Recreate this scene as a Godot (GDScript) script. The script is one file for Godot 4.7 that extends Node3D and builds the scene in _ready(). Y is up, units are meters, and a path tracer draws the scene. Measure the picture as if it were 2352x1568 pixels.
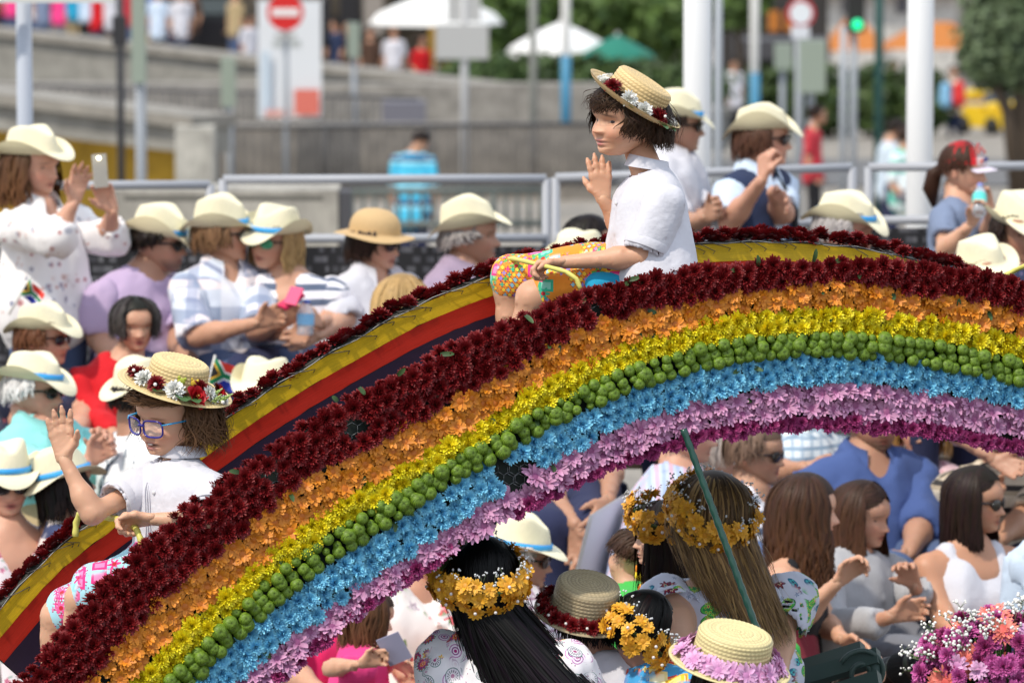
extends Node3D
# A flower parade: a rainbow float of blossoms with two children, spectators behind, street and terrace far behind.

const FPX := 11400.0            # focal length in units of a 2352-wide frame
const CAM := Vector3(0, 3.4, 0)
const DOWN := 6.1
var cb: Basis                   # camera axes
var noise := FastNoiseLite.new()
var rng := RandomNumberGenerator.new()
var M := {}                     # materials
var used := {}
const YAW := 22.0
var fn: Vector3
var fq: Vector3

# ------------------------------------------------------------------ mesh buffer
class Buf:
	var v := PackedVector3Array()
	var c := PackedColorArray()
	var uv := PackedVector2Array()
	var i := PackedInt32Array()
	func add(p: Vector3, k: Color, t := Vector2.ZERO) -> int:
		v.append(p); c.append(k); uv.append(t)
		return v.size() - 1
	func tri(a: int, b: int, d: int) -> void:
		i.append(a); i.append(b); i.append(d)
	func quad(a: int, b: int, d: int, e: int) -> void:
		i.append(a); i.append(b); i.append(d); i.append(a); i.append(d); i.append(e)
	func grid(base: int, rows: int, cols: int, closed: bool) -> void:
		for r in rows - 1:
			for k in (cols if closed else cols - 1):
				var n := (k + 1) % cols
				quad(base + r * cols + k, base + (r + 1) * cols + k, base + (r + 1) * cols + n, base + r * cols + n)
	func join(o: Buf) -> void:
		var n := v.size()
		v.append_array(o.v); c.append_array(o.c); uv.append_array(o.uv)
		for k in o.i: i.append(n + k)
	func mesh(origin := Vector3.ZERO, smooth := true) -> ArrayMesh:
		if i.is_empty(): return null
		var a := []
		a.resize(Mesh.ARRAY_MAX)
		a[Mesh.ARRAY_VERTEX] = (Transform3D(Basis(), -origin) * v) if origin != Vector3.ZERO else v
		a[Mesh.ARRAY_COLOR] = c
		a[Mesh.ARRAY_TEX_UV] = uv
		a[Mesh.ARRAY_INDEX] = i
		var st := SurfaceTool.new()
		if smooth:
			st.create_from_arrays(a)
		else:
			st.begin(Mesh.PRIMITIVE_TRIANGLES)
			st.set_smooth_group(-1)
			for k in i:
				st.set_color(c[k]); st.set_uv(uv[k]); st.add_vertex(v[k] - origin)
		st.generate_normals()
		if smooth: st.index()
		return st.commit()

func lin(s: String) -> Color: return Color(s).srgb_to_linear()
func jit(k: Color, a: float) -> Color:
	var f := 1.0 + rng.randf_range(-a, a)
	return Color(k.r * f, k.g * f, k.b * f)

# pixel of the 2352 x 1568 frame and a depth in metres -> point of the place
func P(x: float, y: float, d: float) -> Vector3:
	return CAM + cb * Vector3((x - 1176.0) / FPX * d, -(y - 784.0) / FPX * d, -d)
# the same on the plane of the float's front panel (off metres in front of it)
func FP(x: float, y: float, off := 0.0) -> Vector3:
	var r := cb * Vector3((x - 1176.0) / FPX, -(y - 784.0) / FPX, -1.0)
	return CAM + r * ((fq + fn * off - CAM).dot(fn) / r.dot(fn))
func ground(d: float) -> float: return 0.0 if d < 21.0 else -0.0433 * (d - 21.0)

func numbered(n: String) -> String:
	var k: int = used.get(n, -1) + 1
	used[n] = k
	return n if k == 0 else "%s_%03d" % [n, k]
func thing(n: String, label: String, cat: String, at := Vector3.ZERO, group := "") -> Node3D:
	var o := Node3D.new()
	o.name = numbered(n); o.position = at
	add_child(o)
	o.set_meta("label", label); o.set_meta("category", cat)
	if group: o.set_meta("group", group)
	return o
func put(n: String, m: Mesh, mat: Material, parent: Node) -> MeshInstance3D:
	if m == null: return null
	var o := MeshInstance3D.new()
	o.name = n; o.mesh = m; o.material_override = mat
	parent.add_child(o, true)
	return o
# a part given in world coordinates
func part(n: String, b: Buf, mat: Material, parent: Node3D, smooth := true) -> MeshInstance3D:
	var at := Vector3.ZERO
	var p: Node = parent
	while p is Node3D and p != self:
		at += p.position; p = p.get_parent()
	return put(n, b.mesh(at, smooth), mat, parent)
func struct(n: String, b: Buf, mat: Material, smooth := true) -> MeshInstance3D:
	var o := put(numbered(n), b.mesh(Vector3.ZERO, smooth), mat, self)
	o.set_meta("kind", "structure")
	return o

# ------------------------------------------------------------------ shapes
func tube(b: Buf, pts: Array, rad: Array, sides: int, col: Color, flat := 1.0, up := Vector3.ZERO, caps := true) -> void:
	var n := pts.size()
	var base := b.v.size()
	var side := Vector3.ZERO
	for k in n:
		var t: Vector3 = (pts[mini(k + 1, n - 1)] - pts[maxi(k - 1, 0)]).normalized()
		if k == 0:
			side = t.cross(up if up != Vector3.ZERO else (Vector3.UP if absf(t.y) < 0.9 else Vector3.RIGHT)).normalized()
		side = (side - t * side.dot(t)).normalized()
		var w := side.cross(t).normalized()
		var r: float = rad[mini(k, rad.size() - 1)]
		for s in sides:
			var a := TAU * s / sides
			b.add(pts[k] + side * cos(a) * r + w * sin(a) * r * flat, col, Vector2(float(s) / sides, float(k)))
	b.grid(base, n, sides, true)
	if caps:
		for e in 2:
			var o: int = base + (n - 1) * sides * e
			var m := b.add(pts[(n - 1) * e], col)
			for s in sides:
				var s2 := (s + 1) % sides
				if e == 0: b.tri(m, o + s, o + s2)
				else: b.tri(m, o + s2, o + s)

func box(b: Buf, x: Transform3D, s: Vector3, col: Color, ch := 0.0) -> void:
	# a box with chamfered upright edges when ch > 0
	if ch <= 0.0:
		for f in [[0, 1, 2], [1, 2, 0], [2, 0, 1]]:
			for sg in [-1.0, 1.0]:
				var q := []
				for k in [[-1, -1], [1, -1], [1, 1], [-1, 1]]:
					var p := Vector3.ZERO
					p[f[0]] = sg * s[f[0]] / 2; p[f[1]] = k[0] * s[f[1]] / 2; p[f[2]] = k[1] * s[f[2]] / 2
					q.append(b.add(x * p, col, Vector2(p[f[1]], p[f[2]])))
				if sg > 0: b.quad(q[3], q[2], q[1], q[0])
				else: b.quad(q[0], q[1], q[2], q[3])
		return
	var rows := [[-s.y / 2, ch], [-s.y / 2 + ch, 0.0], [s.y / 2 - ch, 0.0], [s.y / 2, ch]]
	var base := b.v.size()
	for r in rows:
		var hx: float = s.x / 2 - r[1]
		var hz: float = s.z / 2 - r[1]
		for k in [[hx - ch, hz], [-hx + ch, hz], [-hx, hz - ch], [-hx, -hz + ch], [-hx + ch, -hz], [hx - ch, -hz], [hx, -hz + ch], [hx, hz - ch]]:
			b.add(x * Vector3(k[0], r[0], k[1]), col, Vector2(k[0], r[0]))
	b.grid(base, 4, 8, true)
	for e in 2:
		var m := b.add(x * Vector3(0, rows[3 * e][0], 0), col)
		for k in 8:
			if e == 0: b.tri(m, base + k, base + (k + 1) % 8)
			else: b.tri(m, base + 24 + (k + 1) % 8, base + 24 + k)

# an upright or slanting slab between two points, thickness to both sides of the line
func wallbox(b: Buf, a: Vector3, e: Vector3, h0: float, h1: float, th: float, col: Color) -> void:
	# top edge runs a -> e; bottom is h0 / h1 lower
	var t := (e - a); t.y = 0; t = t.normalized()
	var s := Vector3(-t.z, 0, t.x) * th / 2
	var q := [a - s, e - s, e + s, a + s, a - s - Vector3(0, h0, 0), e - s - Vector3(0, h1, 0), e + s - Vector3(0, h1, 0), a + s - Vector3(0, h0, 0)]
	for f in [[0, 1, 2, 3], [7, 6, 5, 4], [4, 5, 1, 0], [6, 7, 3, 2], [5, 6, 2, 1], [7, 4, 0, 3]]:
		var w := []
		for k in f: w.append(b.add(q[k], col))
		b.quad(w[0], w[1], w[2], w[3])

func ball(b: Buf, x: Transform3D, col: Color, rows := 8, cols := 12) -> void:
	var base := b.v.size()
	for r in rows + 1:
		var th := PI * r / rows
		for k in cols:
			var a := TAU * k / cols
			b.add(x * Vector3(sin(th) * cos(a), cos(th), -sin(th) * sin(a)), col)
	b.grid(base, rows + 1, cols, true)

func xf(p: Vector3, s: Vector3, bs := Basis()) -> Transform3D: return Transform3D(bs * Basis.from_scale(s), p)
func face(yaw: float, pitch := 0.0, roll := 0.0) -> Basis:
	# yaw 0 looks at the camera, 90 to the right of the frame; pitch + looks down; roll + tips to the right
	return Basis(Vector3.BACK, -deg_to_rad(roll)) * Basis(Vector3.UP, deg_to_rad(yaw)) * Basis(Vector3.RIGHT, deg_to_rad(pitch))
func towards(n: Vector3, spin := 0.0) -> Basis:
	var y := n.normalized()
	var x := y.cross(Vector3.FORWARD if absf(y.z) < 0.95 else Vector3.UP).normalized()
	return Basis(x, y, x.cross(y)) * Basis(Vector3.UP, spin)

# smooth union of tapered capsules [a, b, ra, rb, flat axis, flat factor], meshed with surface nets
func sdf(b: Buf, bones: Array, cell: float, k: float, col: Color, cuts := [], amp := 0.0, nf := 8.0) -> void:
	var lo := Vector3.INF
	var hi := -Vector3.INF
	for q in bones:
		var r: float = maxf(q[2], q[3]) + k * 0.5 + amp + cell * 3.5
		lo = lo.min(q[0].min(q[1]) - Vector3.ONE * r); hi = hi.max(q[0].max(q[1]) + Vector3.ONE * r)
	var nx := int((hi.x - lo.x) / cell) + 2
	var ny := int((hi.y - lo.y) / cell) + 2
	var nz := int((hi.z - lo.z) / cell) + 2
	var nxy := nx * ny
	var F := PackedFloat32Array()
	F.resize(nxy * nz)
	F.fill(9.0)
	for pas in 2:
		if pas == 1 and amp > 0.0:
			var lim := amp + cell * 3.5
			for at in F.size():
				if absf(F[at]) < lim:
					var z := at / nxy
					var y := (at - z * nxy) / nx
					var x := at - z * nxy - y * nx
					F[at] += amp * noise.get_noise_3d((lo.x + x * cell) * nf * 10.0, (lo.y + y * cell) * nf * 4.0, (lo.z + z * cell) * nf * 10.0) * 1.6
		for q in (bones if pas == 0 else cuts):
			var A: Vector3 = q[0]
			var B: Vector3 = q[1]
			var ra: float = q[2]
			var rb: float = q[3]
			var fx := Vector3.ZERO
			var ff := 0.0
			if q.size() > 4:
				fx = q[4]; ff = q[5] - 1.0
			var r := maxf(ra, rb) + (k + cell * 3.5)
			var i0 := maxi(0, int((minf(A.x, B.x) - r - lo.x) / cell)); var i1 := mini(nx - 1, int((maxf(A.x, B.x) + r - lo.x) / cell) + 1)
			var j0 := maxi(0, int((minf(A.y, B.y) - r - lo.y) / cell)); var j1 := mini(ny - 1, int((maxf(A.y, B.y) + r - lo.y) / cell) + 1)
			var k0 := maxi(0, int((minf(A.z, B.z) - r - lo.z) / cell)); var k1 := mini(nz - 1, int((maxf(A.z, B.z) + r - lo.z) / cell) + 1)
			var ba := B - A
			if ff != 0.0: ba += fx * (ba.dot(fx) * ff)
			var inv := 1.0 / maxf(ba.length_squared(), 1e-9)
			var dr := rb - ra
			for z in range(k0, k1 + 1):
				for y in range(j0, j1 + 1):
					var at := z * nxy + y * nx + i0
					var p := Vector3(lo.x + i0 * cell, lo.y + y * cell, lo.z + z * cell) - A
					for x in range(i0, i1 + 1):
						var w := p
						if ff != 0.0: w += fx * (p.dot(fx) * ff)
						var t := clampf(w.dot(ba) * inv, 0.0, 1.0)
						var dd := (w - ba * t).length() - ra - dr * t
						var e := F[at]
						if pas == 0:
							var h := k - absf(e - dd)
							F[at] = minf(e, dd) - (h * h / (4.0 * k) if h > 0.0 else 0.0)
						elif -dd > e:
							F[at] = -dd
						at += 1
						p.x += cell
	var V := PackedInt32Array()
	V.resize(F.size())
	V.fill(-1)
	var lim2 := cell * 3.2
	for z in range(nz - 1):
		for y in range(ny - 1):
			var at := z * nxy + y * nx
			for x in range(nx - 1):
				var f0 := F[at]
				if f0 < lim2 and f0 > -lim2:
					var f1 := F[at + 1]; var f2 := F[at + nx]; var f3 := F[at + nx + 1]
					var f4 := F[at + nxy]; var f5 := F[at + nxy + 1]; var f6 := F[at + nxy + nx]; var f7 := F[at + nxy + nx + 1]
					var neg := int(f0 < 0) + int(f1 < 0) + int(f2 < 0) + int(f3 < 0) + int(f4 < 0) + int(f5 < 0) + int(f6 < 0) + int(f7 < 0)
					if neg > 0 and neg < 8:
						var m := (f0 + f1 + f2 + f3 + f4 + f5 + f6 + f7) * 0.125
						var g := Vector3(f1 + f3 + f5 + f7 - f0 - f2 - f4 - f6, f2 + f3 + f6 + f7 - f0 - f1 - f4 - f5, f4 + f5 + f6 + f7 - f0 - f1 - f2 - f3) * 0.25
						var s := g * (-m / maxf(g.length_squared(), 1e-12))
						s = s.clamp(Vector3(-0.5, -0.5, -0.5), Vector3(0.5, 0.5, 0.5))
						var p := lo + (Vector3(x + 0.5, y + 0.5, z + 0.5) + s) * cell
						V[at] = b.v.size()
						b.v.append(p)
						b.c.append(col)
						b.uv.append(Vector2.ZERO)
				at += 1
	for z in range(1, nz - 1):
		for y in range(1, ny - 1):
			var at := z * nxy + y * nx + 1
			for x in range(1, nx - 1):
				var f0 := F[at]
				if V[at] >= 0 or (f0 < lim2 and f0 > -lim2):
					var n0 := f0 < 0.0
					if n0 != (F[at + 1] < 0.0): sq(b, V[at], V[at - nx], V[at - nx - nxy], V[at - nxy], not n0)
					if n0 != (F[at + nx] < 0.0): sq(b, V[at], V[at - nxy], V[at - nxy - 1], V[at - 1], not n0)
					if n0 != (F[at + nxy] < 0.0): sq(b, V[at], V[at - 1], V[at - 1 - nx], V[at - nx], not n0)
				at += 1
func sq(b: Buf, a: int, c: int, d: int, e: int, flip: bool) -> void:
	if a < 0 or c < 0 or d < 0 or e < 0: return
	if flip: b.quad(a, e, d, c)
	else: b.quad(a, c, d, e)

# ------------------------------------------------------------------ heads, hair, hats, hands
# head frame: y up from chin 0 to crown 1, z to the face, x to the person's left
const HY := [0.0, 0.04, 0.10, 0.15, 0.20, 0.27, 0.33, 0.40, 0.48, 0.55, 0.62, 0.70, 0.78, 0.85, 0.91, 0.96, 0.99, 1.0]
const HF := [0.27, 0.36, 0.385, 0.375, 0.385, 0.39, 0.39, 0.39, 0.39, 0.415, 0.435, 0.43, 0.40, 0.35, 0.27, 0.17, 0.08, 0.0]
const HB := [0.10, 0.02, -0.06, -0.13, -0.20, -0.29, -0.36, -0.41, -0.45, -0.47, -0.475, -0.465, -0.43, -0.38, -0.30, -0.20, -0.10, 0.0]
const HW := [0.07, 0.15, 0.21, 0.25, 0.28, 0.315, 0.34, 0.36, 0.375, 0.38, 0.385, 0.38, 0.355, 0.31, 0.245, 0.16, 0.08, 0.0]
func tab(t: Array, y: float) -> float:
	for k in range(1, HY.size()):
		if y <= HY[k]:
			return lerpf(t[k - 1], t[k], clampf((y - HY[k - 1]) / (HY[k] - HY[k - 1]), 0.0, 1.0))
	return t[-1]
func ga(x: float, y: float, cx: float, cy: float, sx: float, sy: float) -> float:
	return exp(-pow((x - cx) / sx, 2.0) - pow((y - cy) / sy, 2.0))
# displacement of the face along z at (x, y); o: kid, nose, lips
func facez(x: float, y: float, o: Dictionary) -> float:
	var kid: float = o.get("kid", 0.0)
	var ax := absf(x)
	var tip := 0.315 + 0.02 * kid
	var ny := 0.0
	if y > tip: ny = pow(clampf(1.0 - (y - tip) / (0.52 - tip), 0.0, 1.0), 1.35)
	else: ny = clampf(1.0 - (tip - y) / 0.065, 0.0, 1.0); 
	if y <= tip: ny = ny * ny * (3.0 - 2.0 * ny)
	var d: float = o.get("nose", 1.0) * (0.125 - 0.045 * kid) * ny * exp(-pow(x / (0.05 + 0.022 * ny), 2.0))
	d += 0.028 * ga(ax, y, 0.062, tip - 0.012, 0.03, 0.028)
	d += 0.02 * ga(ax, y, 0.04, 0.52, 0.08, 0.06) * (1.0 - kid)
	var op: float = o.get("open", 0.0)
	var m: float = 0.185 + 0.04 * ax * o.get("smile", 0.0)
	d += 0.03 * ga(x, y, 0.0, m + 0.026, 0.10, 0.019) + 0.034 * ga(x, y, 0.0, m - 0.03 - op * 0.03, 0.085, 0.022)
	d -= (0.016 + op * 0.04) * ga(x, y, 0.0, m - op * 0.01, 0.11, 0.008 + op * 0.014)
	d -= 0.012 * ga(x, y, 0.0, 0.115, 0.12, 0.02)
	d += 0.02 * ga(x, y, 0.0, 0.05, 0.09, 0.045)
	d -= 0.05 * ga(ax, y, 0.155, 0.465, 0.085, 0.05)
	d += 0.018 * ga(ax, y, 0.15, 0.555, 0.12, 0.03) * (1.0 - 0.6 * kid)
	d += (0.02 + 0.022 * kid) * ga(ax, y, 0.21, 0.30, 0.10, 0.10)
	return d
func hsurf(a: float, y: float, o: Dictionary) -> Vector3:
	var w := tab(HW, y)
	var f := tab(HF, y)
	var bk := tab(HB, y)
	var sx := sin(a)
	var cz := cos(a)
	var x := w * signf(sx) * pow(absf(sx), 0.86)
	var mid := lerpf(f, bk, 0.55)
	var z := mid + (cz * (f - mid) if cz > 0 else -cz * (bk - mid)) * (pow(absf(cz), -0.12) if absf(cz) > 0.02 else 1.0)
	if cz > 0.0:
		z += facez(x, y, o) * smoothstep(0.0, 0.45, cz)
	var kid: float = o.get("kid", 0.0)
	if kid > 0.0:
		x *= 1.0 + 0.07 * kid * ga(0.0, y, 0.0, 0.30, 1.0, 0.16)
		if y < 0.5: y = 0.5 - (0.5 - y) * (1.0 - 0.12 * kid)
	return Vector3(x, y, z)
func head(b: Buf, X: Transform3D, skin: Color, o: Dictionary, fine := 1.0) -> void:
	var rows := int(30 * fine) + 6
	var cols := int(26 * fine) + 6
	var base := b.v.size()
	var lip: Color = o.get("lip", Color(skin.r * 0.85, skin.g * 0.52, skin.b * 0.52))
	var brow: Color = o.get("brow", Color(0.05, 0.03, 0.02))
	for r in rows + 1:
		var y := 0.5 - 0.5 * cos(PI * r / rows)
		y = lerpf(y, float(r) / rows, 0.65)
		for k in cols:
			var t := TAU * k / cols - PI          # denser at the face
			var a := t - 0.42 * sin(t)
			var p := hsurf(a, y, o)
			if o.has("hatted") and p.y > 0.72: p.y = 0.72 + (p.y - 0.72) * 0.3
			if p.y > 0.6 and not o.has("hatted"):
				var sk := 1.0 - 0.10 * smoothstep(0.6, 0.85, p.y)
				p = Vector3(p.x * sk, p.y - 0.03 * smoothstep(0.8, 1.0, p.y), p.z * sk)
			var q := skin
			if cos(a) > 0.2:
				var ax := absf(p.x)
				q = q.lerp(lip, clampf(1.25 * (ga(p.x, y, 0, 0.207, 0.085, 0.017) + ga(p.x, y, 0, 0.158 - o.get("open", 0.0) * 0.03, 0.078, 0.021)), 0, 1))
				q = q.lerp(Color(0.09, 0.02, 0.02), clampf(ga(p.x, y, 0, 0.184, 0.10, 0.007 + 0.02 * o.get("open", 0.0)) * 0.95, 0, 1))
				q = q.lerp(brow, 0.8 * clampf(1.4 * ga(ax, y - 0.02 * cos(ax * 9.0), 0.165, 0.545, 0.085, 0.016) - 0.15, 0, 1))
				q = q.lerp(Color(skin.r, skin.g * 0.72, skin.b * 0.72), 0.5 * ga(ax, y, 0.21, 0.30, 0.11, 0.10) + 0.4 * ga(p.x, y, 0, 0.31, 0.06, 0.04))
				if o.has("beard"): q = q.lerp(o.beard, 0.7 * clampf(1.2 - absf(y - 0.1) / 0.13, 0, 1) * smoothstep(0.02, 0.07, absf(y - 0.185) + ax * 0.35))
				if o.has("moustache"): q = q.lerp(o.moustache, clampf(1.5 * ga(p.x, y, 0, 0.235, 0.12, 0.022), 0, 1))
			var nz := 1.0 + 0.05 * noise.get_noise_3d(p.x * 60.0, p.y * 60.0, p.z * 60.0)
			b.add(X * p, Color(q.r * nz, q.g * nz * nz, q.b * nz * nz))
	b.grid(base, rows + 1, cols, true)
	for s in [-1.0, 1.0]:                               # ears
		var e := Basis(Vector3.UP, s * -0.35)
		var base2 := b.v.size()
		for r in 9:
			for k in 12:
				var a := TAU * k / 12
				var th := PI * r / 8
				var p := Vector3(0.035 * cos(th), 0.095 * sin(th) * sin(a) , 0.055 * sin(th) * cos(a))
				p.x -= 0.028 * exp(-pow(Vector2(p.y, p.z).length() / 0.035, 2.0))
				if s < 0: p.x = -p.x
				b.add(X * (Vector3(s * 0.385, 0.40, -0.06) + e * p), Color(skin.r, skin.g * 0.86, skin.b * 0.84))
		b.grid(base2, 9, 12, true)
func eyes(b: Buf, X: Transform3D, o: Dictionary) -> void:
	for s in [-1.0, 1.0]:
		var z := hsurf(asin(clampf(0.155 / 0.375, 0, 1)), 0.465, o).z
		var es: float = o.get("eye", 1.0)
		var at := Vector3(s * 0.155, 0.465, z - 0.012)
		var e := X * Transform3D(Basis(Vector3.UP, s * 0.28), at)
		ball(b, e * xf(Vector3.ZERO, Vector3(0.062 * es, (0.026 if not o.has("squint") else 0.017) * es * es, 0.028)), Color(0.46, 0.42, 0.40), 8, 14)
		var g: Vector2 = o.get("gaze", Vector2.ZERO)
		ball(b, e * xf(Vector3(g.x + s * 0.006, g.y, 0.0155), Vector3(0.036 * es, (0.025 if not o.has("squint") else 0.016) * es, 0.014)), o.get("iris", Color(0.035, 0.018, 0.012)), 8, 12)
		var lid := []
		for k in 9:
			var u := -1.0 + k / 4.0
			lid.append(e * Vector3(u * 0.068 * es, 0.029 * es * es * (1.0 - u * u) - 0.002, 0.026 * (1.0 - u * u * 0.7)))
		tube(b, lid, [0.004 * X.basis.x.length(), 0.009 * X.basis.x.length(), 0.009 * X.basis.x.length(), 0.009 * X.basis.x.length(), 0.009 * X.basis.x.length(), 0.009 * X.basis.x.length(), 0.009 * X.basis.x.length(), 0.008 * X.basis.x.length(), 0.004 * X.basis.x.length()], 5, Color(0.02, 0.012, 0.01))

func hp(phi: float, s: float, off: float) -> Vector3:
	var rr := 1.0
	var y := 0.55
	if s < 1.0:
		rr = sin(s * PI / 2); y = 0.55 + (0.455 + off) * cos(s * PI / 2)
	else: y = 0.55 - (s - 1.0)
	var cz := cos(phi)
	return Vector3((0.385 + off) * sin(phi) * rr, y, ((0.425 if cz > 0 else 0.475) + off) * cz * rr - 0.0)
# o: col, tip, n, w, s0:[a,b], side, back, fringe (how far down the strands go, 1 = widest level of the skull), open (half angle of the face), wave, curl, puff
func hair(b: Buf, X: Transform3D, o: Dictionary) -> void:
	var n: int = o.get("n", 160)
	var seg: int = o.get("seg", 7)
	var open: float = o.get("open", 1.0)
	var s0: Array = o.get("s0", [0.25, 0.8])
	var w: float = o.get("w", 0.05)
	var tip: Color = o.get("tip", o.col)
	var sway: Vector3 = o.get("sway", Vector3.ZERO)
	var Xi := X.basis.inverse()
	var wsc := X.basis.x.length()
	var lean: Vector3 = Xi * (sway * wsc)
	var down: Vector3 = (Xi * Vector3.DOWN) * wsc
	var fly: int = o.get("fly", 0)
	for q in n + fly:
		var phi := rng.randf_range(-PI, PI)
		var phi0 := INF
		var front := absf(phi) < open
		var a := rng.randf_range(s0[0], s0[1])
		if front and o.has("front0"): a = o.front0 + rng.randf() * 0.15
		var lk: float = rng.randf_range(o.get("lean0", 1.0), o.get("lean1", 1.0))
		var e: float
		if front:
			e = o.get("fringe", 0.0)
			if e <= 0.0:
				if o.get("parted", false):
					phi0 = phi; phi = signf(phi) * open * 1.05; front = false; a = minf(a, rng.randf_range(0.03, 0.66))
				else: continue
		if not front:
			var u := smoothstep(open, PI * 0.8, absf(phi))
			e = lerpf(o.get("side", 1.3), o.get("back", 1.5), u)
		if o.has("fall") and signf(phi) * o.fall < 0.0 and not front: e = minf(e, o.get("fall_len", 1.5))
		e += rng.randf_range(-0.07, 0.07) * o.get("ragged", 1.0)
		if e <= a + 0.05: continue
		var off: float = rng.randf_range(0.0, o.get("puff", 0.09)) * (o.get("fpuff", 1.0) if front else 1.0)
		var wv: float = o.get("wave", 0.05)
		if q >= n: off += rng.randf_range(0.02, 0.13); wv *= 2.2
		var ph := rng.randf() * TAU
		var fr: float = o.get("freq", 2.2) * rng.randf_range(0.8, 1.2)
		var curl: float = o.get("curl", 0.0) * rng.randf_range(-0.3, 1.0)
		var drift: float = rng.randf_range(-1.0, 1.0) * o.get("drift", 0.25) + o.get("comb", 0.0) * (1.0 if front else 0.3)
		var k0 := jit(o.col, 0.35)
		var k1 := jit(tip, 0.35)
		if o.has("streak") and rng.randf() < o.get("streaks", 0.3): k0 = jit(o.streak, 0.2); k1 = k0
		var base := b.v.size()
		var prev := Vector3.ZERO
		for g in seg + 1:
			var t := float(g) / seg
			var s := lerpf(a, e, t)
			var ph_ := phi if phi0 == INF else lerpf(phi0, phi, smoothstep(0.0, 0.22, t))
			var p := hp(ph_ + drift * t * t + wv * sin(ph + t * fr * TAU) * t, minf(s, 1.0 + o.get("cling", 0.35)), 0.015 + off * minf(1.0, t * 2.0) + curl * t * t * t)
			var ex: float = s - 1.0 - o.get("cling", 0.35)
			if ex > 0.0: p += down * ex + lean * ex * lk + Vector3(wv * sin(ph + t * fr * TAU), 0, wv * cos(ph * 1.7 + t * fr * TAU)) * minf(ex, 0.5) * 0.6
			var dir := (p - prev).normalized() if g > 0 else Vector3.DOWN
			prev = p
			var outw := Vector3(sin(phi), 0.15, cos(phi))
			var side := dir.cross(outw).normalized()
			var ww := (w if q < n else w * 0.4) * (0.55 + 0.45 * sin(PI * minf(1.0, t * 1.15 + 0.1))) * (1.0 - 0.75 * smoothstep(0.7, 1.0, t))
			var kc := k0.lerp(k1, t)
			b.add(X * (p - side * ww), kc); b.add(X * (p + outw * ww * 0.45), kc); b.add(X * (p + side * ww), kc)
		b.grid(base, seg + 1, 3, false)
	if o.get("cap", true):                              # scalp
		var base := b.v.size()
		var cols := 28
		for r in 12:
			for k in cols:
				var phi := TAU * k / cols - PI
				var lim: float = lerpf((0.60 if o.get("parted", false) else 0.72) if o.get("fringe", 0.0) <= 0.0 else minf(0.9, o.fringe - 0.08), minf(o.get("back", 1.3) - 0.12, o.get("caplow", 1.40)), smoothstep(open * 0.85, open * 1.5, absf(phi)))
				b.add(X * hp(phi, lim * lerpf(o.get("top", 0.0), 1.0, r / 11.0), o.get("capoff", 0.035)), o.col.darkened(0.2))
		b.grid(base, 12, cols, true)

# wide-brimmed hat in head units around (0, base, 0); kinds "cream", "floppy"
func brimhat(b: Buf, X: Transform3D, o: Dictionary) -> void:
	var cols := 56
	var base := b.v.size()
	var rx: float = o.get("rx", 0.62)
	var rz: float = o.get("rz", 0.70)
	var h: float = o.get("h", 0.44)
	var up: float = o.get("up", 0.26)
	var dip: float = o.get("dip", 0.13)
	var col: Color = o.get("col", Color(0.80, 0.74, 0.55))
	var rows := 22
	for r in rows:
		for k in cols:
			var a := TAU * k / cols
			var sx := sin(a)
			var cz := cos(a)
			var p := Vector3.ZERO
			if r < 9:
				var t := 1.0 - r / 9.0
				var e := pow(t, 1.5)
				p = Vector3(lerpf(0.40, rx, t) * sx, up * e * pow(absf(sx), 2.2) - dip * e * pow(absf(cz), 2.0) + o.get("wob", 0.0) * e * sin(a * 3.0 + 1.0), lerpf(0.47, rz, t) * cz)
				p.x *= 1.0 - 0.16 * e * up / 0.26 * absf(sx)
				if r == 0: p.y -= 0.018
			else:
				var t := (r - 9.0) / (rows - 10.0)
				if o.has("round"):
					p = Vector3(0.40 * sqrt(maxf(0.0, 1.0 - t * t * t)) * sx, h * t, 0.47 * sqrt(maxf(0.0, 1.0 - t * t * t)) * cz)
				else:
					var th := minf(1.0, t / 0.72)
					var rr := (1.0 - 0.22 * th - 0.06 * th * th) * (1.0 - pow(clampf((t - 0.62) / 0.38, 0.0, 1.0), 1.6))
					var y := h * sin(th * PI * 0.5) * (1.0 - 0.0 * t)
					if th >= 1.0: y = h
					p = Vector3(0.40 * rr * sx, y, 0.47 * rr * cz)
					p.y -= 0.34 * y * smoothstep(0.0, -0.42, p.z) * 0.45 + 0.30 * y * smoothstep(0.05, 0.40, p.z)
					p.y -= smoothstep(0.5, 0.95, t) * 0.13 * exp(-pow(p.x / 0.12, 2.0))
					p.x *= 1.0 - 0.30 * th * smoothstep(0.0, 0.40, p.z)
			b.add(X * p, jit(col, 0.03), Vector2(k * 0.5, r * 0.3))
	b.grid(base, rows, cols, true)
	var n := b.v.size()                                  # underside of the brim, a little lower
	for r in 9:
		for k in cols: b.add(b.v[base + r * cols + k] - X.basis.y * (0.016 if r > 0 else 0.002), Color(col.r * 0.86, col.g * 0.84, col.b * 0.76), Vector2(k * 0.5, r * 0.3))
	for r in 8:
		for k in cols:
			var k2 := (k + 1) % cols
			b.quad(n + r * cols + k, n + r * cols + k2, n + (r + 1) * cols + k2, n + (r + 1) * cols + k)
func hatband(b: Buf, X: Transform3D, col: Color, y0: float, y1: float, rx := 0.405, rz := 0.475) -> void:
	var base := b.v.size()
	for r in 4:
		var y := lerpf(y0, y1, [0.0, 0.04, 0.96, 1.0][r])
		var g: float = [0.985, 1.02, 1.005, 0.985][r]
		for k in 48:
			var a := TAU * k / 48
			b.add(X * Vector3(rx * g * sin(a), y, rz * g * cos(a)), col)
	b.grid(base, 4, 48, true)
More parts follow.
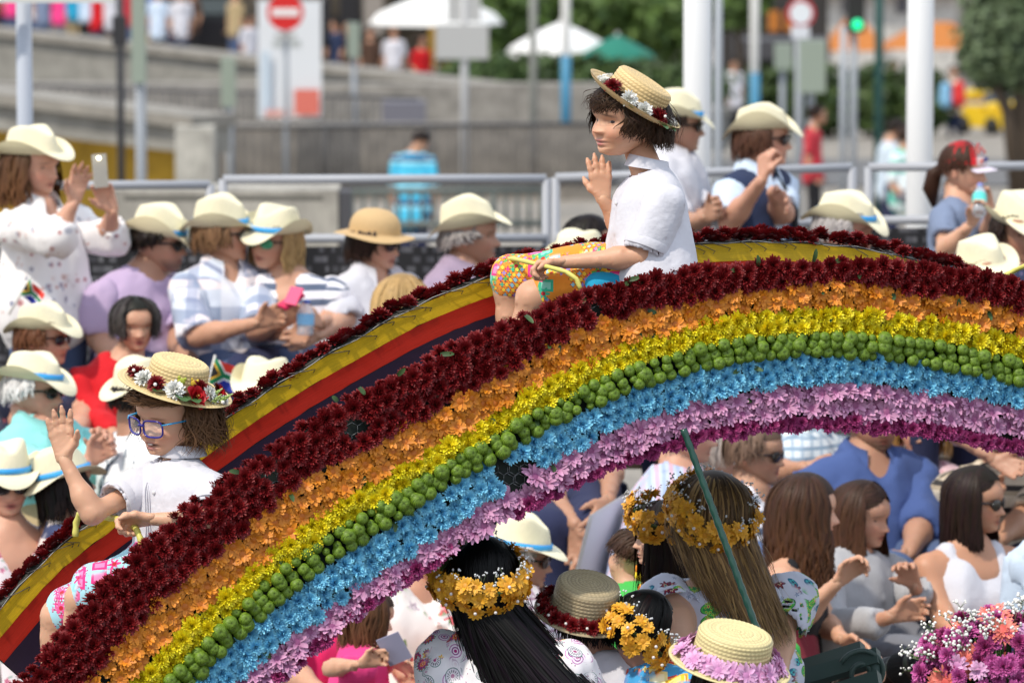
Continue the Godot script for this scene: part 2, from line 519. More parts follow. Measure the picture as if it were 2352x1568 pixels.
# plaited straw boater: coils of braid; radius and height in metres
func boater(b: Buf, X: Transform3D, rc: float, h: float, rb: float, col: Color, droop := 0.0, ox := 1.0) -> void:
	var cols := 168
	var prof := []                                        # [r, y, tangent weight]
	var nb := int(rb / 0.0095)
	var st := 0.0021
	var r := rb
	while r > rc: prof.append([r, -droop * pow((r - rc) / (rb - rc), 2.0), 0]); r -= st
	var y := 0.0
	while y < h - 0.006: prof.append([rc - 0.05 * y, y, 1]); y += st
	for k in 5:
		var a := PI / 2 * k / 4.0
		prof.append([rc - 0.05 * h - 0.007 * (1.0 - cos(a)), h - 0.007 + 0.007 * sin(a), 2])
	r = rc - 0.05 * h - 0.008
	while r > 0.002: prof.append([r, h + 0.003 * (1.0 - pow(r / rc, 2.0)), 2]); r -= st
	prof.append([0.0005, h + 0.003, 2])
	var base := b.v.size()
	var per := 0.0093
	var s := 0.0
	for q in prof.size():
		if q > 0: s += Vector2(prof[q][0] - prof[q - 1][0], prof[q][1] - prof[q - 1][1]).length()
		var u := fposmod(s / per, 1.0)
		var ridge := sin(PI * u)
		var nrm := Vector2(0, 1) if prof[q][2] != 1 else Vector2(1, 0.05)
		var row := floorf(s / per)
		for k in cols:
			var a := TAU * k / cols
			var ph := a * maxf(prof[q][0], 0.01) / 0.0052 * TAU * 0.5
			var weave := sin(ph + (u - 0.5) * 3.2 * (1.0 if u < 0.5 else -1.0) + row * 1.9)
			var d := 0.0016 * ridge + 0.0006 * weave * ridge
			var p := Vector3((prof[q][0] + nrm.x * d) * sin(a) * ox, prof[q][1] + nrm.y * d, (prof[q][0] + nrm.x * d) * cos(a))
			var f := 0.86 + 0.14 * weave * ridge + 0.10 * noise.get_noise_2d(a * 60.0, s * 4000.0) + 0.05 * sin(row * 2.3)
			if u < 0.16: f *= 0.72
			b.add(X * p, Color(col.r * f, col.g * f, col.b * f * 0.97))
	b.grid(base, prof.size(), cols, true)
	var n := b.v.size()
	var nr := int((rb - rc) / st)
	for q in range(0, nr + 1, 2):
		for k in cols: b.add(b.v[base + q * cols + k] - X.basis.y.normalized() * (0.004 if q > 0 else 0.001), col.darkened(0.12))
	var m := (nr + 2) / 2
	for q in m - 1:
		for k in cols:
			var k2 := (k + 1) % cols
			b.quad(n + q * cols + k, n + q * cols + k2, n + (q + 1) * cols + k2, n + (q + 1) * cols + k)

# bones of a hand: wrist, direction of the fingers, side of the thumb, length, curl of each finger, spread
func handbones(w: Vector3, d: Vector3, th: Vector3, L: float, curl: Array, spread := 0.12, tcurl := 0.3, pn := Vector3.ZERO) -> Array:
	d = d.normalized()
	th = (th - d * th.dot(d)).normalized()
	var n := d.cross(th)                                  # towards the palm side
	if pn != Vector3.ZERO and n.dot(pn) < 0.0: n = -n
	var out := []
	var f := L / 0.18
	for k in 4:
		var off: float = [0.19, 0.065, -0.06, -0.175][k] * L * 0.95
		var K: Vector3 = w + d * L * [0.50, 0.53, 0.50, 0.45][k] + th * off
		out.append([w + th * off * 0.45, K, 0.0145 * f, 0.0125 * f, n, 1.25])
		var len: float = [0.40, 0.45, 0.42, 0.33][k] * L
		var dir: Vector3 = (d + th * (1.5 - k) * spread).normalized()
		var ax := dir.cross(n).normalized()
		var p := K
		var c: float = curl[k]
		for j in 3:
			dir = dir.rotated(ax, c * [0.8, 1.1, 0.7][j])
			var e: Vector3 = p + dir * len * [0.45, 0.31, 0.24][j]
			out.append([p, e, [0.0098, 0.0088, 0.0080][j] * f, [0.0088, 0.0080, 0.0066][j] * f])
			p = e
	var T0 := w + d * L * 0.10 + th * L * 0.09
	var T1 := T0 + (d * 0.62 + th * 0.62 + n * 0.3 * tcurl).normalized() * L * 0.22
	var dt := (d * 0.80 + th * 0.45 + n * tcurl).normalized()
	out.append([w + d * L * 0.05, T1, 0.0165 * f, 0.0125 * f])
	out.append([T1, T1 + dt * L * 0.17, 0.0112 * f, 0.0100 * f])
	out.append([T1 + dt * L * 0.17, T1 + (dt * 0.9 + n * tcurl * 0.4 + d * 0.1).normalized() * L * 0.30, 0.0100 * f, 0.0074 * f])
	return out

# ------------------------------------------------------------------ people
# q: d depth; hd [x, y, height in px, yaw, pitch, roll]; n neck base px; hip px; by body yaw; b build; A / B arms [elbow, wrist, finger tip] px + depth offset
func person(label: String, q: Dictionary) -> Node3D:
	var d: float = q.d
	var s := FPX / d
	var bld: float = q.get("b", 1.0)
	var J := func(a: Array) -> Vector3: return P(a[0], a[1], d + (a[2] if a.size() > 2 else 0.0))
	var H: Array = q.hd
	var hh: float = H[2] / s
	var hb := face(H[3], H[4] if H.size() > 4 else 0.0, H[5] if H.size() > 5 else 0.0)
	var X := Transform3D(hb * Basis.from_scale(Vector3.ONE * hh), P(H[0], H[1], d) - hb * Vector3(0, 0.5, -0.02) * hh)
	var N: Vector3 = J.call(q.n)
	var hip: Vector3 = J.call(q.hip)
	var by: float = q.get("by", H[3])
	var fb := face(by)
	var f := fb.z
	var l := fb.x
	var at := Vector3(hip.x, ground(d), hip.z)
	if q.has("floor"): at.y = hip.y - q.floor
	var root := thing(q.get("name", "person"), label, "person", at, q.get("group", ""))
	var fine: float = q.get("fine", 1.0)
	var cell: float = q.get("cell", 0.021)
	var skin: Color = q.get("sk", lin("d9a687")).lerp(Color(0.60, 0.40, 0.31), q.get("pale", 0.30))
	var W: float = q.get("W", 0.325) * bld
	var dn := (hip - N).normalized()
	var body := []
	var SL := N + dn * 0.085 * bld + l * W / 2
	var SR := N + dn * 0.085 * bld - l * W / 2
	var hn := X * Vector3(0, 0.14, -0.13)
	body.append([hn, N + dn * 0.02, 0.050 * bld, 0.056 * bld])
	body.append([N + dn * 0.03, N + dn * 0.12, 0.05 * bld, 0.09 * bld])
	var ar: float = q.get("arm", 0.93) * bld
	for S0 in [SL, SR]: body.append([N + dn * 0.03, S0, 0.046 * bld, 0.040 * bld])
	body.append([N + dn * 0.12 + l * 0.05 * bld, hip + l * 0.05, 0.088 * bld, 0.085 * bld])
	body.append([N + dn * 0.12 - l * 0.05 * bld, hip - l * 0.05, 0.088 * bld, 0.085 * bld])
	var hands := []
	var sleeves := []
	var cuts := []
	var scut := []
	var top: Dictionary = q.get("top", {})
	var sl: float = top.get("sl", 0.6)
	for k in 2:
		var S: Vector3 = SL if k == 0 else SR
		var a: Array = q.get("A" if k == 0 else "B", [])
		var lat := l * (1.0 if k == 0 else -1.0)
		var E: Vector3 = J.call(a[0]) if a.size() > 0 else S + Vector3.DOWN * 0.29 * bld + lat * 0.05 - f * 0.02
		var Wr: Vector3 = J.call(a[1]) if a.size() > 1 else E + (f * 0.7 - lat * 0.25 + Vector3.DOWN * (0.45 if not q.has("stand") else 3.0)).normalized() * 0.25 * bld
		var tip: Vector3 = J.call(a[2]) if a.size() > 2 else Wr + (f * 0.8 - lat * 0.3 + Vector3.DOWN * 0.3).normalized() * 0.15
		body.append([S, E, 0.046 * ar, 0.037 * ar])
		body.append([E, E.lerp(Wr, 0.3), 0.037 * ar, 0.038 * ar])
		body.append([E.lerp(Wr, 0.3), Wr, 0.038 * ar, 0.026 * ar])
		var hl: float = q.get("hl", 0.16 * bld)
		var fd := (tip - Wr).normalized()
		var td: Vector3 = (a[3] if a.size() > 3 else (Vector3.UP * 0.8 - lat * 0.4))
		var cu: float = a[4] if a.size() > 4 else 0.35
		hands.append_array(handbones(Wr, fd, td, hl, [cu, cu * 1.1, cu * 1.15, cu * 1.2], 0.1, 0.4, a[5] if a.size() > 5 else Vector3.ZERO))
		if sl > 0.0:
			var lo: float = top.get("loose", 0.012) * top.get("puffy", 0.62)
			var r0 := 0.046 * ar + lo + 0.003
			var e1: Vector3 = S.lerp(E, minf(sl, 1.0))
			sleeves.append([S, e1, r0, 0.042 * ar + lo * (1.0 + 0.5 * minf(sl, 1.0))])
			if top.has("cuff"):
				var cuff := Buf.new()
				var ax := (E - S).normalized()
				var s1 := ax.cross(f).normalized()
				var s2 := ax.cross(s1)
				for rr in 5:
					for kk in 33:
						var w: float = [0.0, 0.001, 0.001, 0.0, -0.006][rr] + r0 - 0.001 + 0.004
						var tt: float = [-0.020, -0.017, 0.001, 0.004, 0.002][rr]
						cuff.add(e1 + ax * tt + (s1 * cos(TAU * kk / 32) + s2 * sin(TAU * kk / 32)) * (w - 0.010 + lo * 0.5), Color.WHITE)
				cuff.grid(0, 5, 33, false)
				part("sleeve_hem", cuff, top.m, root)
			if sl > 1.0:
				var e2 := E.lerp(Wr, minf(sl - 1.0, 0.97))
				sleeves.append([E, e2, 0.041 * ar + lo * 1.3, 0.030 * ar + lo])
				scut.append([e2 + (Wr - E).normalized() * 0.004, e2 + (Wr - E).normalized() * 0.09, maxf(0.005, 0.030 * ar + lo - maxf(0.008, cell * 1.6)), 0.04 * ar + lo])
				scut.append([e2 + (Wr - E).normalized() * 0.092, e2 + (Wr - E).normalized() * 0.12, 0.09, 0.09])
			else:
				scut.append([e1 + (E - S).normalized() * 0.004, e1 + (E - S).normalized() * 0.1, maxf(0.005, 0.042 * ar + lo * 1.5 - maxf(0.008, cell * 1.6)), 0.05 * ar + lo])
				scut.append([e1 + (E - S).normalized() * 0.102, e1 + (E - S).normalized() * 0.13, 0.10, 0.10])
	var bb := Buf.new()
	var fo: Dictionary = q.get("face", {})
	if q.has("hat") or q.has("hatted"): fo.hatted = true
	head(bb, X, skin, fo, fine)
	sdf(bb, body, cell, 0.035 * bld, skin)
	sdf(bb, hands, q.get("hcell", 0.0088), 0.007, skin)
	part("body", bb, M.skin, root)
	if not q.has("noeyes"):
		var eb := Buf.new()
		eyes(eb, X, q.get("face", {}))
		part("eyes", eb, M.eye, root)
	if not top.is_empty():
		var tb := []
		var g: float = top.get("fit", 0.014)
		if sl > 0.0:
			for S0 in [SL, SR]: tb.append([N + dn * 0.045, S0 + dn * 0.005, 0.045 * bld + g * 0.8, 0.040 * bld + g * 0.8])
		else:
			for sg in [-1.0, 1.0]:
				for e3 in [-1.0, 1.0]: tb.append([N + dn * 0.05 + l * 0.085 * bld * sg + f * 0.01, N + dn * 0.20 + l * 0.066 * bld * sg + f * 0.05 * e3, 0.030 * bld, 0.078 * bld])
		if not top.has("low"): tb.append([N + dn * 0.045 * bld, N + dn * 0.14, 0.052 * bld + g * 0.7, 0.09 * bld + g])
		for sg in [-1.0, 1.0]:
			tb.append([N + dn * (0.125 if sl > 0.0 else 0.165) * bld + l * 0.052 * bld * sg, hip + l * 0.06 * sg + Vector3.DOWN * top.get("tail", 0.05), 0.082 * bld + g, 0.092 * bld + g * 1.6])
		if top.has("bust"): 
			for sg in [-1.0, 1.0]: tb.append([N + dn * 0.22 * bld + l * 0.075 * bld * sg + f * 0.075 * bld, N + dn * 0.26 * bld + l * 0.075 * bld * sg + f * 0.075 * bld, 0.055 * bld, 0.06 * bld])
		if top.has("belly"): tb.append([hip - dn * 0.16 + f * 0.06, hip - dn * 0.08 + f * 0.08, 0.11 * bld, 0.12 * bld])
		if top.has("vneck"):
			cuts.append([N + f * 0.075 * bld + Vector3.UP * 0.03, N + dn * top.vneck + f * 0.135 * bld, 0.062 * bld, 0.018])
		cuts.append([N - dn * 0.0 + f * 0.01, hn, 0.053 * bld, 0.075 * bld])
		var sb := Buf.new()
		sdf(sb, tb, cell * 0.9, 0.04 * bld, Color.WHITE, cuts, top.get("fold", 0.015), top.get("nf", 8.0))
		if sleeves.size() > 0: sdf(sb, sleeves, cell * 0.9, 0.03 * bld, Color.WHITE, scut, top.get("fold", 0.015) * 0.9, top.get("nf", 8.0) * 1.2)
		var sh := part(top.get("name", "shirt"), sb, top.m, root)
		if top.has("collar"):
			var kb := Buf.new()
			var gap: float = top.collar
			for r in 4:
				for k in 33:
					var a := lerpf(gap, TAU - gap, k / 32.0)
					var fr := pow(absf(k / 16.0 - 1.0), 3.0)
					var rr: float = [0.058, 0.064, 0.082, 0.088 + 0.02 * fr][r] * bld
					var yy: float = [0.0, 0.042, 0.020 - 0.02 * fr, -0.004 - 0.045 * fr][r] * bld - 0.03 * maxf(0.0, cos(a)) * bld
					kb.add(N + f * 0.012 + (l * sin(a) + f * cos(a)) * rr + Vector3.UP * yy, Color.WHITE)
			kb.grid(0, 4, 33, false)
			part("collar", kb, top.m, sh)
	if q.get("legs", true):
		var lb := []
		for sg in [-1.0, 1.0]:
			var kn: Vector3
			var an: Vector3
			if q.has("stand"):
				kn = hip + l * 0.09 * sg + Vector3.DOWN * 0.43 + f * 0.03
				an = hip + l * 0.10 * sg + Vector3.DOWN * 0.86 - f * (0.05 + 0.08 * sg)
			else:
				kn = hip + l * 0.12 * sg + f * 0.42 + Vector3.UP * 0.02
				an = kn + Vector3.DOWN * 0.42 + f * 0.03
			if q.has("kn"):
				kn = J.call(q.kn[0 if sg > 0 else 1]); an = J.call(q.an[0 if sg > 0 else 1])
			lb.append([hip + l * 0.085 * sg * bld, kn, 0.092 * bld, 0.062 * bld + (0.012 if q.get("lname", "") == "shorts" else 0.0)])
			lb.append([kn, an, 0.060 * bld, 0.042 * bld])
			if q.get("lname", "") != "shorts": lb.append([an, an + f * 0.17 + Vector3.DOWN * 0.03, 0.038, 0.034])
		lb.append([hip + l * 0.07, hip - l * 0.07, 0.105 * bld, 0.105 * bld])
		var pb := Buf.new()
		sdf(pb, lb, cell * 1.5, 0.04, Color.WHITE, [], 0.008, 6.0)
		part(q.get("lname", "trousers"), pb, q.get("pants", M.navy), root)
	if q.has("hair"):
		if q.has("hat"):
			q.hair.top = 0.72; q.hair.s0 = [0.68, 0.92]
			if absf(q.hat.get("tilt", 0.0)) > 0.12: q.hair.top = 0.95; q.hair.s0 = [0.92, 1.02]
		var hbuf := Buf.new()
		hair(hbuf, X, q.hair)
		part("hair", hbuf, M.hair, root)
	if q.has("sun"):
		var g := Buf.new()
		var lens: Color = q.sun
		for sg in [-1.0, 1.0]:
			ball(g, X * xf(Vector3(sg * 0.16, 0.46, 0.405), Vector3(0.135, 0.095, 0.03), Basis(Vector3.UP, sg * 0.25)), lens, 6, 14)
			tube(g, [X * Vector3(sg * 0.28, 0.50, 0.36), X * Vector3(sg * 0.385, 0.50, 0.20), X * Vector3(sg * 0.40, 0.47, -0.05)], [0.018 * hh, 0.02 * hh, 0.012 * hh], 6, Color(0.02, 0.017, 0.016))
		tube(g, [X * Vector3(-0.06, 0.50, 0.45), X * Vector3(0, 0.515, 0.47), X * Vector3(0.06, 0.50, 0.45)], [0.016 * hh], 6, Color(0.02, 0.017, 0.016))
		part("sunglasses", g, M.gloss, root)
	if q.has("hat"):
		var o: Dictionary = q.hat
		var HX := X * Transform3D(Basis(Vector3.RIGHT, o.get("tilt", 0.0)) * Basis(Vector3.BACK, o.get("roll", 0.0)), Vector3(0, o.get("at", 0.66), -0.03)) * Transform3D(Basis.from_scale(Vector3.ONE * o.get("s", 1.03)), Vector3.ZERO)
		var g := Buf.new()
		brimhat(g, HX, o)
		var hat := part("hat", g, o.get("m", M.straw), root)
		if o.has("band"):
			var r := Buf.new()
			hatband(r, HX, o.band, 0.015, 0.10)
			part("hat_band", r, M.ribbon, hat)
	root.set_meta("x", X)
	root.set_meta("j", {"N": N, "hip": hip, "l": l, "f": f})
	return root

# ------------------------------------------------------------------ materials and printed cloth
func mat(rough: float, metal := 0.0, alb := Color.WHITE, vc := true) -> StandardMaterial3D:
	var m := StandardMaterial3D.new()
	m.vertex_color_use_as_albedo = vc
	m.albedo_color = alb
	m.roughness = rough; m.metallic = metal
	return m
func pic(n: int, base: Color) -> Image:
	var im := Image.create(n, n, false, Image.FORMAT_RGB8)
	im.fill(base)
	return im
func cloth(im: Image, per_m: float, rough := 0.9, bump := true) -> StandardMaterial3D:
	var m := mat(rough)
	m.vertex_color_use_as_albedo = false
	if im:
		m.albedo_texture = ImageTexture.create_from_image(im)
	m.uv1_triplanar = true; m.uv1_triplanar_sharpness = 12.0
	m.uv1_scale = Vector3.ONE * per_m
	m.uv1_offset = Vector3(rng.randf(), rng.randf(), rng.randf())
	m.rim_enabled = true; m.rim = 0.2
	return m
func plain(c: String, rough := 0.92) -> StandardMaterial3D:
	var m := mat(rough, 0.0, Color(c), false)
	m.rim_enabled = true; m.rim = 0.15
	return m
func blot(im: Image, cx: float, cy: float, r: float, k: Color, lobes := 0, depth := 0.3, rot := 0.0, sq := 1.0) -> void:
	var n := im.get_width()
	var R := int(ceil(r * 1.3))
	for y in range(-R, R + 1):
		for x in range(-R, R + 1):
			var dx := x * cos(rot) + y * sin(rot)
			var dy := (-x * sin(rot) + y * cos(rot)) * sq
			var e := Vector2(dx, dy).length()
			var lim := r if lobes == 0 else r * (1.0 - depth + depth * cos(lobes * atan2(dy, dx)))
			if e < lim: im.set_pixel(posmod(int(cx) + x, n), posmod(int(cy) + y, n), k)
func floral(base: String, cols: Array, count: int, r0: float, r1: float, lobes: int, n := 256, leaf := "") -> Image:
	var im := pic(n, Color(base))
	for k in count:
		var x := rng.randf() * n
		var y := rng.randf() * n
		var r := rng.randf_range(r0, r1)
		if leaf: 
			for j in 2: blot(im, x + rng.randf_range(-r, r) * 1.3, y + rng.randf_range(-r, r) * 1.3, r * 0.8, Color(leaf).lightened(rng.randf() * 0.3), 0, 0, rng.randf() * TAU, 3.0)
		var c := Color(cols[rng.randi() % cols.size()])
		blot(im, x, y, r, c, lobes, 0.3, rng.randf() * TAU)
		blot(im, x, y, r * 0.55, c.darkened(0.25), lobes, 0.3, rng.randf() * TAU)
		blot(im, x + 1, y, r * 0.22, Color(cols[rng.randi() % cols.size()]).lightened(0.3))
	return im
func bands(n: int, rows: Array, cols: Array = []) -> Image:
	# rows / cols: [from, to, colour] as fractions; cols are mixed half and half over the rows
	var im := pic(n, Color.WHITE)
	for r in rows: im.fill_rect(Rect2i(0, int(r[0] * n), n, int(ceil((r[1] - r[0]) * n))), Color(r[2]))
	for r in cols:
		for x in range(int(r[0] * n), int(r[1] * n)):
			for y in n: im.set_pixel(x, y, im.get_pixel(x, y).lerp(Color(r[2]), 0.5))
	return im
func rosettes() -> Image:
	var n := 512
	var im := pic(n, Color("e9e6ea"))
	for k in 90: blot(im, rng.randf() * n, rng.randf() * n, 2.5, Color("8a2f6a"))
	for k in 84:
		var x := rng.randf() * n
		var y := rng.randf() * n
		var r := rng.randf_range(24, 46)
		var t := k % 4
		if t == 0:
			for q in [[1.0, "1f8f86", 12], [0.88, "d6403a", 12], [0.72, "4b2a86", 10], [0.55, "e0316f", 8], [0.36, "f4b53c", 8], [0.2, "d21f2f", 0], [0.08, "fff3c0", 0]]:
				blot(im, x, y, r * q[0], Color(q[1]), q[2], 0.14)
		elif t == 1:
			for q in [[0.8, "3d6d64", 0], [0.72, "d9d5dd", 0], [0.62, "33454a", 14], [0.5, "e4dfe4", 12], [0.2, "a5447c", 0]]: blot(im, x, y, r * q[0], Color(q[1]), q[2], 0.22)
		elif t == 2:
			for q in [[0.7, "b678ad", 0], [0.6, "efe3f0", 0], [0.42, "8d3f88", 0], [0.3, "f2e7f3", 0], [0.17, "b2287c", 0]]: blot(im, x, y, r * q[0], Color(q[1]), q[2], 0.2)
		else:
			for q in [[0.55, "d8276f", 5], [0.3, "ef6a9d", 5], [0.12, "f2c53d", 0]]: blot(im, x, y, r * q[0], Color(q[1]), q[2], 0.25)
			blot(im, x + r * 0.7, y - r * 0.4, r * 0.34, Color("e9b41f"), 5, 0.3)
			blot(im, x - r * 0.8, y + r * 0.5, r * 0.3, Color("b01d3d"), 0, 0, 0.8, 1.6)
	return im
func beetles() -> Image:
	var n := 512
	var im := pic(n, Color("cfd3e4"))
	for k in 44:
		var x := rng.randf() * n
		var y := rng.randf() * n
		var rot := rng.randf_range(-0.6, 0.6)
		if k % 2 == 0:
			for q in [[40.0, "1c5a34"], [36.0, "54c455"], [27.0, "2c9450"]]: blot(im, x, y, q[0], Color(q[1]), 0, 0, rot, 1.7 if q[0] > 30 else 2.2)
			for j in 8:
				blot(im, x + cos(j * 0.8) * 14, y + sin(j * 0.8) * 24, 6, Color("b8e04d")); blot(im, x + cos(j * 0.8) * 14, y + sin(j * 0.8) * 24, 3, Color("6b1550"))
			blot(im, x, y - 8, 7, Color("fbe06a")); blot(im, x, y - 8, 4, Color("c41e6a"))
		elif k % 4 == 1:
			for q in [[30.0, "4a1533", 7], [22.0, "8f1f3f", 7], [11.0, "f0c9a0", 5], [5.0, "2a8f8a", 0]]: blot(im, x, y, q[0], Color(q[1]), q[2], 0.25)
		else:
			blot(im, x, y, 26, Color("1f6f90"), 0, 0, rot, 1.5); blot(im, x, y, 17, Color("45c0c0"), 4, 0.3); blot(im, x, y, 8, Color("182850"), 4, 0.3)
	for k in 20: blot(im, rng.randf() * n, rng.randf() * n, 12, Color("6f86a8"), 5, 0.55, rng.randf() * 6.0)
	return im
func shortsprint(base: String, cs: Array) -> Image:
	var n := 256
	var im := pic(n, Color(base))
	for k in 30:
		var x := rng.randf() * n
		var y := rng.randf() * n
		var c := Color(cs[k % cs.size()])
		if k % 3 == 0:
			for a in 4:
				for b in 4:
					blot(im, x + a * 15 + b * 5, y + b * 17, 10, Color("7a1d2a"), 4, 0.3); blot(im, x + a * 15 + b * 5, y + b * 17, 8, Color(cs[(a + b) % cs.size()]), 4, 0.3)
		elif k % 3 == 1: im.fill_rect(Rect2i(int(x) % 200, int(y) % 200, 46, 38), c); im.fill_rect(Rect2i(int(x) % 200 + 8, int(y) % 200 + 8, 30, 22), c.lightened(0.4))
		else: blot(im, x, y, 22, c, 6, 0.3); blot(im, x, y, 7, Color("b3202c"))
	return im

func materials() -> void:
	M.skin = mat(0.52)
	M.skin.subsurf_scatter_enabled = true; M.skin.subsurf_scatter_strength = 0.12
	M.eye = mat(0.4)
	M.hair = mat(0.5)
	M.hair.metallic_specular = 0.3
	M.gloss = mat(0.18)
	M.vc = mat(0.85)
	M.satin = mat(0.5)
	M.petal = mat(0.55)
	M.petal.backlight_enabled = true; M.petal.backlight = Color(0.22, 0.22, 0.22)
	M.ribbon = mat(0.5)
	M.metal = mat(0.38, 0.65)
	M.straw = mat(0.75)
	M.plait = mat(0.55)
	var fine := FastNoiseLite.new()
	fine.seed = 5; fine.frequency = 0.06; fine.fractal_octaves = 4
	var weave := pic(128, Color.WHITE)
	for y in 128:
		for x in 128:
			var v := 0.5 + 0.25 * sin(x * TAU / 8.0) * (1.0 if (y / 8) % 2 == 0 else -1.0) + 0.25 * sin(y * TAU / 8.0)
			weave.set_pixel(x, y, Color(v, v, v))
	weave.bump_map_to_normal_map(1.6)
	M.straw.normal_enabled = true; M.straw.normal_texture = ImageTexture.create_from_image(weave)
	M.straw.uv1_triplanar = true; M.straw.uv1_scale = Vector3.ONE * 14.0; M.straw.normal_scale = 0.6
	var linen := NoiseTexture2D.new()
	linen.noise = fine; linen.as_normal_map = true; linen.seamless = true; linen.width = 256; linen.height = 256; linen.bump_strength = 3.0
	for k in [["white", "ceced6"], ["lilac", "b9a5c6"], ["mauve", "9c8a9f"], ["red", "c8101c"], ["mint", "8fd6d3"], ["navy", "23294a"], ["denim", "43598f"], ["jeans", "4a5c80"], ["sky", "c3d3e6"], ["darknavy", "24304f"], ["teegray", "76849f"], ["greyknit", "a9aaae"], ["burg", "6e1626"], ["black", "17171b"], ["pink", "e83f86"], ["hotpink", "d81f62"], ["tan", "b79c78"], ["green", "44b54c"], ["teal", "1f9bc4"], ["khaki", "a99672"], ["redtee", "b5303c"], ["brown", "4b3427"], ["grey", "70727a"], ["cream", "e6dfd2"], ["orange", "d9691f"]]:
		M[k[0]] = plain(k[1])
		M[k[0]].normal_enabled = true; M[k[0]].normal_texture = linen; M[k[0]].normal_scale = 0.35
		M[k[0]].uv1_triplanar = true; M[k[0]].uv1_scale = Vector3.ONE * 5.0
	M.blouse = cloth(floral("ece9e8", ["b8686a", "7d83a0", "cf9a90", "a5a8ba", "d6b3a8"], 46, 4, 11, 7), 2.6)
	M.plaid = cloth(bands(128, [[0, 0.2, "9aa6bc"], [0.2, 0.38, "e6e3e8"], [0.38, 0.62, "8d95ad"], [0.62, 0.75, "e9dcdc"], [0.75, 1.0, "cfd6e2"]], [[0.1, 0.4, "f2eff0"], [0.62, 0.78, "7d88a6"]]), 4.0)
	M.stripes = cloth(bands(64, [[0, 0.56, "ecebf2"], [0.56, 1.0, "5b6880"]]), 19.0)
	M.floralpink = cloth(floral("f2e8ea", ["d64f7f", "e58fae", "c43a5e", "8fb6ad"], 26, 8, 18, 5, 256, "8aa597"), 4.0)
	M.floralred = cloth(floral("eae6e2", ["c9404c", "e0736f", "d85a63", "b9a7b4"], 15, 11, 24, 5, 256, "7d9467"), 3.0)
	M.floralnavy = cloth(floral("272d49", ["a23a44", "b9b3bd", "7e4a58", "4a5a88"], 30, 7, 15, 5), 4.5)
	M.floralpale = cloth(floral("e6c3cc", ["d88f9f", "f0dfe2", "c97c8c"], 26, 7, 14, 5), 4.0)
	M.palm = cloth(floral("eef0f2", ["2e4258", "566c80", "3a5468"], 12, 18, 34, 9), 3.0)
	M.check = cloth(bands(64, [[0, 0.7, "e6e0e6"], [0.7, 1.0, "a9889a"]], [[0.0, 0.3, "9a7c96"]]), 40.0)
	M.checkblue = cloth(bands(64, [[0, 0.65, "dde6ec"], [0.65, 1.0, "8ea6bb"]], [[0.0, 0.35, "8ba4bd"]]), 30.0)
	M.plaidnavy = cloth(bands(128, [[0, 0.3, "2c3558"], [0.3, 0.5, "cfc3bd"], [0.5, 0.8, "3a4468"], [0.8, 1.0, "b98c8c"]], [[0.2, 0.45, "e2d8d2"], [0.7, 0.8, "b3404a"]]), 5.5)
	M.pale = cloth(bands(64, [[0, 1.0, "bcc8e0"]], [[0.0, 0.3, "e0909c"], [0.5, 0.75, "8ea4d0"]]), 22.0)
	M.stripebeige = cloth(bands(64, [[0, 0.55, "d8cbb4"], [0.55, 0.8, "33302f"], [0.8, 1.0, "b3a48c"]]), 14.0)
	M.cyanstripe = cloth(bands(64, [[0, 0.62, "46b8dc"], [0.62, 0.86, "1a2c66"], [0.86, 1.0, "9adcec"]]), 4.2)
	M.mintstripe = cloth(bands(64, [[0, 0.6, "e4eef0"], [0.6, 1.0, "5cc2ac"]]), 3.2)
	M.rosette = cloth(rosettes(), 3.4)
	M.beetle = cloth(beetles(), 3.6)
	M.shortsorange = cloth(shortsprint("f0902a", ["e63a86", "35b28d", "f3cf3e", "8ec9dc", "f3cf3e", "9a86cc", "58b04f"]), 5.0)
	M.shortsblue = cloth(shortsprint("a9dbe8", ["e0307f", "ea5a98", "8fd0e0", "e0307f"]), 5.0)
	M.patch = cloth(shortsprint("3f9fd8", ["f0c02a", "e2632a", "f4e7a0", "f0c02a", "d8452a"]), 4.0)
	var brush := pic(256, Color.WHITE)
	for y in 256:
		for x in 256:
			var v := 0.90 + 0.16 * fine.get_noise_2d(x * 0.35, y * 7.0) + 0.06 * fine.get_noise_2d(x * 4.0, y * 4.0)
			brush.set_pixel(x, y, Color(v, v, v))
	M.paint = mat(0.45)
	M.paint.albedo_texture = ImageTexture.create_from_image(brush)
	var conc := pic(256, Color.WHITE)
	for y in 256:
		for x in 256:
			var v := 0.88 + 0.16 * fine.get_noise_2d(x * 0.7, y * 0.7) + 0.08 * fine.get_noise_2d(x * 5.0, y * 1.2)
			conc.set_pixel(x, y, Color(v, v * 0.995, v * 0.98))
	M.stone = mat(0.9)
	M.stone.albedo_texture = ImageTexture.create_from_image(conc)
	M.stone.uv1_triplanar = true; M.stone.uv1_world_triplanar = true; M.stone.uv1_scale = Vector3.ONE * 0.23
	M.leaf = mat(0.6)
	M.leaf.backlight_enabled = true; M.leaf.backlight = Color(0.3, 0.3, 0.3)

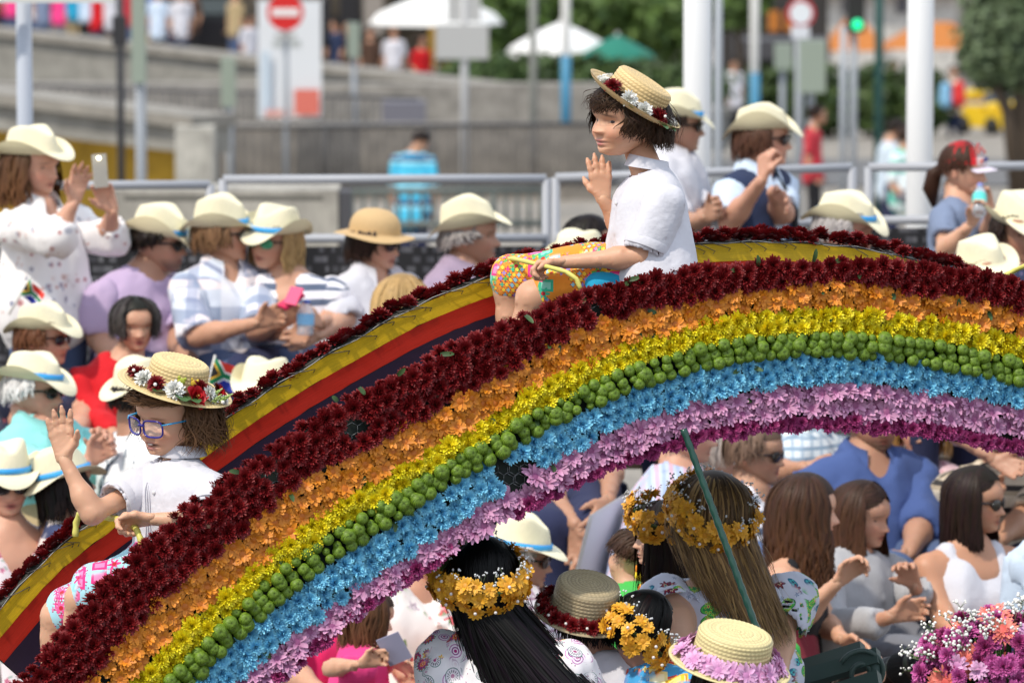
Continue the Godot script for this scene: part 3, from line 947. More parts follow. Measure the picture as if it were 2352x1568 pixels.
# ------------------------------------------------------------------ blossoms, facing +y, about 1 across the radius
func petal(b: Buf, az: float, r0: float, y0: float, el: float, L: float, w: float, curl: float, cup: float, k0: Color, k1: Color, seg := 3) -> void:
	var dir := Vector3(sin(az), 0, cos(az))
	var side := Vector3(cos(az), 0, -sin(az))
	var p := dir * r0 + Vector3.UP * y0
	var base := b.v.size()
	for g in seg + 1:
		var t := float(g) / seg
		var a := el + curl * t
		if g > 0: p += (dir * cos(a) + Vector3.UP * sin(a)) * L / seg
		var ww := w * (0.5 + 0.5 * sin(PI * minf(0.95, t * 0.8 + 0.12))) * (1.0 if t < 0.95 else 0.55)
		var nr := -dir * sin(a) + Vector3.UP * cos(a)
		var k := k0.lerp(k1, t)
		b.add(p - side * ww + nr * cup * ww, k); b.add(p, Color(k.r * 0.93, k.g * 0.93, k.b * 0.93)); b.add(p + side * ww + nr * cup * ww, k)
	b.grid(base, seg + 1, 3, false)
func blossom(rings: Array, k0: Color, k1: Color, cr: float, cc: Color, jt := 0.12) -> ArrayMesh:
	var b := Buf.new()
	for r in rings:                                       # [count, elevation, length, width, curl, cup, start radius, start height]
		for k in r[0]:
			var v := rng.randf_range(-1, 1)
			var f := 1.0 + rng.randf_range(-0.18, 0.18)
			petal(b, TAU * (k + 0.35 * v) / r[0] + r[0], r[6], r[7], r[1] + rng.randf_range(-jt, jt) * 1.6, r[2] * rng.randf_range(0.85, 1.1), r[3], r[4] + rng.randf_range(-jt, jt) * 2.0, r[5], k0 * f, k1 * f)
	ball(b, xf(Vector3(0, 0.02, 0), Vector3(0.50, 0.20, 0.50)), k0 * 0.9, 5, 10)
	if cr > 0.0: ball(b, xf(Vector3(0, 0.05, 0), Vector3(cr, cr * 0.55, cr)), cc, 5, 10)
	b.c = PackedColorArray(Array(b.c).map(func(q): return Color(minf(q.r, 0.9), minf(q.g, 0.9), minf(q.b, 0.9), 1.0)))
	return b.mesh()
func pompom() -> ArrayMesh:
	var b := Buf.new()
	var rows := 17
	var cols := 30
	for r in rows:
		var th := PI * r / (rows - 1.0)
		for k in cols:
			var a := TAU * k / cols
			var bump := 0.075 * (1.0 if (k + r) % 2 == 0 else -1.0) * sin(th) + rng.randf_range(-0.03, 0.03)
			var rr := 1.0 + bump - 0.16 * exp(-pow(th / 0.28, 2.0))
			var f := 1.0 + bump * 7.0 + rng.randf_range(-0.3, 0.3) - 0.5 * exp(-pow(th / 0.2, 2.0))
			b.add(Vector3(sin(th) * cos(a), cos(th) * 0.86, -sin(th) * sin(a)) * rr, Color(0.125 * f, 0.215 * f, 0.014 * f))
	b.grid(0, rows, cols, true)
	return b.mesh()
var FL := {}
func blossoms() -> void:
	var many := [[22, 0.05, 1.0, 0.165, 0.1, 0.45, 0.0, 0.0], [20, 0.30, 0.94, 0.16, 0.15, 0.5, 0.0, 0.03], [17, 0.55, 0.84, 0.15, 0.2, 0.55, 0.0, 0.06], [14, 0.80, 0.72, 0.13, 0.25, 0.6, 0.0, 0.09], [11, 1.08, 0.58, 0.11, 0.2, 0.6, 0.0, 0.10], [7, 1.3, 0.44, 0.09, 0.0, 0.6, 0.0, 0.10]]
	var daisy := [[14, 0.22, 1.0, 0.24, -0.2, 0.22, 0.06, 0.0], [11, 0.45, 0.90, 0.22, -0.25, 0.28, 0.05, 0.03]]
	var cupd := [[14, 0.38, 1.05, 0.22, -0.35, 0.35, 0.08, 0.0], [10, 0.62, 0.86, 0.20, -0.5, 0.40, 0.07, 0.03]]
	for k in ["burgundy", "orange", "yellow", "green", "blue", "pink", "magenta", "white", "coral", "lilac", "amber", "fuchsia"]: FL[k] = []
	for v in 4:
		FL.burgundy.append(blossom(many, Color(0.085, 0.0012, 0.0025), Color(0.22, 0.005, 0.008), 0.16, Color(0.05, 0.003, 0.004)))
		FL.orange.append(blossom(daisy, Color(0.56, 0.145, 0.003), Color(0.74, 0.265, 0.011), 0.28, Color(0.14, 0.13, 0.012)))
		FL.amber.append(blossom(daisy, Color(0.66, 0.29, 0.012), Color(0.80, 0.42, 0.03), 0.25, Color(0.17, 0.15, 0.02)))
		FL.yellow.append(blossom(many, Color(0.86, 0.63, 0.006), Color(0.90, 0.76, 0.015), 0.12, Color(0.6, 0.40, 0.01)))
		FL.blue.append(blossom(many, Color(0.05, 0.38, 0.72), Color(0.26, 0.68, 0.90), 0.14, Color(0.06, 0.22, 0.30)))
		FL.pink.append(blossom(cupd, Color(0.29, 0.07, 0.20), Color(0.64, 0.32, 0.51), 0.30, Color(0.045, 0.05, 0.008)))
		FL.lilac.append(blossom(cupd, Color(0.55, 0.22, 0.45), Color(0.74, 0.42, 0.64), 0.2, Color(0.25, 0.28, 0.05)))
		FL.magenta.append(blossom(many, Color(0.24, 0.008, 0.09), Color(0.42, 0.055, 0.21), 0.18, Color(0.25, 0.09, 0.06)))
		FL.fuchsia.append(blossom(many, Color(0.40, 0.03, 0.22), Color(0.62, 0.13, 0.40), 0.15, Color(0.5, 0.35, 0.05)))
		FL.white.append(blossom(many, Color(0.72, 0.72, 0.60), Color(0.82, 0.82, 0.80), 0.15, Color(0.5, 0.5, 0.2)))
		FL.green.append(pompom())
	FL.coral.append(blossom([[22, 0.15, 1.0, 0.12, -0.1, 0.3, 0.1, 0.0], [18, 0.35, 0.8, 0.11, -0.1, 0.3, 0.08, 0.02], [14, 0.6, 0.45, 0.08, 0.0, 0.3, 0.05, 0.04]], Color(0.75, 0.12, 0.10), Color(0.85, 0.25, 0.19), 0.24, Color(0.45, 0.12, 0.08)))
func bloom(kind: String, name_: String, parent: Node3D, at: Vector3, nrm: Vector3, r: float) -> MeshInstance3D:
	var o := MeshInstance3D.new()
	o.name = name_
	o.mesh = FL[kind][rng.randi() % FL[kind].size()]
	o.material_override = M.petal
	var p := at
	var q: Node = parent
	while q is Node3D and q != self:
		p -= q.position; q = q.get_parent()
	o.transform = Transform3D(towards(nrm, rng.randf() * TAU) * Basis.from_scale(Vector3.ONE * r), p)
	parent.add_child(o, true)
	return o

# ------------------------------------------------------------------ the rainbow float
var BD := []
func yof(pts: Array, x: float) -> float:
	var s := 0.0
	for dx in [-36.0, 0.0, 36.0]:
		var xx: float = x + dx
		var n := pts.size()
		var k := 1
		while k < n - 1 and pts[k][0] < xx: k += 1
		var a: Array = pts[k - 1]
		var b: Array = pts[k]
		s += a[1] + (b[1] - a[1]) * (xx - a[0]) / (b[0] - a[0])
	return s / 3.0
func xof(pts: Array, y: float, side: float) -> float:
	var x := 300.0
	for k in 60: x -= clampf((y - yof(pts, x)) * 0.4, -60, 60) * side
	return x
func rainbow() -> Node3D:
	BD = [
		[[30, 1568], [130, 1450], [200, 1358], [300, 1262], [380, 1180], [480, 1108], [560, 1052], [640, 1000], [700, 952], [800, 895], [900, 845], [1000, 795], [1100, 748], [1200, 708], [1300, 665], [1400, 635], [1500, 612], [1600, 600], [1750, 590], [1900, 586], [1963, 583], [2050, 588], [2116, 596], [2180, 602], [2250, 617], [2352, 642], [2452, 675]],
		[[160, 1572], [260, 1470], [340, 1370], [450, 1285], [560, 1190], [650, 1110], [760, 1045], [880, 985], [1000, 925], [1100, 872], [1200, 818], [1300, 760], [1400, 722], [1500, 698], [1600, 680], [1700, 662], [1800, 650], [1900, 647], [2000, 655], [2100, 670], [2200, 688], [2326, 716], [2452, 750]],
		[[265, 1572], [330, 1500], [420, 1420], [520, 1335], [640, 1230], [760, 1140], [880, 1070], [1000, 1008], [1100, 952], [1200, 890], [1300, 835], [1400, 788], [1500, 753], [1600, 725], [1700, 710], [1800, 705], [1900, 706], [2000, 715], [2100, 726], [2212, 740], [2300, 762], [2452, 806]],
		[[352, 1572], [390, 1530], [480, 1446], [600, 1330], [700, 1248], [820, 1176], [940, 1104], [1060, 1032], [1180, 962], [1300, 898], [1400, 853], [1500, 822], [1600, 795], [1700, 777], [1800, 770], [1900, 769], [2000, 775], [2135, 790], [2250, 815], [2352, 843], [2452, 875]],
		[[412, 1572], [460, 1520], [560, 1428], [660, 1346], [780, 1256], [900, 1178], [1000, 1114], [1100, 1058], [1200, 998], [1300, 946], [1400, 902], [1500, 868], [1600, 840], [1700, 822], [1800, 812], [1900, 812], [2000, 822], [2135, 844], [2250, 863], [2352, 886], [2452, 915]],
		[[505, 1572], [620, 1488], [740, 1398], [840, 1328], [940, 1258], [1040, 1193], [1120, 1135], [1220, 1078], [1300, 1030], [1400, 982], [1500, 945], [1600, 918], [1700, 898], [1800, 884], [1900, 878], [2000, 884], [2100, 898], [2200, 914], [2326, 934], [2452, 965]],
		[[585, 1572], [700, 1478], [800, 1395], [900, 1322], [1000, 1262], [1100, 1208], [1200, 1150], [1300, 1092], [1400, 1050], [1500, 1012], [1600, 982], [1700, 966], [1800, 957], [1900, 956], [2000, 960], [2100, 970], [2200, 986], [2352, 1012], [2452, 1040]],
		[[612, 1572], [660, 1516], [760, 1432], [860, 1360], [960, 1292], [1040, 1242], [1140, 1185], [1260, 1135], [1350, 1098], [1450, 1062], [1550, 1034], [1650, 1013], [1750, 1000], [1850, 994], [1950, 995], [2050, 1004], [2150, 1018], [2250, 1036], [2352, 1056], [2452, 1085]]]
	var rear := [[0, 1392], [80, 1298], [160, 1230], [250, 1165], [340, 1090], [440, 1015], [517, 958], [620, 890], [720, 828], [824, 771], [927, 712], [1031, 666], [1134, 629], [1240, 598], [1340, 580], [1460, 567], [1576, 560], [1668, 554], [1790, 553], [1905, 559], [2020, 574], [2112, 598], [2200, 626], [2300, 665]]
	var W := -0.54
	var c0 := FP(1300, 900)
	var root := thing("rainbow_float", "giant arched rainbow parade float covered in rows of coloured blossoms", "parade float", Vector3(c0.x, 0, c0.z))
	# front board
	var board := Buf.new()
	var dark := Color(0.012, 0.022, 0.019)
	var xs := []
	for k in 101: xs.append(-90.0 + 26.0 * k)
	var outline := func(f: float, off: float, x: float) -> Vector3:
		# points up the band from the arch's foot: f 0 = outer, 1 = inner edge
		var t := (x + 90.0) / 2600.0
		var xo := lerpf(-120.0, 2460.0, t)
		var xi := lerpf(440.0, 2460.0, t)
		var a := FP(xo, yof(BD[0], xo) + 34.0, off)
		var b := FP(xi, yof(BD[7], xi) - 12.0, off)
		return a.lerp(b, f)
	for q in [[0.0, 0.0], [1.0, 0.0], [1.0, -0.05], [0.0, -0.05], [0.0, 0.0]]:
		for x in xs: board.add(outline.call(q[0], q[1], x), dark)
	board.grid(0, 5, xs.size(), false)
	part("front_board", board, M.vc, root, false)
	# rear board, its painted inner side, soffit and floor of the trough
	var tl := []
	for k in 97: tl.append(FP(-60 + 25.0 * k, yof(rear, -60 + 25.0 * k), W))
	var low := func(k: int, dd: float) -> Vector3:
		var t: Vector3 = (tl[mini(k + 1, 96)] - tl[maxi(k - 1, 0)]).normalized()
		return tl[k] + t.cross(fn).normalized() * dd
	var dn := 1.0 if (low.call(40, 1.0) as Vector3).y < tl[40].y else -1.0
	var rb := Buf.new()
	for q in [[0.0, 0.0], [0.36, 0.0], [0.36, -0.04], [0.0, -0.04], [0.0, 0.0]]:
		for k in 97: rb.add(low.call(k, q[0] * dn) + fn * q[1], Color(0.06, 0.06, 0.05))
	rb.grid(0, 5, 97, false)
	part("rear_board", rb, M.vc, root, false)
	var y0 := 0.004
	for s in [[0.050, Color(0.85, 0.55, 0.015)], [0.098, Color(0.62, 0.028, 0.012)], [0.172, Color(0.038, 0.022, 0.050)], [0.25, Color(0.04, 0.12, 0.40)]]:
		var sb := Buf.new()
		for r in 4:
			for k in 97:
				var wob: float = 0.004 * noise.get_noise_2d(k * 30.0, s[0] * 9000.0)
				var yy: float = lerpf(y0, s[0] + (wob if s[0] < 0.2 else 0.0), r / 3.0)
				sb.add(low.call(k, yy * dn) + fn * (0.004 + (0.002 if r == 0 else 0.0)), jit(s[1], 0.04), Vector2(k * 0.06, yy * 9.0))
		sb.grid(0, 4, 97, false)
		part("painted_stripe", sb, M.paint, root)
		y0 = s[0]
	var fl := Buf.new()
	for k in 97: fl.add(low.call(k, 0.29 * dn) + fn * 0.0, Color(0.03, 0.02, 0.04))
	for k in 97: fl.add(low.call(k, 0.29 * dn) + fn * (-W - 0.05), Color(0.03, 0.02, 0.04))
	fl.grid(0, 2, 97, false)
	part("trough_floor", fl, M.vc, root)
	var so := Buf.new()
	for x in xs: so.add(outline.call(0.985, -0.03, x), Color(0.02, 0.16, 0.24))
	for x in xs: so.add(outline.call(0.985, -0.03, x) + fn * (W + 0.03), Color(0.02, 0.16, 0.24))
	so.grid(0, 2, xs.size(), false)
	part("soffit", so, M.vc, root)
	# blossoms
	var rows := [
		["burgundy", "burgundy_flower", 0, 5, 31.0, 0.0245], ["orange", "orange_daisy", 1, 3, 34.0, 0.0240], ["yellow", "yellow_flower", 2, 2, 26.0, 0.0250],
		["green", "green_pompom", 3, 3, 28.5, 0.0160], ["blue", "blue_flower", 4, 3, 31.0, 0.0240], ["pink", "pink_daisy", 5, 2, 30.0, 0.0275], ["magenta", "magenta_flower", 6, 2, 23.0, 0.0195]]
	var gaps := [[622, 1096, 20], [1170, 1098, 34], [1205, 1080, 20], [1140, 1156, 16], [1372, 716, 16], [808, 985, 24], [1808, 745, 8]]
	for r in rows:
		var B0: Array = BD[r[2]]
		var B1: Array = BD[r[2] + 1]
		var n: int = r[3]
		var lot := []
		for j in n:
			var x := -150.0 if r[2] < 2 else 100.0
			while x < 2420.0:
				var y0_ := yof(B0, x)
				var y1_ := yof(B1, x)
				var f := (j + 0.5) / n
				f = lerpf(0.5, f, 1.22 if r[0] == "green" else (0.86 if r[0] in ["yellow", "blue"] else 1.0))
				var y := lerpf(y0_, y1_, f)
				if r[0] == "burgundy": y = lerpf(y0_ + 26.0, y1_ - 12.0, j / 4.0)
				if r[0] == "magenta": y = lerpf(y0_ + 10.0, maxf(y0_ + 10.0, y1_ - 16.0), f)
				var sl := (yof(B0, x + 20) - yof(B0, x - 20)) / 40.0
				var near := 1.0 + 0.11 * (1300.0 - x) / 1300.0        # rows further along the arch are further off
				x += r[4] * near * rng.randf_range(0.86, 1.14) / sqrt(1.0 + sl * sl)
				if y > 1640.0 or y1_ - y0_ < 4.0: continue
				var px: float = x + rng.randf_range(-4, 4) + (r[4] * 0.5 if j % 2 == 1 else 0.0) / sqrt(1.0 + sl * sl)
				var py: float = y + rng.randf_range(-8, 8) * (0.3 if r[0] == "green" else 1.0) + (r[4] * 0.5 * sl / sqrt(1.0 + sl * sl) if j % 2 == 1 else 0.0)
				var skip := false
				for g in gaps:
					if Vector2(px - g[0], py - g[1]).length() < g[2] + (4.0 if r[0] != "burgundy" else 8.0): skip = true
				if skip: continue
				var small := 1.0
				if r[0] == "green": small = rng.randf_range(0.85, 1.1) if rng.randf() > 0.12 else 0.65
				if r[0] == "magenta" and x < 900.0 and j == 0: continue
				var tl_ := rng.randf_range(-0.35, 0.35) if r[0] != "green" else 0.0
				var nn := (fn + Vector3(rng.randf_range(-0.38, 0.38), 0.22 + tl_ + (0.25 if r[0] == "pink" else 0.0), 0)).normalized()
				var sc: float = r[5] * rng.randf_range(0.86, 1.14) * small
				lot.append([px, FP(px, py, 0.012 + rng.randf_range(0.0, 0.014) + (0.014 if r[0] == "green" else 0.0)), nn, sc])
		lot.sort_custom(func(a, b): return a[0] < b[0])
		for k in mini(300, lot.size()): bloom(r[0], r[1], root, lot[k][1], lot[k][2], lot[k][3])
		if lot.size() > 300:                                # the rest, furthest along the arch, as one part
			var mm := MultiMesh.new()
			mm.transform_format = MultiMesh.TRANSFORM_3D
			mm.mesh = FL[r[0]][0]
			mm.instance_count = lot.size() - 300
			for k in mm.instance_count:
				var w: Array = lot[300 + k]
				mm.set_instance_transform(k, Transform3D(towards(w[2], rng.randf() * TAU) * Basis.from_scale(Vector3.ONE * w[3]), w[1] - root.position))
			var mi := MultiMeshInstance3D.new()
			mi.name = r[1] + "_row"; mi.multimesh = mm; mi.material_override = M.petal
			root.add_child(mi, true)
			mi.set_meta("kind", "stuff")
	# a roll of burgundy along the rear rim, and one over the front rim
	var x := -60.0
	while x < 2300.0:
		if x > 285.0 and x < 500.0: x = 500.0
		var sl := (yof(rear, x + 20) - yof(rear, x - 20)) / 40.0
		var up := Vector3(-sl * -0.5, 1.0, 0).normalized()
		for j in 3:
			bloom("burgundy", "rim_flower", root, FP(x + rng.randf_range(-8, 8), yof(rear, x) - rng.randf_range(2, 22), W - 0.015 + rng.randf_range(-0.03, 0.02)), (up + fn * rng.randf_range(-0.9, 0.5) + Vector3(rng.randf_range(-0.5, 0.5), 0, 0)).normalized(), 0.0245 * rng.randf_range(0.85, 1.15))
		x += 30.0 / sqrt(1.0 + sl * sl) * (1.12 - 0.12 * x / 1300.0)
	x = -60.0
	while x < 2400.0:
		var sl := (yof(BD[0], x + 20) - yof(BD[0], x - 20)) / 40.0
		bloom("burgundy", "edge_flower", root, FP(x, yof(BD[0], x) + rng.randf_range(20, 34), -0.02 + rng.randf_range(-0.02, 0.02)), (Vector3(0, 1, 0) + fn * rng.randf_range(-0.2, 0.8) + Vector3(rng.randf_range(-0.4, 0.4), 0, 0)).normalized(), 0.0225 * rng.randf_range(0.85, 1.15))
		x += 30.0 / sqrt(1.0 + sl * sl)
	for q in 80:
		var lx := rng.randf_range(20.0, 2330.0)
		var bi := rng.randi() % 6
		var ly := yof(BD[bi], lx) + rng.randf_range(6, 30)
		if ly > 1600.0 or (bi > 2 and lx < 430.0): continue
		var lf := Buf.new()
		petal(lf, rng.randf() * TAU, 0.0, 0.0, rng.randf_range(0.2, 0.9), rng.randf_range(0.018, 0.034), 0.006, -0.4, 0.3, Color(0.02, 0.05, 0.01), Color(0.045, 0.10, 0.02), 4)
		var T := Transform3D(towards(fn + Vector3(0, 0.3, 0)), FP(lx, ly, 0.020))
		for k2 in lf.v.size(): lf.v[k2] = T * lf.v[k2]
		part("leaf", lf, M.petal, root)
	# chicken wire that shows in the gaps
	var wire := Buf.new()
	var steel := Color(0.30, 0.32, 0.33)
	for g in gaps:
		var hs := 15.0
		for iy in range(-3, 4):
			for ix in range(-3, 4):
				var cx: float = g[0] + (ix + 0.5 * (iy & 1)) * hs * 1.732
				var cy: float = g[1] + iy * hs * 1.5
				if Vector2(cx - g[0], cy - g[1]).length() > g[2] + 12: continue
				for e in 3:
					var a0 := PI / 6 + e * PI / 3
					var a1 := a0 + PI / 3
					tube(wire, [FP(cx + cos(a0) * hs, cy + sin(a0) * hs, 0.007), FP(cx + cos(a1) * hs, cy + sin(a1) * hs, 0.008)], [0.0008], 4, steel)
	part("chicken_wire", wire, M.metal, root).set_meta("kind", "stuff")
	# loops of binding wire along the rear rim
	var loops := Buf.new()
	var k := 3
	while k < 95:
		var a: Vector3 = low.call(k, -0.006 * dn) + fn * 0.008
		var t: Vector3 = (tl[mini(k + 1, 96)] - tl[k]).normalized()
		var L := rng.randf_range(0.035, 0.075)
		var e: Vector3 = low.call(k, rng.randf_range(0.010, 0.024) * dn) + fn * 0.012 + t * L
		tube(loops, [a - fn * 0.02, a, a.lerp(e, 0.5) + fn * 0.006, e, e - t * 0.006 - Vector3.UP * 0.006], [0.0011], 5, Color(0.10, 0.09, 0.08))
		k += rng.randi_range(1, 3)
	for q in 1:
		var run := []
		for j in 97: run.append(low.call(j, (0.001 + 0.006 * q + 0.003 * sin(j * 1.3 + q)) * dn) + fn * 0.009)
		tube(loops, run, [0.0012], 5, Color(0.35, 0.35, 0.33))
	part("binding_wire", loops, M.satin, root).set_meta("kind", "stuff")
	# handles the children hold, seats, prop
	var yel := Color(0.62, 0.58, 0.13)
	for h in [[[[172, 1232, 11.98], [174, 1200, 11.98], [182, 1180, 11.97], [196, 1181, 11.93], [231, 1186, 11.84], [262, 1190, 11.78], [290, 1200, 11.72], [312, 1214, 11.68], [322, 1238, 11.66], [326, 1262, 11.66]], 0.0078],
			[[[1150, 612, 12.34], [1158, 597, 12.33], [1178, 594, 12.28], [1214, 602, 12.14], [1256, 612, 12.05], [1300, 624, 12.02], [1324, 640, 12.01], [1334, 664, 12.01]], 0.0058],
			[[[2310, 632, 12.75], [2330, 622, 12.75], [2352, 612, 12.72], [2390, 600, 12.7]], 0.006]]:
		var pts := []
		var rad := []
		for q in h[0].size() * 3 - 2:
			var a: int = q / 3
			var f: float = (q % 3) / 3.0
			var u: Array = h[0][a]
			var v: Array = h[0][mini(a + 1, h[0].size() - 1)]
			pts.append(P(lerpf(u[0], v[0], f), lerpf(u[1], v[1], f), lerpf(u[2], v[2], f)))
			rad.append(h[1] * (1.0 + 0.10 * sin(q * 2.4)))
		var hb := Buf.new()
		tube(hb, pts, rad, 10, yel)
		part("handle", hb, M.satin, root)
	for s in [[[1500, 640, 12.22]], [[430, 1305, 11.85]]]:
		var q: Array = s[0]
		var sb := Buf.new()
		box(sb, Transform3D(Basis(Vector3.UP, deg_to_rad(YAW)), P(q[0], q[1] + 26, q[2])), Vector3(0.3, 0.04, 0.42), Color(0.03, 0.02, 0.04))
		part("seat_board", sb, M.satin, root, false)
	var pole := Buf.new()
	var pa := P(1570, 985, 12.02)
	var pb := P(1748, 1470, 12.0)
	var pp := []
	var pr := []
	for q in 140:
		pp.append(pa.lerp(pb + (pb - pa) * 1.6, q / 139.0)); pr.append(0.0086 + 0.0008 * sin(q * 1.9))
	tube(pole, pp, pr, 12, Color(0.012, 0.060, 0.045))
	part("support_pole", pole, M.gloss, root)
	return root

# ------------------------------------------------------------------ the two children on the float
func collar(b: Buf, at: Vector3, bs: Basis, rx: float, rz: float, h: float, flare: float) -> void:
	var base := b.v.size()
	for r in 5:
		var t: float = [0.0, 0.5, 1.0, 1.0, 0.2][r]
		var g: float = [1.0 + flare, 1.0 + flare * 0.4, 1.0, 0.95, 0.95][r]
		for k in 40:
			var a := TAU * k / 40
			b.add(at + bs * Vector3(rx * g * sin(a), h * t * (1.0 + 0.15 * cos(a)), rz * g * cos(a)), Color.WHITE)
	b.grid(base, 5, 40, true)
func strawhat(root: Node3D, at: Vector3, axis: Vector3, rc: float, h: float, rb: float, droop: float, col: Color, ox := 1.0) -> Array:
	var y := axis.normalized()
	var z := (Vector3(0, 0, 1) - y * y.z).normalized()
	var X := Transform3D(Basis(y.cross(z), y, z), at)
	var b := Buf.new()
	boater(b, X, rc, h, rb, col, droop, ox)
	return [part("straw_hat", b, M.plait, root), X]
# flowers round a hat: [kind, angle from the front in degrees (+ to the right), radius, height, size]
func trim(hat: Node3D, X: Transform3D, list: Array) -> void:
	for q in list:
		var a := deg_to_rad(q[1])
		var dir := Vector3(sin(a), 0, cos(a))
		var n := X.basis * (dir * 0.75 + Vector3.UP * 0.6)
		if q[0] == "leaf":
			var b := Buf.new()
			petal(b, a + q[3], q[2], 0.006, 0.25, q[4], q[4] * 0.36, -0.3, 0.2, Color(0.02, 0.07, 0.015), Color(0.05, 0.13, 0.03), 4)
			for k in b.v.size(): b.v[k] = X * b.v[k]
			part("leaf", b, M.petal, hat)
		elif q[0] == "rose":
			var b := Buf.new()
			for k in 13:
				var t := k / 13.0
				petal(b, k * 2.4, 0.02 + 0.35 * t, 0.1 * (1.0 - t), 1.45 - 0.75 * t, 0.75 + 0.3 * t, 0.42 + 0.1 * t, -0.7 * t, 0.55, Color(0.30, 0.003, 0.006), Color(0.52, 0.008, 0.016), 4)
			ball(b, xf(Vector3(0, 0.55, 0), Vector3.ONE * 0.17), Color(0.75, 0.6, 0.12), 5, 8)
			var T := Transform3D(towards(n, a) * Basis.from_scale(Vector3.ONE * q[4]), X * (dir * q[2] + Vector3.UP * q[3]))
			for k in b.v.size(): b.v[k] = T * b.v[k]
			part("rose", b, M.petal, hat)
		elif q[0] == "bud":
			var b := Buf.new()
			for k in 26:
				var t := k / 26.0
				var p := Vector3(sin(k * 2.4), 0, cos(k * 2.4)) * 0.32 * (1.0 - t) + Vector3.UP * t * 2.0
				ball(b, xf(p, Vector3(0.15, 0.26, 0.15) * (1.0 - 0.5 * t)), Color(0.30, 0.45, 0.10).lerp(Color(0.55, 0.65, 0.30), rng.randf()), 4, 6)
			var T := Transform3D(towards(X.basis * (dir * 0.35 + Vector3(q[3], 0.8, 0))) * Basis.from_scale(Vector3.ONE * q[4]), X * (dir * q[2] + Vector3.UP * 0.005))
			for k in b.v.size(): b.v[k] = T * b.v[k]
			part("flower_bud", b, M.petal, hat)
		elif q[0] == "pearl":
			var b := Buf.new()
			ball(b, xf(X * (dir * q[2] + Vector3.UP * q[3]), Vector3.ONE * q[4]), Color(0.78, 0.76, 0.72), 6, 10)
			part("pearl", b, M.gloss, hat)
		else:
			bloom(q[0], q[0] + "_flower", hat, X * (dir * q[2] + Vector3.UP * q[3]), n + Vector3(rng.randf_range(-0.2, 0.2), rng.randf_range(-0.1, 0.2), 0) * n.length(), q[4])
func boyshirt(root: Node3D, N: Vector3, f: Vector3, l: Vector3, dn: Vector3, by: float, lean: float, cx: Vector3) -> void:
	var cb_ := Buf.new()
	collar(cb_, cx, face(by, lean), 0.047, 0.050, 0.026, 0.16)
	part("collar", cb_, M.white, root)
	var pl := Buf.new()
	var bt := Buf.new()
	var out := func(s: float, u: float) -> float:
		var b := 0.75
		var g := 0.025
		var ln := 0.215
		var t := clampf((s - 0.125 * b) / ln, 0.0, 1.0)
		var R := lerpf(0.082 * b + g, 0.092 * b + g * 1.6, t)
		var v := maxf(0.0, absf(u) - 0.052 * b)
		var w := maxf(0.0, 0.125 * b - s)
		return sqrt(maxf(0.0004, R * R - v * v - w * w)) + 0.002
	for k in 7:                                          # pleats of the bib, following the chest
		if k == 3: continue
		var u := (k - 3) * 0.0085 + (0.012 if k > 3 else -0.012)
		var run := []
		for j in 12:
			var s := 0.05 + 0.012 * j
			run.append(N + dn * s + f * (out.call(s, u) as float) + l * u)
		tube(pl, run, [0.0020], 5, Color.WHITE, 1.0)
	part("pleats", pl, M.white, root)
	for j in 3:
		var s := 0.07 + 0.06 * j
		ball(bt, xf(N + dn * s + f * ((out.call(s, 0.0) as float) + 0.003), Vector3(0.0055, 0.0055, 0.003), face(by)), Color(0.66, 0.66, 0.68), 5, 10)
	part("buttons", bt, M.gloss, root)
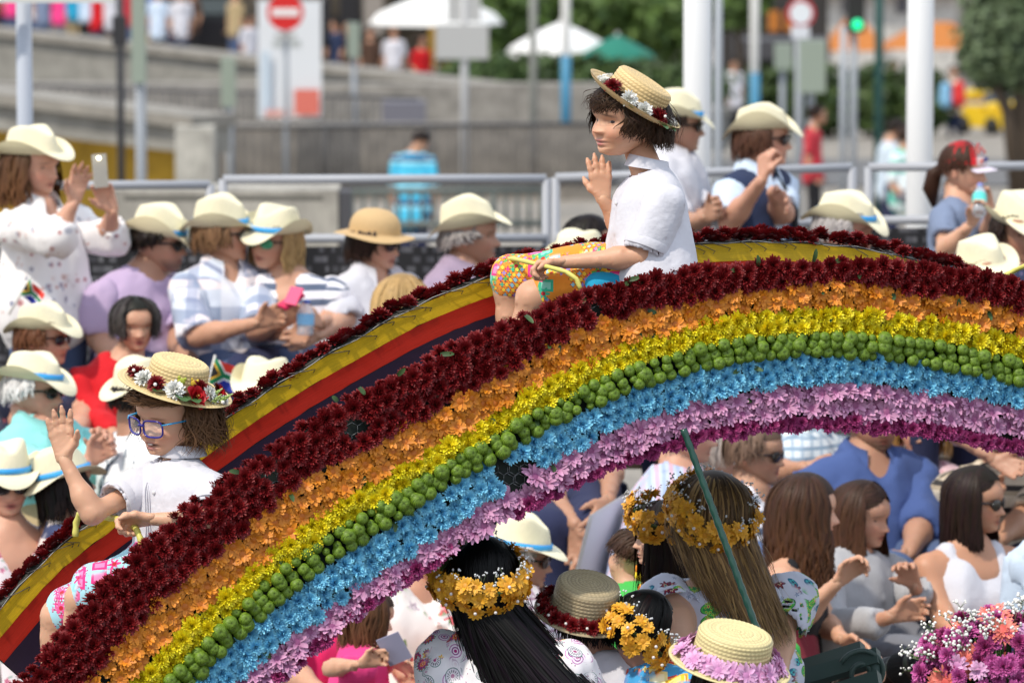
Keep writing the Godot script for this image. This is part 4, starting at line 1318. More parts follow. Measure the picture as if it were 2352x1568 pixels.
func boys() -> void:
	var skin := lin("cb9b7d")
	var r := person("dark-haired child in white shirt and orange shorts seated near the top of the arch", {
		"d": 12.2, "hd": [1446, 268, 194, -60, 3, 2], "n": [1497, 400], "hip": [1492, 606], "by": -78, "b": 0.74, "arm": 0.86, "pale": 0.0, "sk": skin, "fine": 2.6, "cell": 0.0085, "hcell": 0.0038, "hl": 0.118,
		"face": {"kid": 1.0, "nose": 1.15, "eye": 1.22, "lip": Color(0.46, 0.16, 0.15), "smile": 0.3, "gaze": Vector2(0.0, 0.0)}, "floor": 0.5,
		"A": [[1476, 588, -0.13], [1296, 602, -0.11], [1236, 610, -0.10], Vector3(-0.3, 0.3, 0.8), 0.95, Vector3(0, -1, 0.2)], "B": [[1432, 530, 0.10], [1386, 458, 0.06], [1374, 352, 0.05], Vector3(-1, 0.15, 0.0), 0.12, Vector3(1, 0, -0.4)],
		"top": {"m": M.white, "sl": 0.84, "cuff": true, "loose": 0.032, "fit": 0.026, "fold": 0.008, "tail": 0.03}, "pants": M.shortsorange, "lname": "shorts",
		"kn": [[1272, 662, -0.02], [1184, 640, 0.13]], "an": [[1266, 672, -0.02], [1178, 652, 0.13]], "hatted": true,
		"hair": {"col": Color(0.022, 0.012, 0.007), "tip": Color(0.045, 0.022, 0.011), "n": 1400, "w": 0.015, "seg": 9, "s0": [0.78, 0.92], "open": 1.0, "fringe": 0.92, "top": 0.8, "side": 1.20, "back": 1.42, "puff": 0.10, "fpuff": 0.35, "front0": 0.55, "caplow": 1.15, "fly": 140, "wave": 0.10, "freq": 1.1, "curl": -0.05, "drift": 0.30, "ragged": 1.0, "comb": -0.2}})
	childlegs(12.2, r, [[1226, 684, -0.02], [1174, 664, 0.13]], [[1200, 800, 0.0], [1178, 790, 0.14]], [[1320, 656, -0.04], [1290, 632, 0.1]], skin, 0.042)
	var j: Dictionary = r.get_meta("j")
	boyshirt(r, j.N, j.f, j.l, (j.hip - j.N).normalized(), -78, -8, P(1487, 386, 12.2))
	var wb := Buf.new()
	sdf(wb, [[P(1545, 622, 12.14), P(1372, 654, 12.12), 0.036, 0.034], [P(1545, 622, 12.26), P(1390, 646, 12.26), 0.040, 0.036]], 0.009, 0.03, Color.WHITE)
	part("waistband", wb, M.teal, r)
	var h := strawhat(r, P(1452, 238, 12.19), Vector3(0.535, 0.84, 0.10), 0.0775, 0.066, 0.131, -0.016, lin("e3c58e"))
	trim(h[0], h[1], [["white", -78, 0.095, 0.012, 0.019], ["white", -62, 0.10, 0.015, 0.017], ["burgundy", -42, 0.100, 0.020, 0.024], ["leaf", -25, 0.085, 0.4, 0.045], ["white", -10, 0.100, 0.018, 0.0235], ["white", 16, 0.102, 0.016, 0.0225], ["leaf", 32, 0.09, 0.5, 0.05], ["burgundy", 40, 0.102, 0.018, 0.0255], ["burgundy", 52, 0.104, 0.010, 0.018], ["leaf", 58, 0.10, -0.3, 0.05], ["leaf", 70, 0.09, 0.3, 0.04], ["white", 78, 0.106, 0.012, 0.020], ["white", 96, 0.112, 0.008, 0.019], ["white", 112, 0.112, 0.006, 0.017], ["pearl", -8, 0.112, 0.03, 0.004], ["pearl", 42, 0.12, 0.03, 0.004], ["white", 150, 0.1, 0.012, 0.02], ["burgundy", 190, 0.1, 0.012, 0.02], ["white", 230, 0.1, 0.012, 0.02]])

	r = person("curly-haired child in blue glasses and white shirt waving low on the arch", {
		"d": 11.8, "hd": [400, 948, 196, -46, 12, 4], "W": 0.30, "n": [412, 1056], "hip": [436, 1275], "by": -48, "b": 0.76, "arm": 0.80, "pale": 0.0, "sk": lin("cfa083"), "fine": 2.6, "cell": 0.0085, "hcell": 0.0036, "hl": 0.128, "hatted": true,
		"face": {"kid": 0.9, "nose": 1.1, "lip": Color(0.50, 0.19, 0.17), "open": 0.8, "squint": true, "brow": Color(0.16, 0.08, 0.04)}, "floor": 0.5,
		"A": [[478, 1196, -0.16], [352, 1192, -0.14], [272, 1196, -0.10], Vector3(-0.2, 0.5, 0.6), 1.0, Vector3(0.2, -1, 0.3)], "B": [[210, 1180, -0.06], [146, 1054, -0.05], [132, 930, -0.05], Vector3(1, 0.1, 0.15), 0.10, Vector3(0, 0, 1)],
		"top": {"m": M.white, "sl": 0.60, "cuff": true, "loose": 0.028, "fit": 0.024, "fold": 0.008, "tail": 0.05}, "pants": M.shortsblue, "lname": "shorts",
		"kn": [[222, 1360, -0.05], [160, 1400, 0.08]], "an": [[212, 1374, -0.05], [152, 1412, 0.08]],
		"hair": {"col": Color(0.060, 0.030, 0.015), "tip": Color(0.15, 0.075, 0.034), "n": 1500, "w": 0.014, "seg": 11, "s0": [0.6, 0.88], "open": 1.3, "top": 0.62, "fringe": 0.74, "side": 1.34, "back": 1.52, "fpuff": 0.5, "front0": 0.58, "caplow": 1.15, "puff": 0.13, "fly": 160, "wave": 0.17, "freq": 1.3, "curl": 0.14, "drift": 0.3, "ragged": 1.3}})
	childlegs(11.8, r, [[192, 1376, -0.05], [136, 1416, 0.08]], [[178, 1480, -0.02], [126, 1512, 0.1]], [[300, 1330, -0.04], [280, 1330, 0.08]], lin("cfa083"), 0.043)
	j = r.get_meta("j")
	boyshirt(r, j.N, j.f, j.l, (j.hip - j.N).normalized(), -48, 0, P(421, 1046, 11.8))
	h = strawhat(r, P(402, 886, 11.79), Vector3(0.25, 0.95, 0.13), 0.0725, 0.062, 0.140, 0.004, lin("e8cf98"))
	trim(h[0], h[1], [["burgundy", -66, 0.098, 0.016, 0.023], ["burgundy", -84, 0.104, 0.012, 0.020], ["white", -45, 0.102, 0.016, 0.0255], ["leaf", -35, 0.09, 0.3, 0.04], ["burgundy", -23, 0.104, 0.018, 0.024], ["white", 3, 0.106, 0.016, 0.0265], ["leaf", 14, 0.10, 0.2, 0.05], ["leaf", 24, 0.10, -0.2, 0.055], ["rose", 32, 0.104, 0.008, 0.026], ["burgundy", 42, 0.09, 0.028, 0.022], ["white", 50, 0.108, 0.022, 0.019], ["white", 58, 0.11, 0.008, 0.018], ["bud", 60, 0.10, 0.3, 0.021], ["bud", 66, 0.122, 0.5, 0.019], ["bud", 54, 0.122, 0.2, 0.015], ["rose", 84, 0.106, 0.006, 0.021], ["white", 72, 0.126, 0.005, 0.015], ["burgundy", 100, 0.10, 0.012, 0.02], ["pearl", -62, 0.116, 0.026, 0.004], ["pearl", -20, 0.124, 0.022, 0.0045], ["pearl", 4, 0.126, 0.020, 0.004], ["pearl", 64, 0.134, 0.006, 0.005], ["burgundy", 150, 0.1, 0.012, 0.02], ["white", 200, 0.1, 0.012, 0.02]])
	var tag := Buf.new()                                   # small wooden cut-outs pinned to the crown
	var HX: Transform3D = h[1]
	for q in [[0.19, Color(0.42, 0.48, 0.06)], [0.62, Color(0.72, 0.50, 0.05)]]:
		var p := HX * Vector3(0.075 * sin(q[0]), 0.034, 0.075 * cos(q[0]))
		ball(tag, xf(p, Vector3(0.0095, 0.0085, 0.0025), HX.basis), q[1], 6, 12)
		for sx in [-1.0, 1.0]: ball(tag, xf(p + HX.basis * Vector3(sx * 0.0075, 0.008, 0), Vector3(0.004, 0.004, 0.0022), HX.basis), q[1], 5, 8)
		ball(tag, xf(p + HX.basis * Vector3(0, -0.013, 0), Vector3(0.006, 0.007, 0.0022), HX.basis), q[1] * 0.8, 5, 8)
	part("hat_charm", tag, M.satin, h[0])
	# glasses
	var X: Transform3D = r.get_meta("x")
	var hh := X.basis.x.length()
	var fr := Buf.new()
	var gl := Buf.new()
	for sg in [-1.0, 1.0]:
		var rim := []
		for k in 29:
			var a := TAU * k / 28
			var ex := signf(cos(a)) * pow(absf(cos(a)), 0.6) * 0.135
			var ey := signf(sin(a)) * pow(absf(sin(a)), 0.6) * 0.098
			rim.append(X * Vector3(sg * 0.165 + ex, 0.445 + ey, 0.485 - 0.35 * maxf(0.0, absf(sg * 0.165 + ex) - 0.12)))
		tube(fr, rim, [0.0145 * hh], 8, Color(0.03, 0.022, 0.22), 0.8, Vector3.ZERO, false)
		var base := gl.v.size()
		var m := gl.add(X * Vector3(sg * 0.165, 0.445, 0.47), Color(0.8, 0.85, 0.9))
		for k in 28: gl.add(rim[k], Color(0.8, 0.85, 0.9))
		for k in 28: gl.tri(m, base + 1 + k, base + 1 + (k + 1) % 28)
		tube(fr, [X * Vector3(sg * 0.30, 0.50, 0.43), X * Vector3(sg * 0.37, 0.51, 0.36), X * Vector3(sg * 0.405, 0.50, 0.12), X * Vector3(sg * 0.41, 0.47, -0.08)], [0.016 * hh, 0.021 * hh, 0.021 * hh, 0.014 * hh], 8, Color(0.02, 0.28, 0.56), 0.5)
	tube(fr, [X * Vector3(-0.05, 0.47, 0.492), X * Vector3(0, 0.485, 0.508), X * Vector3(0.05, 0.47, 0.492)], [0.018 * hh], 8, Color(0.03, 0.022, 0.22))
	part("glasses_frame", fr, M.gloss, r)
	var gm := mat(0.03, 0.0, Color(0.9, 0.95, 1.0, 0.12), false)
	gm.transparency = BaseMaterial3D.TRANSPARENCY_ALPHA
	part("lenses", gl, gm, r)
	var tb := Buf.new()
	ball(tb, X * xf(Vector3(0, 0.222, 0.385), Vector3(0.045, 0.012, 0.02)), Color(0.75, 0.72, 0.66), 5, 10)
	part("teeth", tb, M.gloss, r)
func childlegs(d: float, r: Node3D, kn: Array, an: Array, th: Array, skin: Color, rk: float) -> void:
	var b := Buf.new()
	for k in 2:
		var K := P(kn[k][0], kn[k][1], d + kn[k][2])
		var A := P(an[k][0], an[k][1], d + an[k][2])
		var T := P(th[k][0], th[k][1], d + th[k][2])
		sdf(b, [[T, K, rk * 0.75, rk], [K, K.lerp(A, 0.5), rk * 0.98, rk * 0.86], [K.lerp(A, 0.5), K + (A - K).normalized() * 0.22, rk * 0.9, rk * 0.6]], 0.008, 0.02, skin)
	part("legs", b, M.skin, r)

# ------------------------------------------------------------------ street, terrace and everything beyond the barrier
func foliage(b: Buf, c: Vector3, r: Vector3, n: int, s: float, k0: Color, k1: Color) -> void:
	for q in n:
		var d := Vector3(rng.randfn(), rng.randfn(), rng.randfn()).normalized() * pow(rng.randf(), 0.35)
		var p := c + d * r * (0.80 + 0.35 * noise.get_noise_3d(d.x * 22.0 + c.x * 3.0, d.y * 22.0, d.z * 22.0))
		var bs := towards(d + Vector3(rng.randf_range(-1, 1), rng.randf_range(-0.3, 1.2), rng.randf_range(-1, 1)), rng.randf() * TAU)
		var z := s * rng.randf_range(0.6, 1.4)
		var k := jit(k0.lerp(k1, rng.randf()), 0.2)
		var a := b.add(p + bs * Vector3(-z, 0, 0), k)
		b.add(p + bs * Vector3(0, z * 0.12, -z * 0.55), k); b.add(p + bs * Vector3(z, 0, 0), k); b.add(p + bs * Vector3(0, z * 0.12, z * 0.55), k)
		b.quad(a, a + 1, a + 2, a + 3)
func tree(n: String, label: String, cat: String, base: Vector3, crowns: Array, k0: Color, k1: Color, leaf: float, group := "") -> void:
	var o := thing(n, label, cat, base, group)
	var t := Buf.new()
	var f := Buf.new()
	for c in crowns:
		var p: Vector3 = c[0]
		tube(t, [base, base.lerp(p, 0.5) + Vector3(0.1, 0.3, 0), p], [0.12, 0.09, 0.03], 8, Color(0.09, 0.065, 0.045))
		foliage(f, p, c[1], c[2], leaf, k0, k1)
	part("trunk", t, M.vc, o)
	part("crown", f, M.leaf, o)
func post(n: String, label: String, cat: String, x: float, y0: float, d: float, r: float, k: Color, group := "") -> Node3D:
	var g := P(x, 60, d)
	g.z -= 0.13
	var o := thing(n, label, cat, Vector3(g.x, ground(d), g.z), group)
	var top := P(x, y0, d)
	var b := Buf.new()
	tube(b, [Vector3(g.x, ground(d), g.z), Vector3(g.x, top.y, g.z)], [r], 16, k)
	part("pole", b, M.satin, o)
	return o
func slab(name_: String, o: Node3D, x0: float, x1: float, y0: float, y1: float, d: float, th: float, k: Color, m: Material = null) -> MeshInstance3D:
	var a := P(x0, y0, d)
	var e := P(x1, y1, d)
	var b := Buf.new()
	box(b, Transform3D(Basis(), (a + e) / 2), Vector3(absf(e.x - a.x), absf(a.y - e.y), th), k)
	return part(name_, b, m if m else M.vc, o, false)
func barriers() -> void:
	var k := Color(0.36, 0.375, 0.41)
	var spec := [[-60, 482, 426, 424, 552, 550, "left of the lilac T-shirt man"], [512, 1255, 412, 410, 548, 546, "behind the row of seated hats"], [1276, 1958, 408, 384, 545, 505, "behind the standing vest woman"], [1996, 2460, 384, 380, 506, 500, "behind the girl in a cap"]]
	for s in spec:
		var d := 19.6
		var a := P(s[0], s[2], d)
		var o := thing("crowd_barrier", "grey steel crowd barrier frame %s" % s[6], "barrier", Vector3(a.x, ground(d), a.z), "crowd barriers behind the spectators")
		var c := [P(s[0], s[2], d), P(s[1], s[3], d), P(s[1], s[5], d), P(s[0], s[4], d)]
		for e in [[0, 1, "top_rail"], [3, 2, "lower_rail"]]:
			var b := Buf.new()
			tube(b, [c[e[0]], c[e[1]]], [0.0175], 12, k)
			part(e[2], b, M.satin, o)
		for e in [0, 1]:
			var b := Buf.new()
			var g: Vector3 = c[e]
			tube(b, [g, Vector3(g.x, 0.02, g.z)], [0.0175], 12, k)
			box(b, Transform3D(Basis(), Vector3(g.x, 0.01, g.z)), Vector3(0.08, 0.02, 0.6), k)
			part("post", b, M.satin, o)
		var im := pic(128, Color("1b1b1f"))
		for q in 300: im.fill_rect(Rect2i(rng.randi() % 124, (rng.randi() % 16) * 8, rng.randi_range(2, 7), 5), Color("3a3a40").lightened(rng.randf() * 0.2))
		if not M.has("banner"): M.banner = cloth(im, 1.6)
		var bb := Buf.new()
		var n := c[3] as Vector3
		var f := c[2] as Vector3
		for r in 6:
			for q in 30: bb.add(n.lerp(f, q / 29.0) + Vector3(0, -0.03 - 0.11 * r, 0.03 + 0.008 * sin(q * 1.1 + r)), Color.WHITE)
		bb.grid(0, 6, 30, false)
		part("dark_banner", bb, M.banner, o)
func railing(label: String, x0: float, y0: float, x1: float, y1: float, d0: float, d1: float, h: float, gap: float, k: Color, th := 0.016) -> void:
	var a := P(x0, y0, d0)
	var e := P(x1, y1, d1)
	var o := thing("railing", label, "railing", Vector3(a.x, a.y - h, a.z))
	var b := Buf.new()
	for q in [0.0, h - 0.08]: tube(b, [a - Vector3(0, q, 0), e - Vector3(0, q, 0)], [0.03], 6, k)
	part("rail", b, M.satin, o)
	var n := int((e - a).length() / gap)
	for q in n + 1:
		var bar := Buf.new()
		var p := a.lerp(e, float(q) / n)
		tube(bar, [p, p - Vector3(0, h, 0)], [th * (1.8 if q % 12 == 0 else 1.0)], 5, k)
		part("bar", bar, M.satin, o)
func parasol(label: String, x: float, y: float, w: float, drop: float, d: float, k: Color) -> void:
	var top := P(x, y, d)
	var r := w / 2.0 / FPX * d
	var h := drop / FPX * d
	var o := thing("parasol", label, "parasol", Vector3(top.x, top.y - 2.6, top.z))
	var b := Buf.new()
	for q in 9:
		for j in 32:
			var a := TAU * j / 32
			var t := q / 8.0
			var sc := 1.0 - 0.06 * t * absf(sin(a * 4.0))
			b.add(top + Vector3(cos(a) * r * t * sc, -h * (0.75 * t + 0.25 * t * t) - (0.0 if q < 8 else 0.12), sin(a) * r * t * sc), k)
	b.grid(0, 9, 32, true)
	part("canopy", b, M.vc, o)
	b = Buf.new()
	tube(b, [top + Vector3(0, 0.05, 0), top - Vector3(0, 2.6, 0)], [0.03], 8, Color(0.5, 0.5, 0.48))
	part("pole", b, M.satin, o)
func house(n: String, label: String, x0: float, x1: float, y0: float, d: float, k: Color, wins: Array, wk: Color, roof := Color(-1, 0, 0)) -> Node3D:
	var a := P(x0, y0, d)
	var e := P(x1, y0, d)
	var o := thing(n, label, "building", Vector3((a.x + e.x) / 2, ground(d), a.z))
	var b := Buf.new()
	var hgt := a.y - ground(d) + 2.0
	box(b, Transform3D(Basis(), Vector3((a.x + e.x) / 2, a.y - hgt / 2, a.z - 4.0)), Vector3(e.x - a.x, hgt, 8.0), k)
	part("wall", b, M.stone, o, false)
	for w in wins:
		slab("window", o, w[0], w[1], w[2], w[3], d - 0.02, 0.16, wk, M.gloss)
	if roof.r >= 0.0:
		b = Buf.new()
		var w2 := (e.x - a.x) / 2 + 0.5
		var c := Vector3((a.x + e.x) / 2, a.y + 0.003, a.z - 4.0)
		var base := b.v.size()
		for p in [Vector3(-w2, 0, 4.6), Vector3(w2, 0, 4.6), Vector3(w2, 0, -4.6), Vector3(-w2, 0, -4.6), Vector3(-w2 * 0.4, 2.2, 0), Vector3(w2 * 0.4, 2.2, 0)]: b.add(c + p, roof)
		for t in [[0, 4, 5], [0, 5, 1], [1, 5, 2], [2, 5, 4], [2, 4, 3], [3, 4, 0]]: b.tri(base + t[0], base + t[1], base + t[2])
		part("roof", b, M.vc, o, false)
	return o
func roundsign(o: Node3D, x: float, y: float, rpx: float, d: float, ring: Color, inner: Color, rf: float) -> void:
	var c := P(x, y, d - 0.05)
	var r := rpx / FPX * d
	var b := Buf.new()
	tube(b, [c + Vector3(0, 0, -0.02), c + Vector3(0, 0, 0.02)], [r], 36, ring, 1.0, Vector3.UP)
	part("sign_plate", b, M.satin, o, false)
	b = Buf.new()
	if rf > 0.0: tube(b, [c + Vector3(0, 0, 0.015), c + Vector3(0, 0, 0.026)], [r * rf], 36, inner, 1.0, Vector3.UP)
	else: box(b, Transform3D(Basis(), c + Vector3(0, 0, 0.024)), Vector3(r * 1.5, r * 0.4, 0.01), inner)
	part("sign_symbol", b, M.satin, o, false)

func setting() -> void:
	var g := Buf.new()
	for z in [60.0, 20.0, 5.0, 0.0, -8.0, -15.0, -21.0, -40.0, -80.0, -160.0, -300.0, -560.0]:
		for k in 9: g.add(Vector3(-280 + 70 * k, ground(-z), z), Color(0.33, 0.305, 0.27))
	g.grid(0, 12, 9, false)
	struct("ground", g, M.stone)
	g = Buf.new()
	for z in [14.0, 0.0, -10.0, -14.2]:
		for k in 9: g.add(Vector3(-120 + 30 * k, 0.004, z), Color(0.10, 0.10, 0.10))
	g.grid(0, 4, 9, false)
	struct("street", g, M.stone)
	g = Buf.new()
	for d in [77.0, 85.0, 93.0]:
		for k in 9: g.add(Vector3(-90 + 30 * k, ground(d) + 0.03, -d), Color(0.16, 0.16, 0.165))
	g.grid(0, 3, 9, false)
	struct("road", g, M.stone)
	# terrace walls on the left
	var grey := Color(0.32, 0.315, 0.295)
	var runs := [[-700, 1, 104.0, 590, 146, 96.0, 1.9, 1.5, "long pale concrete parapet below the far crowd at upper left"], [590, 146, 96.0, 980, 190, 92.0, 1.4, 1.2, "pale concrete parapet below the cafe terrace"], [980, 190, 92.0, 1650, 266, 86.0, 0.72, 0.62, "pale concrete parapet in front of the hedge and parasols"], [-640, 152, 63.0, 492, 292, 57.0, 0.36, 0.30, "pale concrete coping above the yellow wall"]]
	for w in runs:
		var o := thing("parapet_wall", w[8], "wall", P(w[0], w[1] + 80, w[2]))
		var b := Buf.new()
		wallbox(b, P(w[0], w[1], w[2]), P(w[3], w[4], w[5]), w[6], w[7], 0.5, grey)
		part("wall_face", b, M.stone, o, false)
		b = Buf.new()
		wallbox(b, P(w[0], w[1], w[2]) + Vector3(0, 0.14, 0.05), P(w[3], w[4], w[5]) + Vector3(0, 0.14, 0.05), 0.138, 0.138, 0.7, Color(0.33, 0.315, 0.29))
		part("coping", b, M.stone, o, false)
	var o := thing("yellow_wall", "ochre yellow wall under the pale concrete coping at left", "wall", P(160, 410, 59.6))
	var b := Buf.new()
	wallbox(b, P(-640, 188, 63.7), P(420, 312, 58.4), 3.5, 3.5, 0.3, Color(0.68, 0.42, 0.05))
	part("wall_face", b, M.stone, o, false)
	o = thing("concrete_pier", "square pale concrete pier at the end of the yellow wall", "pier", P(450, 420, 57.0))
	slab("pier_face", o, 408, 494, 286, 640, 56.9, 0.8, Color(0.55, 0.54, 0.50), M.stone)
	o = thing("retaining_wall", "shaded grey-brown retaining wall behind the dark railings", "wall", P(900, 420, 70))
	slab("wall_face", o, 480, 1400, 282, 640, 72.0, 0.6, Color(0.30, 0.275, 0.25), M.stone)
	o = thing("terrace_wall", "weathered grey wall under the long parapet, behind railings", "wall", P(300, 300, 84))
	slab("wall_face", o, -800, 1400, 190, 560, 86.0, 0.6, Color(0.36, 0.34, 0.31), M.stone)
	o = thing("metal_cabinet", "grey-violet metal cabinet standing below the cafe parapet", "cabinet", P(928, 292, 78))
	slab("door", o, 878, 978, 232, 292, 78.0, 0.5, Color(0.16, 0.16, 0.19))
	slab("plinth", o, 872, 984, 292, 300, 78.0, 0.6, Color(0.12, 0.12, 0.13))
	railing("dark bar railing between the long parapet and the coping", 70, 196, 960, 226, 80.0, 79.0, 0.62, 0.13, Color(0.08, 0.08, 0.09), 0.02)
	railing("tall dark bar railing behind the crowd barrier", 500, 292, 1420, 284, 64.0, 66.0, 0.85, 0.12, Color(0.06, 0.06, 0.065), 0.021)
	railing("green-grey balustrade low behind the crowd barrier", 806, 440, 1270, 436, 42.0, 42.0, 0.36, 0.10, Color(0.10, 0.12, 0.11))
	o = thing("concrete_block", "low concrete block with a dark slot behind the barrier", "block", P(530, 540, 30))
	slab("block_face", o, 268, 780, 428, 620, 30.0, 0.5, Color(0.45, 0.43, 0.39), M.stone)
	slab("slot", o, 285, 742, 449, 461, 29.74, 0.02, Color(0.12, 0.115, 0.10))
	slab("end_post", o, 782, 806, 436, 620, 29.9, 0.3, Color(0.07, 0.07, 0.075))
	barriers()
	# poles and signs
	var steel := Color(0.34, 0.37, 0.41)
	post("flag_mast", "thick white mast directly behind the upper child", "mast", 1605, -700, 21.6, 0.061, Color(0.74, 0.75, 0.76), "")
	post("flag_mast", "thick white mast left of the girl in a cap", "mast", 2121, -700, 21.6, 0.0585, Color(0.74, 0.75, 0.76), "")
	o = post("steel_post", "blue-grey square steel post at the upper left edge", "post", 47, -300, 21.0, 0.034, Color(0.42, 0.46, 0.53))
	slab("crossbar", o, -60, 262, -10, 6, 21.0, 0.05, Color(0.60, 0.62, 0.60))
	o = post("lamp_post", "slim black post with a small box in front of the yellow wall", "post", 272, -120, 44.0, 0.034, Color(0.025, 0.025, 0.03))
	slab("control_box", o, 258, 290, 36, 106, 44.0, 0.12, Color(0.03, 0.03, 0.033))
	var pale := Color(0.27, 0.32, 0.27)
	for q in [["rear of a pale green traffic light on a grey pole at upper left", 318, -20, 190, 42.0, 15], ["rear of a green traffic light on a low pole by the terrace railing", 524, 132, 244, 60.0, 16], ["rear of a pale green signal box beside the cafe", 812, 52, 132, 80.0, 14], ["rear of a pale green traffic light under the round sign at right", 1866, 92, 212, 60.0, 30], ["grey-green signal box near the white-shirted walker at right", 1800, 100, 158, 80.0, 20]]:
		o = post("traffic_light", q[0], "traffic light", q[1], q[2] + 2, q[4], 0.045, steel)
		slab("signal_housing", o, q[1] - q[5], q[1] + q[5], q[2], q[3], q[4] + 0.01, 0.22, pale)
	o = post("no_entry_sign", "round red no-entry sign with white bar at the top", "sign", 655, -20, 70.0, 0.04, steel)
	roundsign(o, 655, 28, 42, 70.0, Color(0.60, 0.012, 0.015), Color(0.78, 0.78, 0.78), 0.0)
	slab("back_bracket", o, 632, 678, 76, 88, 70.0, 0.04, Color(0.35, 0.36, 0.35))
	o = thing("street_banner", "hanging white street banner with a small red square behind the no-entry sign", "banner", P(664, 280, 71))
	slab("banner_cloth", o, 592, 738, 2, 272, 71.0, 0.02, Color(0.68, 0.72, 0.76))
	slab("red_print", o, 676, 733, 205, 264, 70.97, 0.02, Color(0.66, 0.17, 0.13))
	slab("pink_print", o, 608, 668, 252, 268, 70.97, 0.02, Color(0.66, 0.36, 0.32))
	slab("blue_print", o, 600, 620, 120, 266, 70.965, 0.012, Color(0.52, 0.62, 0.72))
	slab("grey_lettering", o, 626, 690, 92, 108, 70.965, 0.012, Color(0.40, 0.44, 0.44))
	slab("banner_rod", o, 588, 742, -4, 4, 71.0, 0.05, Color(0.3, 0.3, 0.3))
	o = post("road_sign", "grey rear of two rectangular road signs on one pole", "sign", 1066, -20, 66.0, 0.05, Color(0.42, 0.43, 0.44))
	slab("sign_back", o, 1001, 1122, 56, 136, 66.1, 0.04, Color(0.44, 0.45, 0.45))
	slab("sign_back", o, 1028, 1104, -30, 50, 66.1, 0.04, Color(0.44, 0.45, 0.45))
	o = post("prohibition_sign", "round white sign with a red ring and a small plate below it", "sign", 1838, -20, 62.0, 0.05, steel)
	roundsign(o, 1840, 30, 34, 62.0, Color(0.42, 0.03, 0.04), Color(0.70, 0.74, 0.78), 0.74)
	slab("small_plate", o, 1818, 1860, 60, 88, 61.9, 0.03, Color(0.62, 0.65, 0.70))
	o = post("green_light", "traffic light showing bright green at upper right", "traffic light", 1964, -30, 62.0, 0.045, steel)
	slab("signal_housing", o, 1946, 1986, -40, 74, 61.95, 0.3, Color(0.02, 0.022, 0.022))
	b = Buf.new()
	ball(b, xf(P(1970, 57, 61.7), Vector3(0.068, 0.068, 0.05)), Color(0.02, 0.75, 0.5))
	var lamp := mat(0.4, 0.0, Color(0.02, 0.6, 0.42), false)
	lamp.emission_enabled = true; lamp.emission = Color(0.02, 0.95, 0.62); lamp.emission_energy_multiplier = 1.6
	part("green_lamp", b, lamp, o)
	post("steel_post", "plain grey post right beside the green traffic light", "post", 1940, 60, 66.0, 0.045, steel)
	post("lamp_post", "dark green lamp post between the green light and the white mast", "post", 2022, -300, 60.0, 0.055, Color(0.015, 0.07, 0.06))
	post("steel_post", "slim grey post close to the right side of the first white mast", "post", 1652, -100, 40.0, 0.03, steel)
	for q in [[1300, "white pole with blue foot in front of the white parasol"], [1735, "white pole with blue foot right of the first white mast"]]:
		o = post("festival_pole", q[1], "pole", q[0], -100, 84.0, 0.075, Color(0.55, 0.55, 0.53), "blue-footed white poles")
		b = Buf.new()
		var pa := P(q[0], 128 if q[0] == 1300 else 168, 84.0)
		tube(b, [pa, pa - Vector3(0, 1.6, 0)], [0.082], 12, Color(0.05, 0.24, 0.40))
		part("blue_foot", b, M.satin, o)
	post("steel_post", "thin grey post left of the blue-footed pole by the parasol", "post", 1225, -100, 78.0, 0.06, Color(0.22, 0.23, 0.21))
	parasol("large white parasol at the top beside the road signs", 1002, -22, 310, 62, 96.0, Color(0.76, 0.76, 0.74))
	parasol("white parasol in front of the hedge at the top middle", 1288, 50, 262, 66, 98.0, Color(0.76, 0.76, 0.75))
	parasol("dark green parasol right of the white one", 1418, 80, 190, 52, 97.0, Color(0.015, 0.17, 0.12))
	parasol("white parasol partly hidden by the first white mast", 1480, -6, 200, 44, 110.0, Color(0.72, 0.72, 0.72))
	# buildings far behind
	house("shop_house", "dark brown shop building behind the upper left crowd", -800, 560, -260, 122.0, Color(0.10, 0.075, 0.06), [[300, 340, -30, 60], [350, 395, -30, 60], [420, 470, -20, 70], [20, 60, -40, 30], [90, 130, -40, 30]], Color(0.16, 0.03, 0.035))
	var cafe := house("cafe_building", "dim cafe front with ochre panel beside the banner", 560, 1060, -260, 116.0, Color(0.13, 0.11, 0.09), [[700, 760, -20, 130], [780, 830, -20, 120], [900, 960, -20, 60]], Color(0.03, 0.03, 0.035))
	slab("ochre_panel", cafe, 985, 1045, -30, 160, 115.8, 0.3, Color(0.38, 0.22, 0.03))
	slab("stone_pillar", cafe, 835, 880, -60, 80, 115.7, 0.4, Color(0.30, 0.27, 0.24))
	house("white_house", "white building with terracotta orange roof at the upper right", 1900, 2200, -14, 190.0, Color(0.72, 0.71, 0.70), [[1935, 1960, -6, 30], [2060, 2085, -6, 30]], Color(0.10, 0.10, 0.12), Color(0.50, 0.22, 0.10))
	house("arcade_house", "shadowy building with amber lit windows behind the round sign", 1660, 1905, -200, 170.0, Color(0.05, 0.045, 0.045), [[1765, 1790, 24, 72], [1802, 1828, 24, 72]], Color(0.45, 0.16, 0.03))
	house("grey_block", "plain grey building far beyond the tree at right", 2180, 2700, -240, 210.0, Color(0.30, 0.29, 0.28), [[2230, 2260, -60, 0], [2290, 2320, -60, 0]], Color(0.08, 0.08, 0.1))
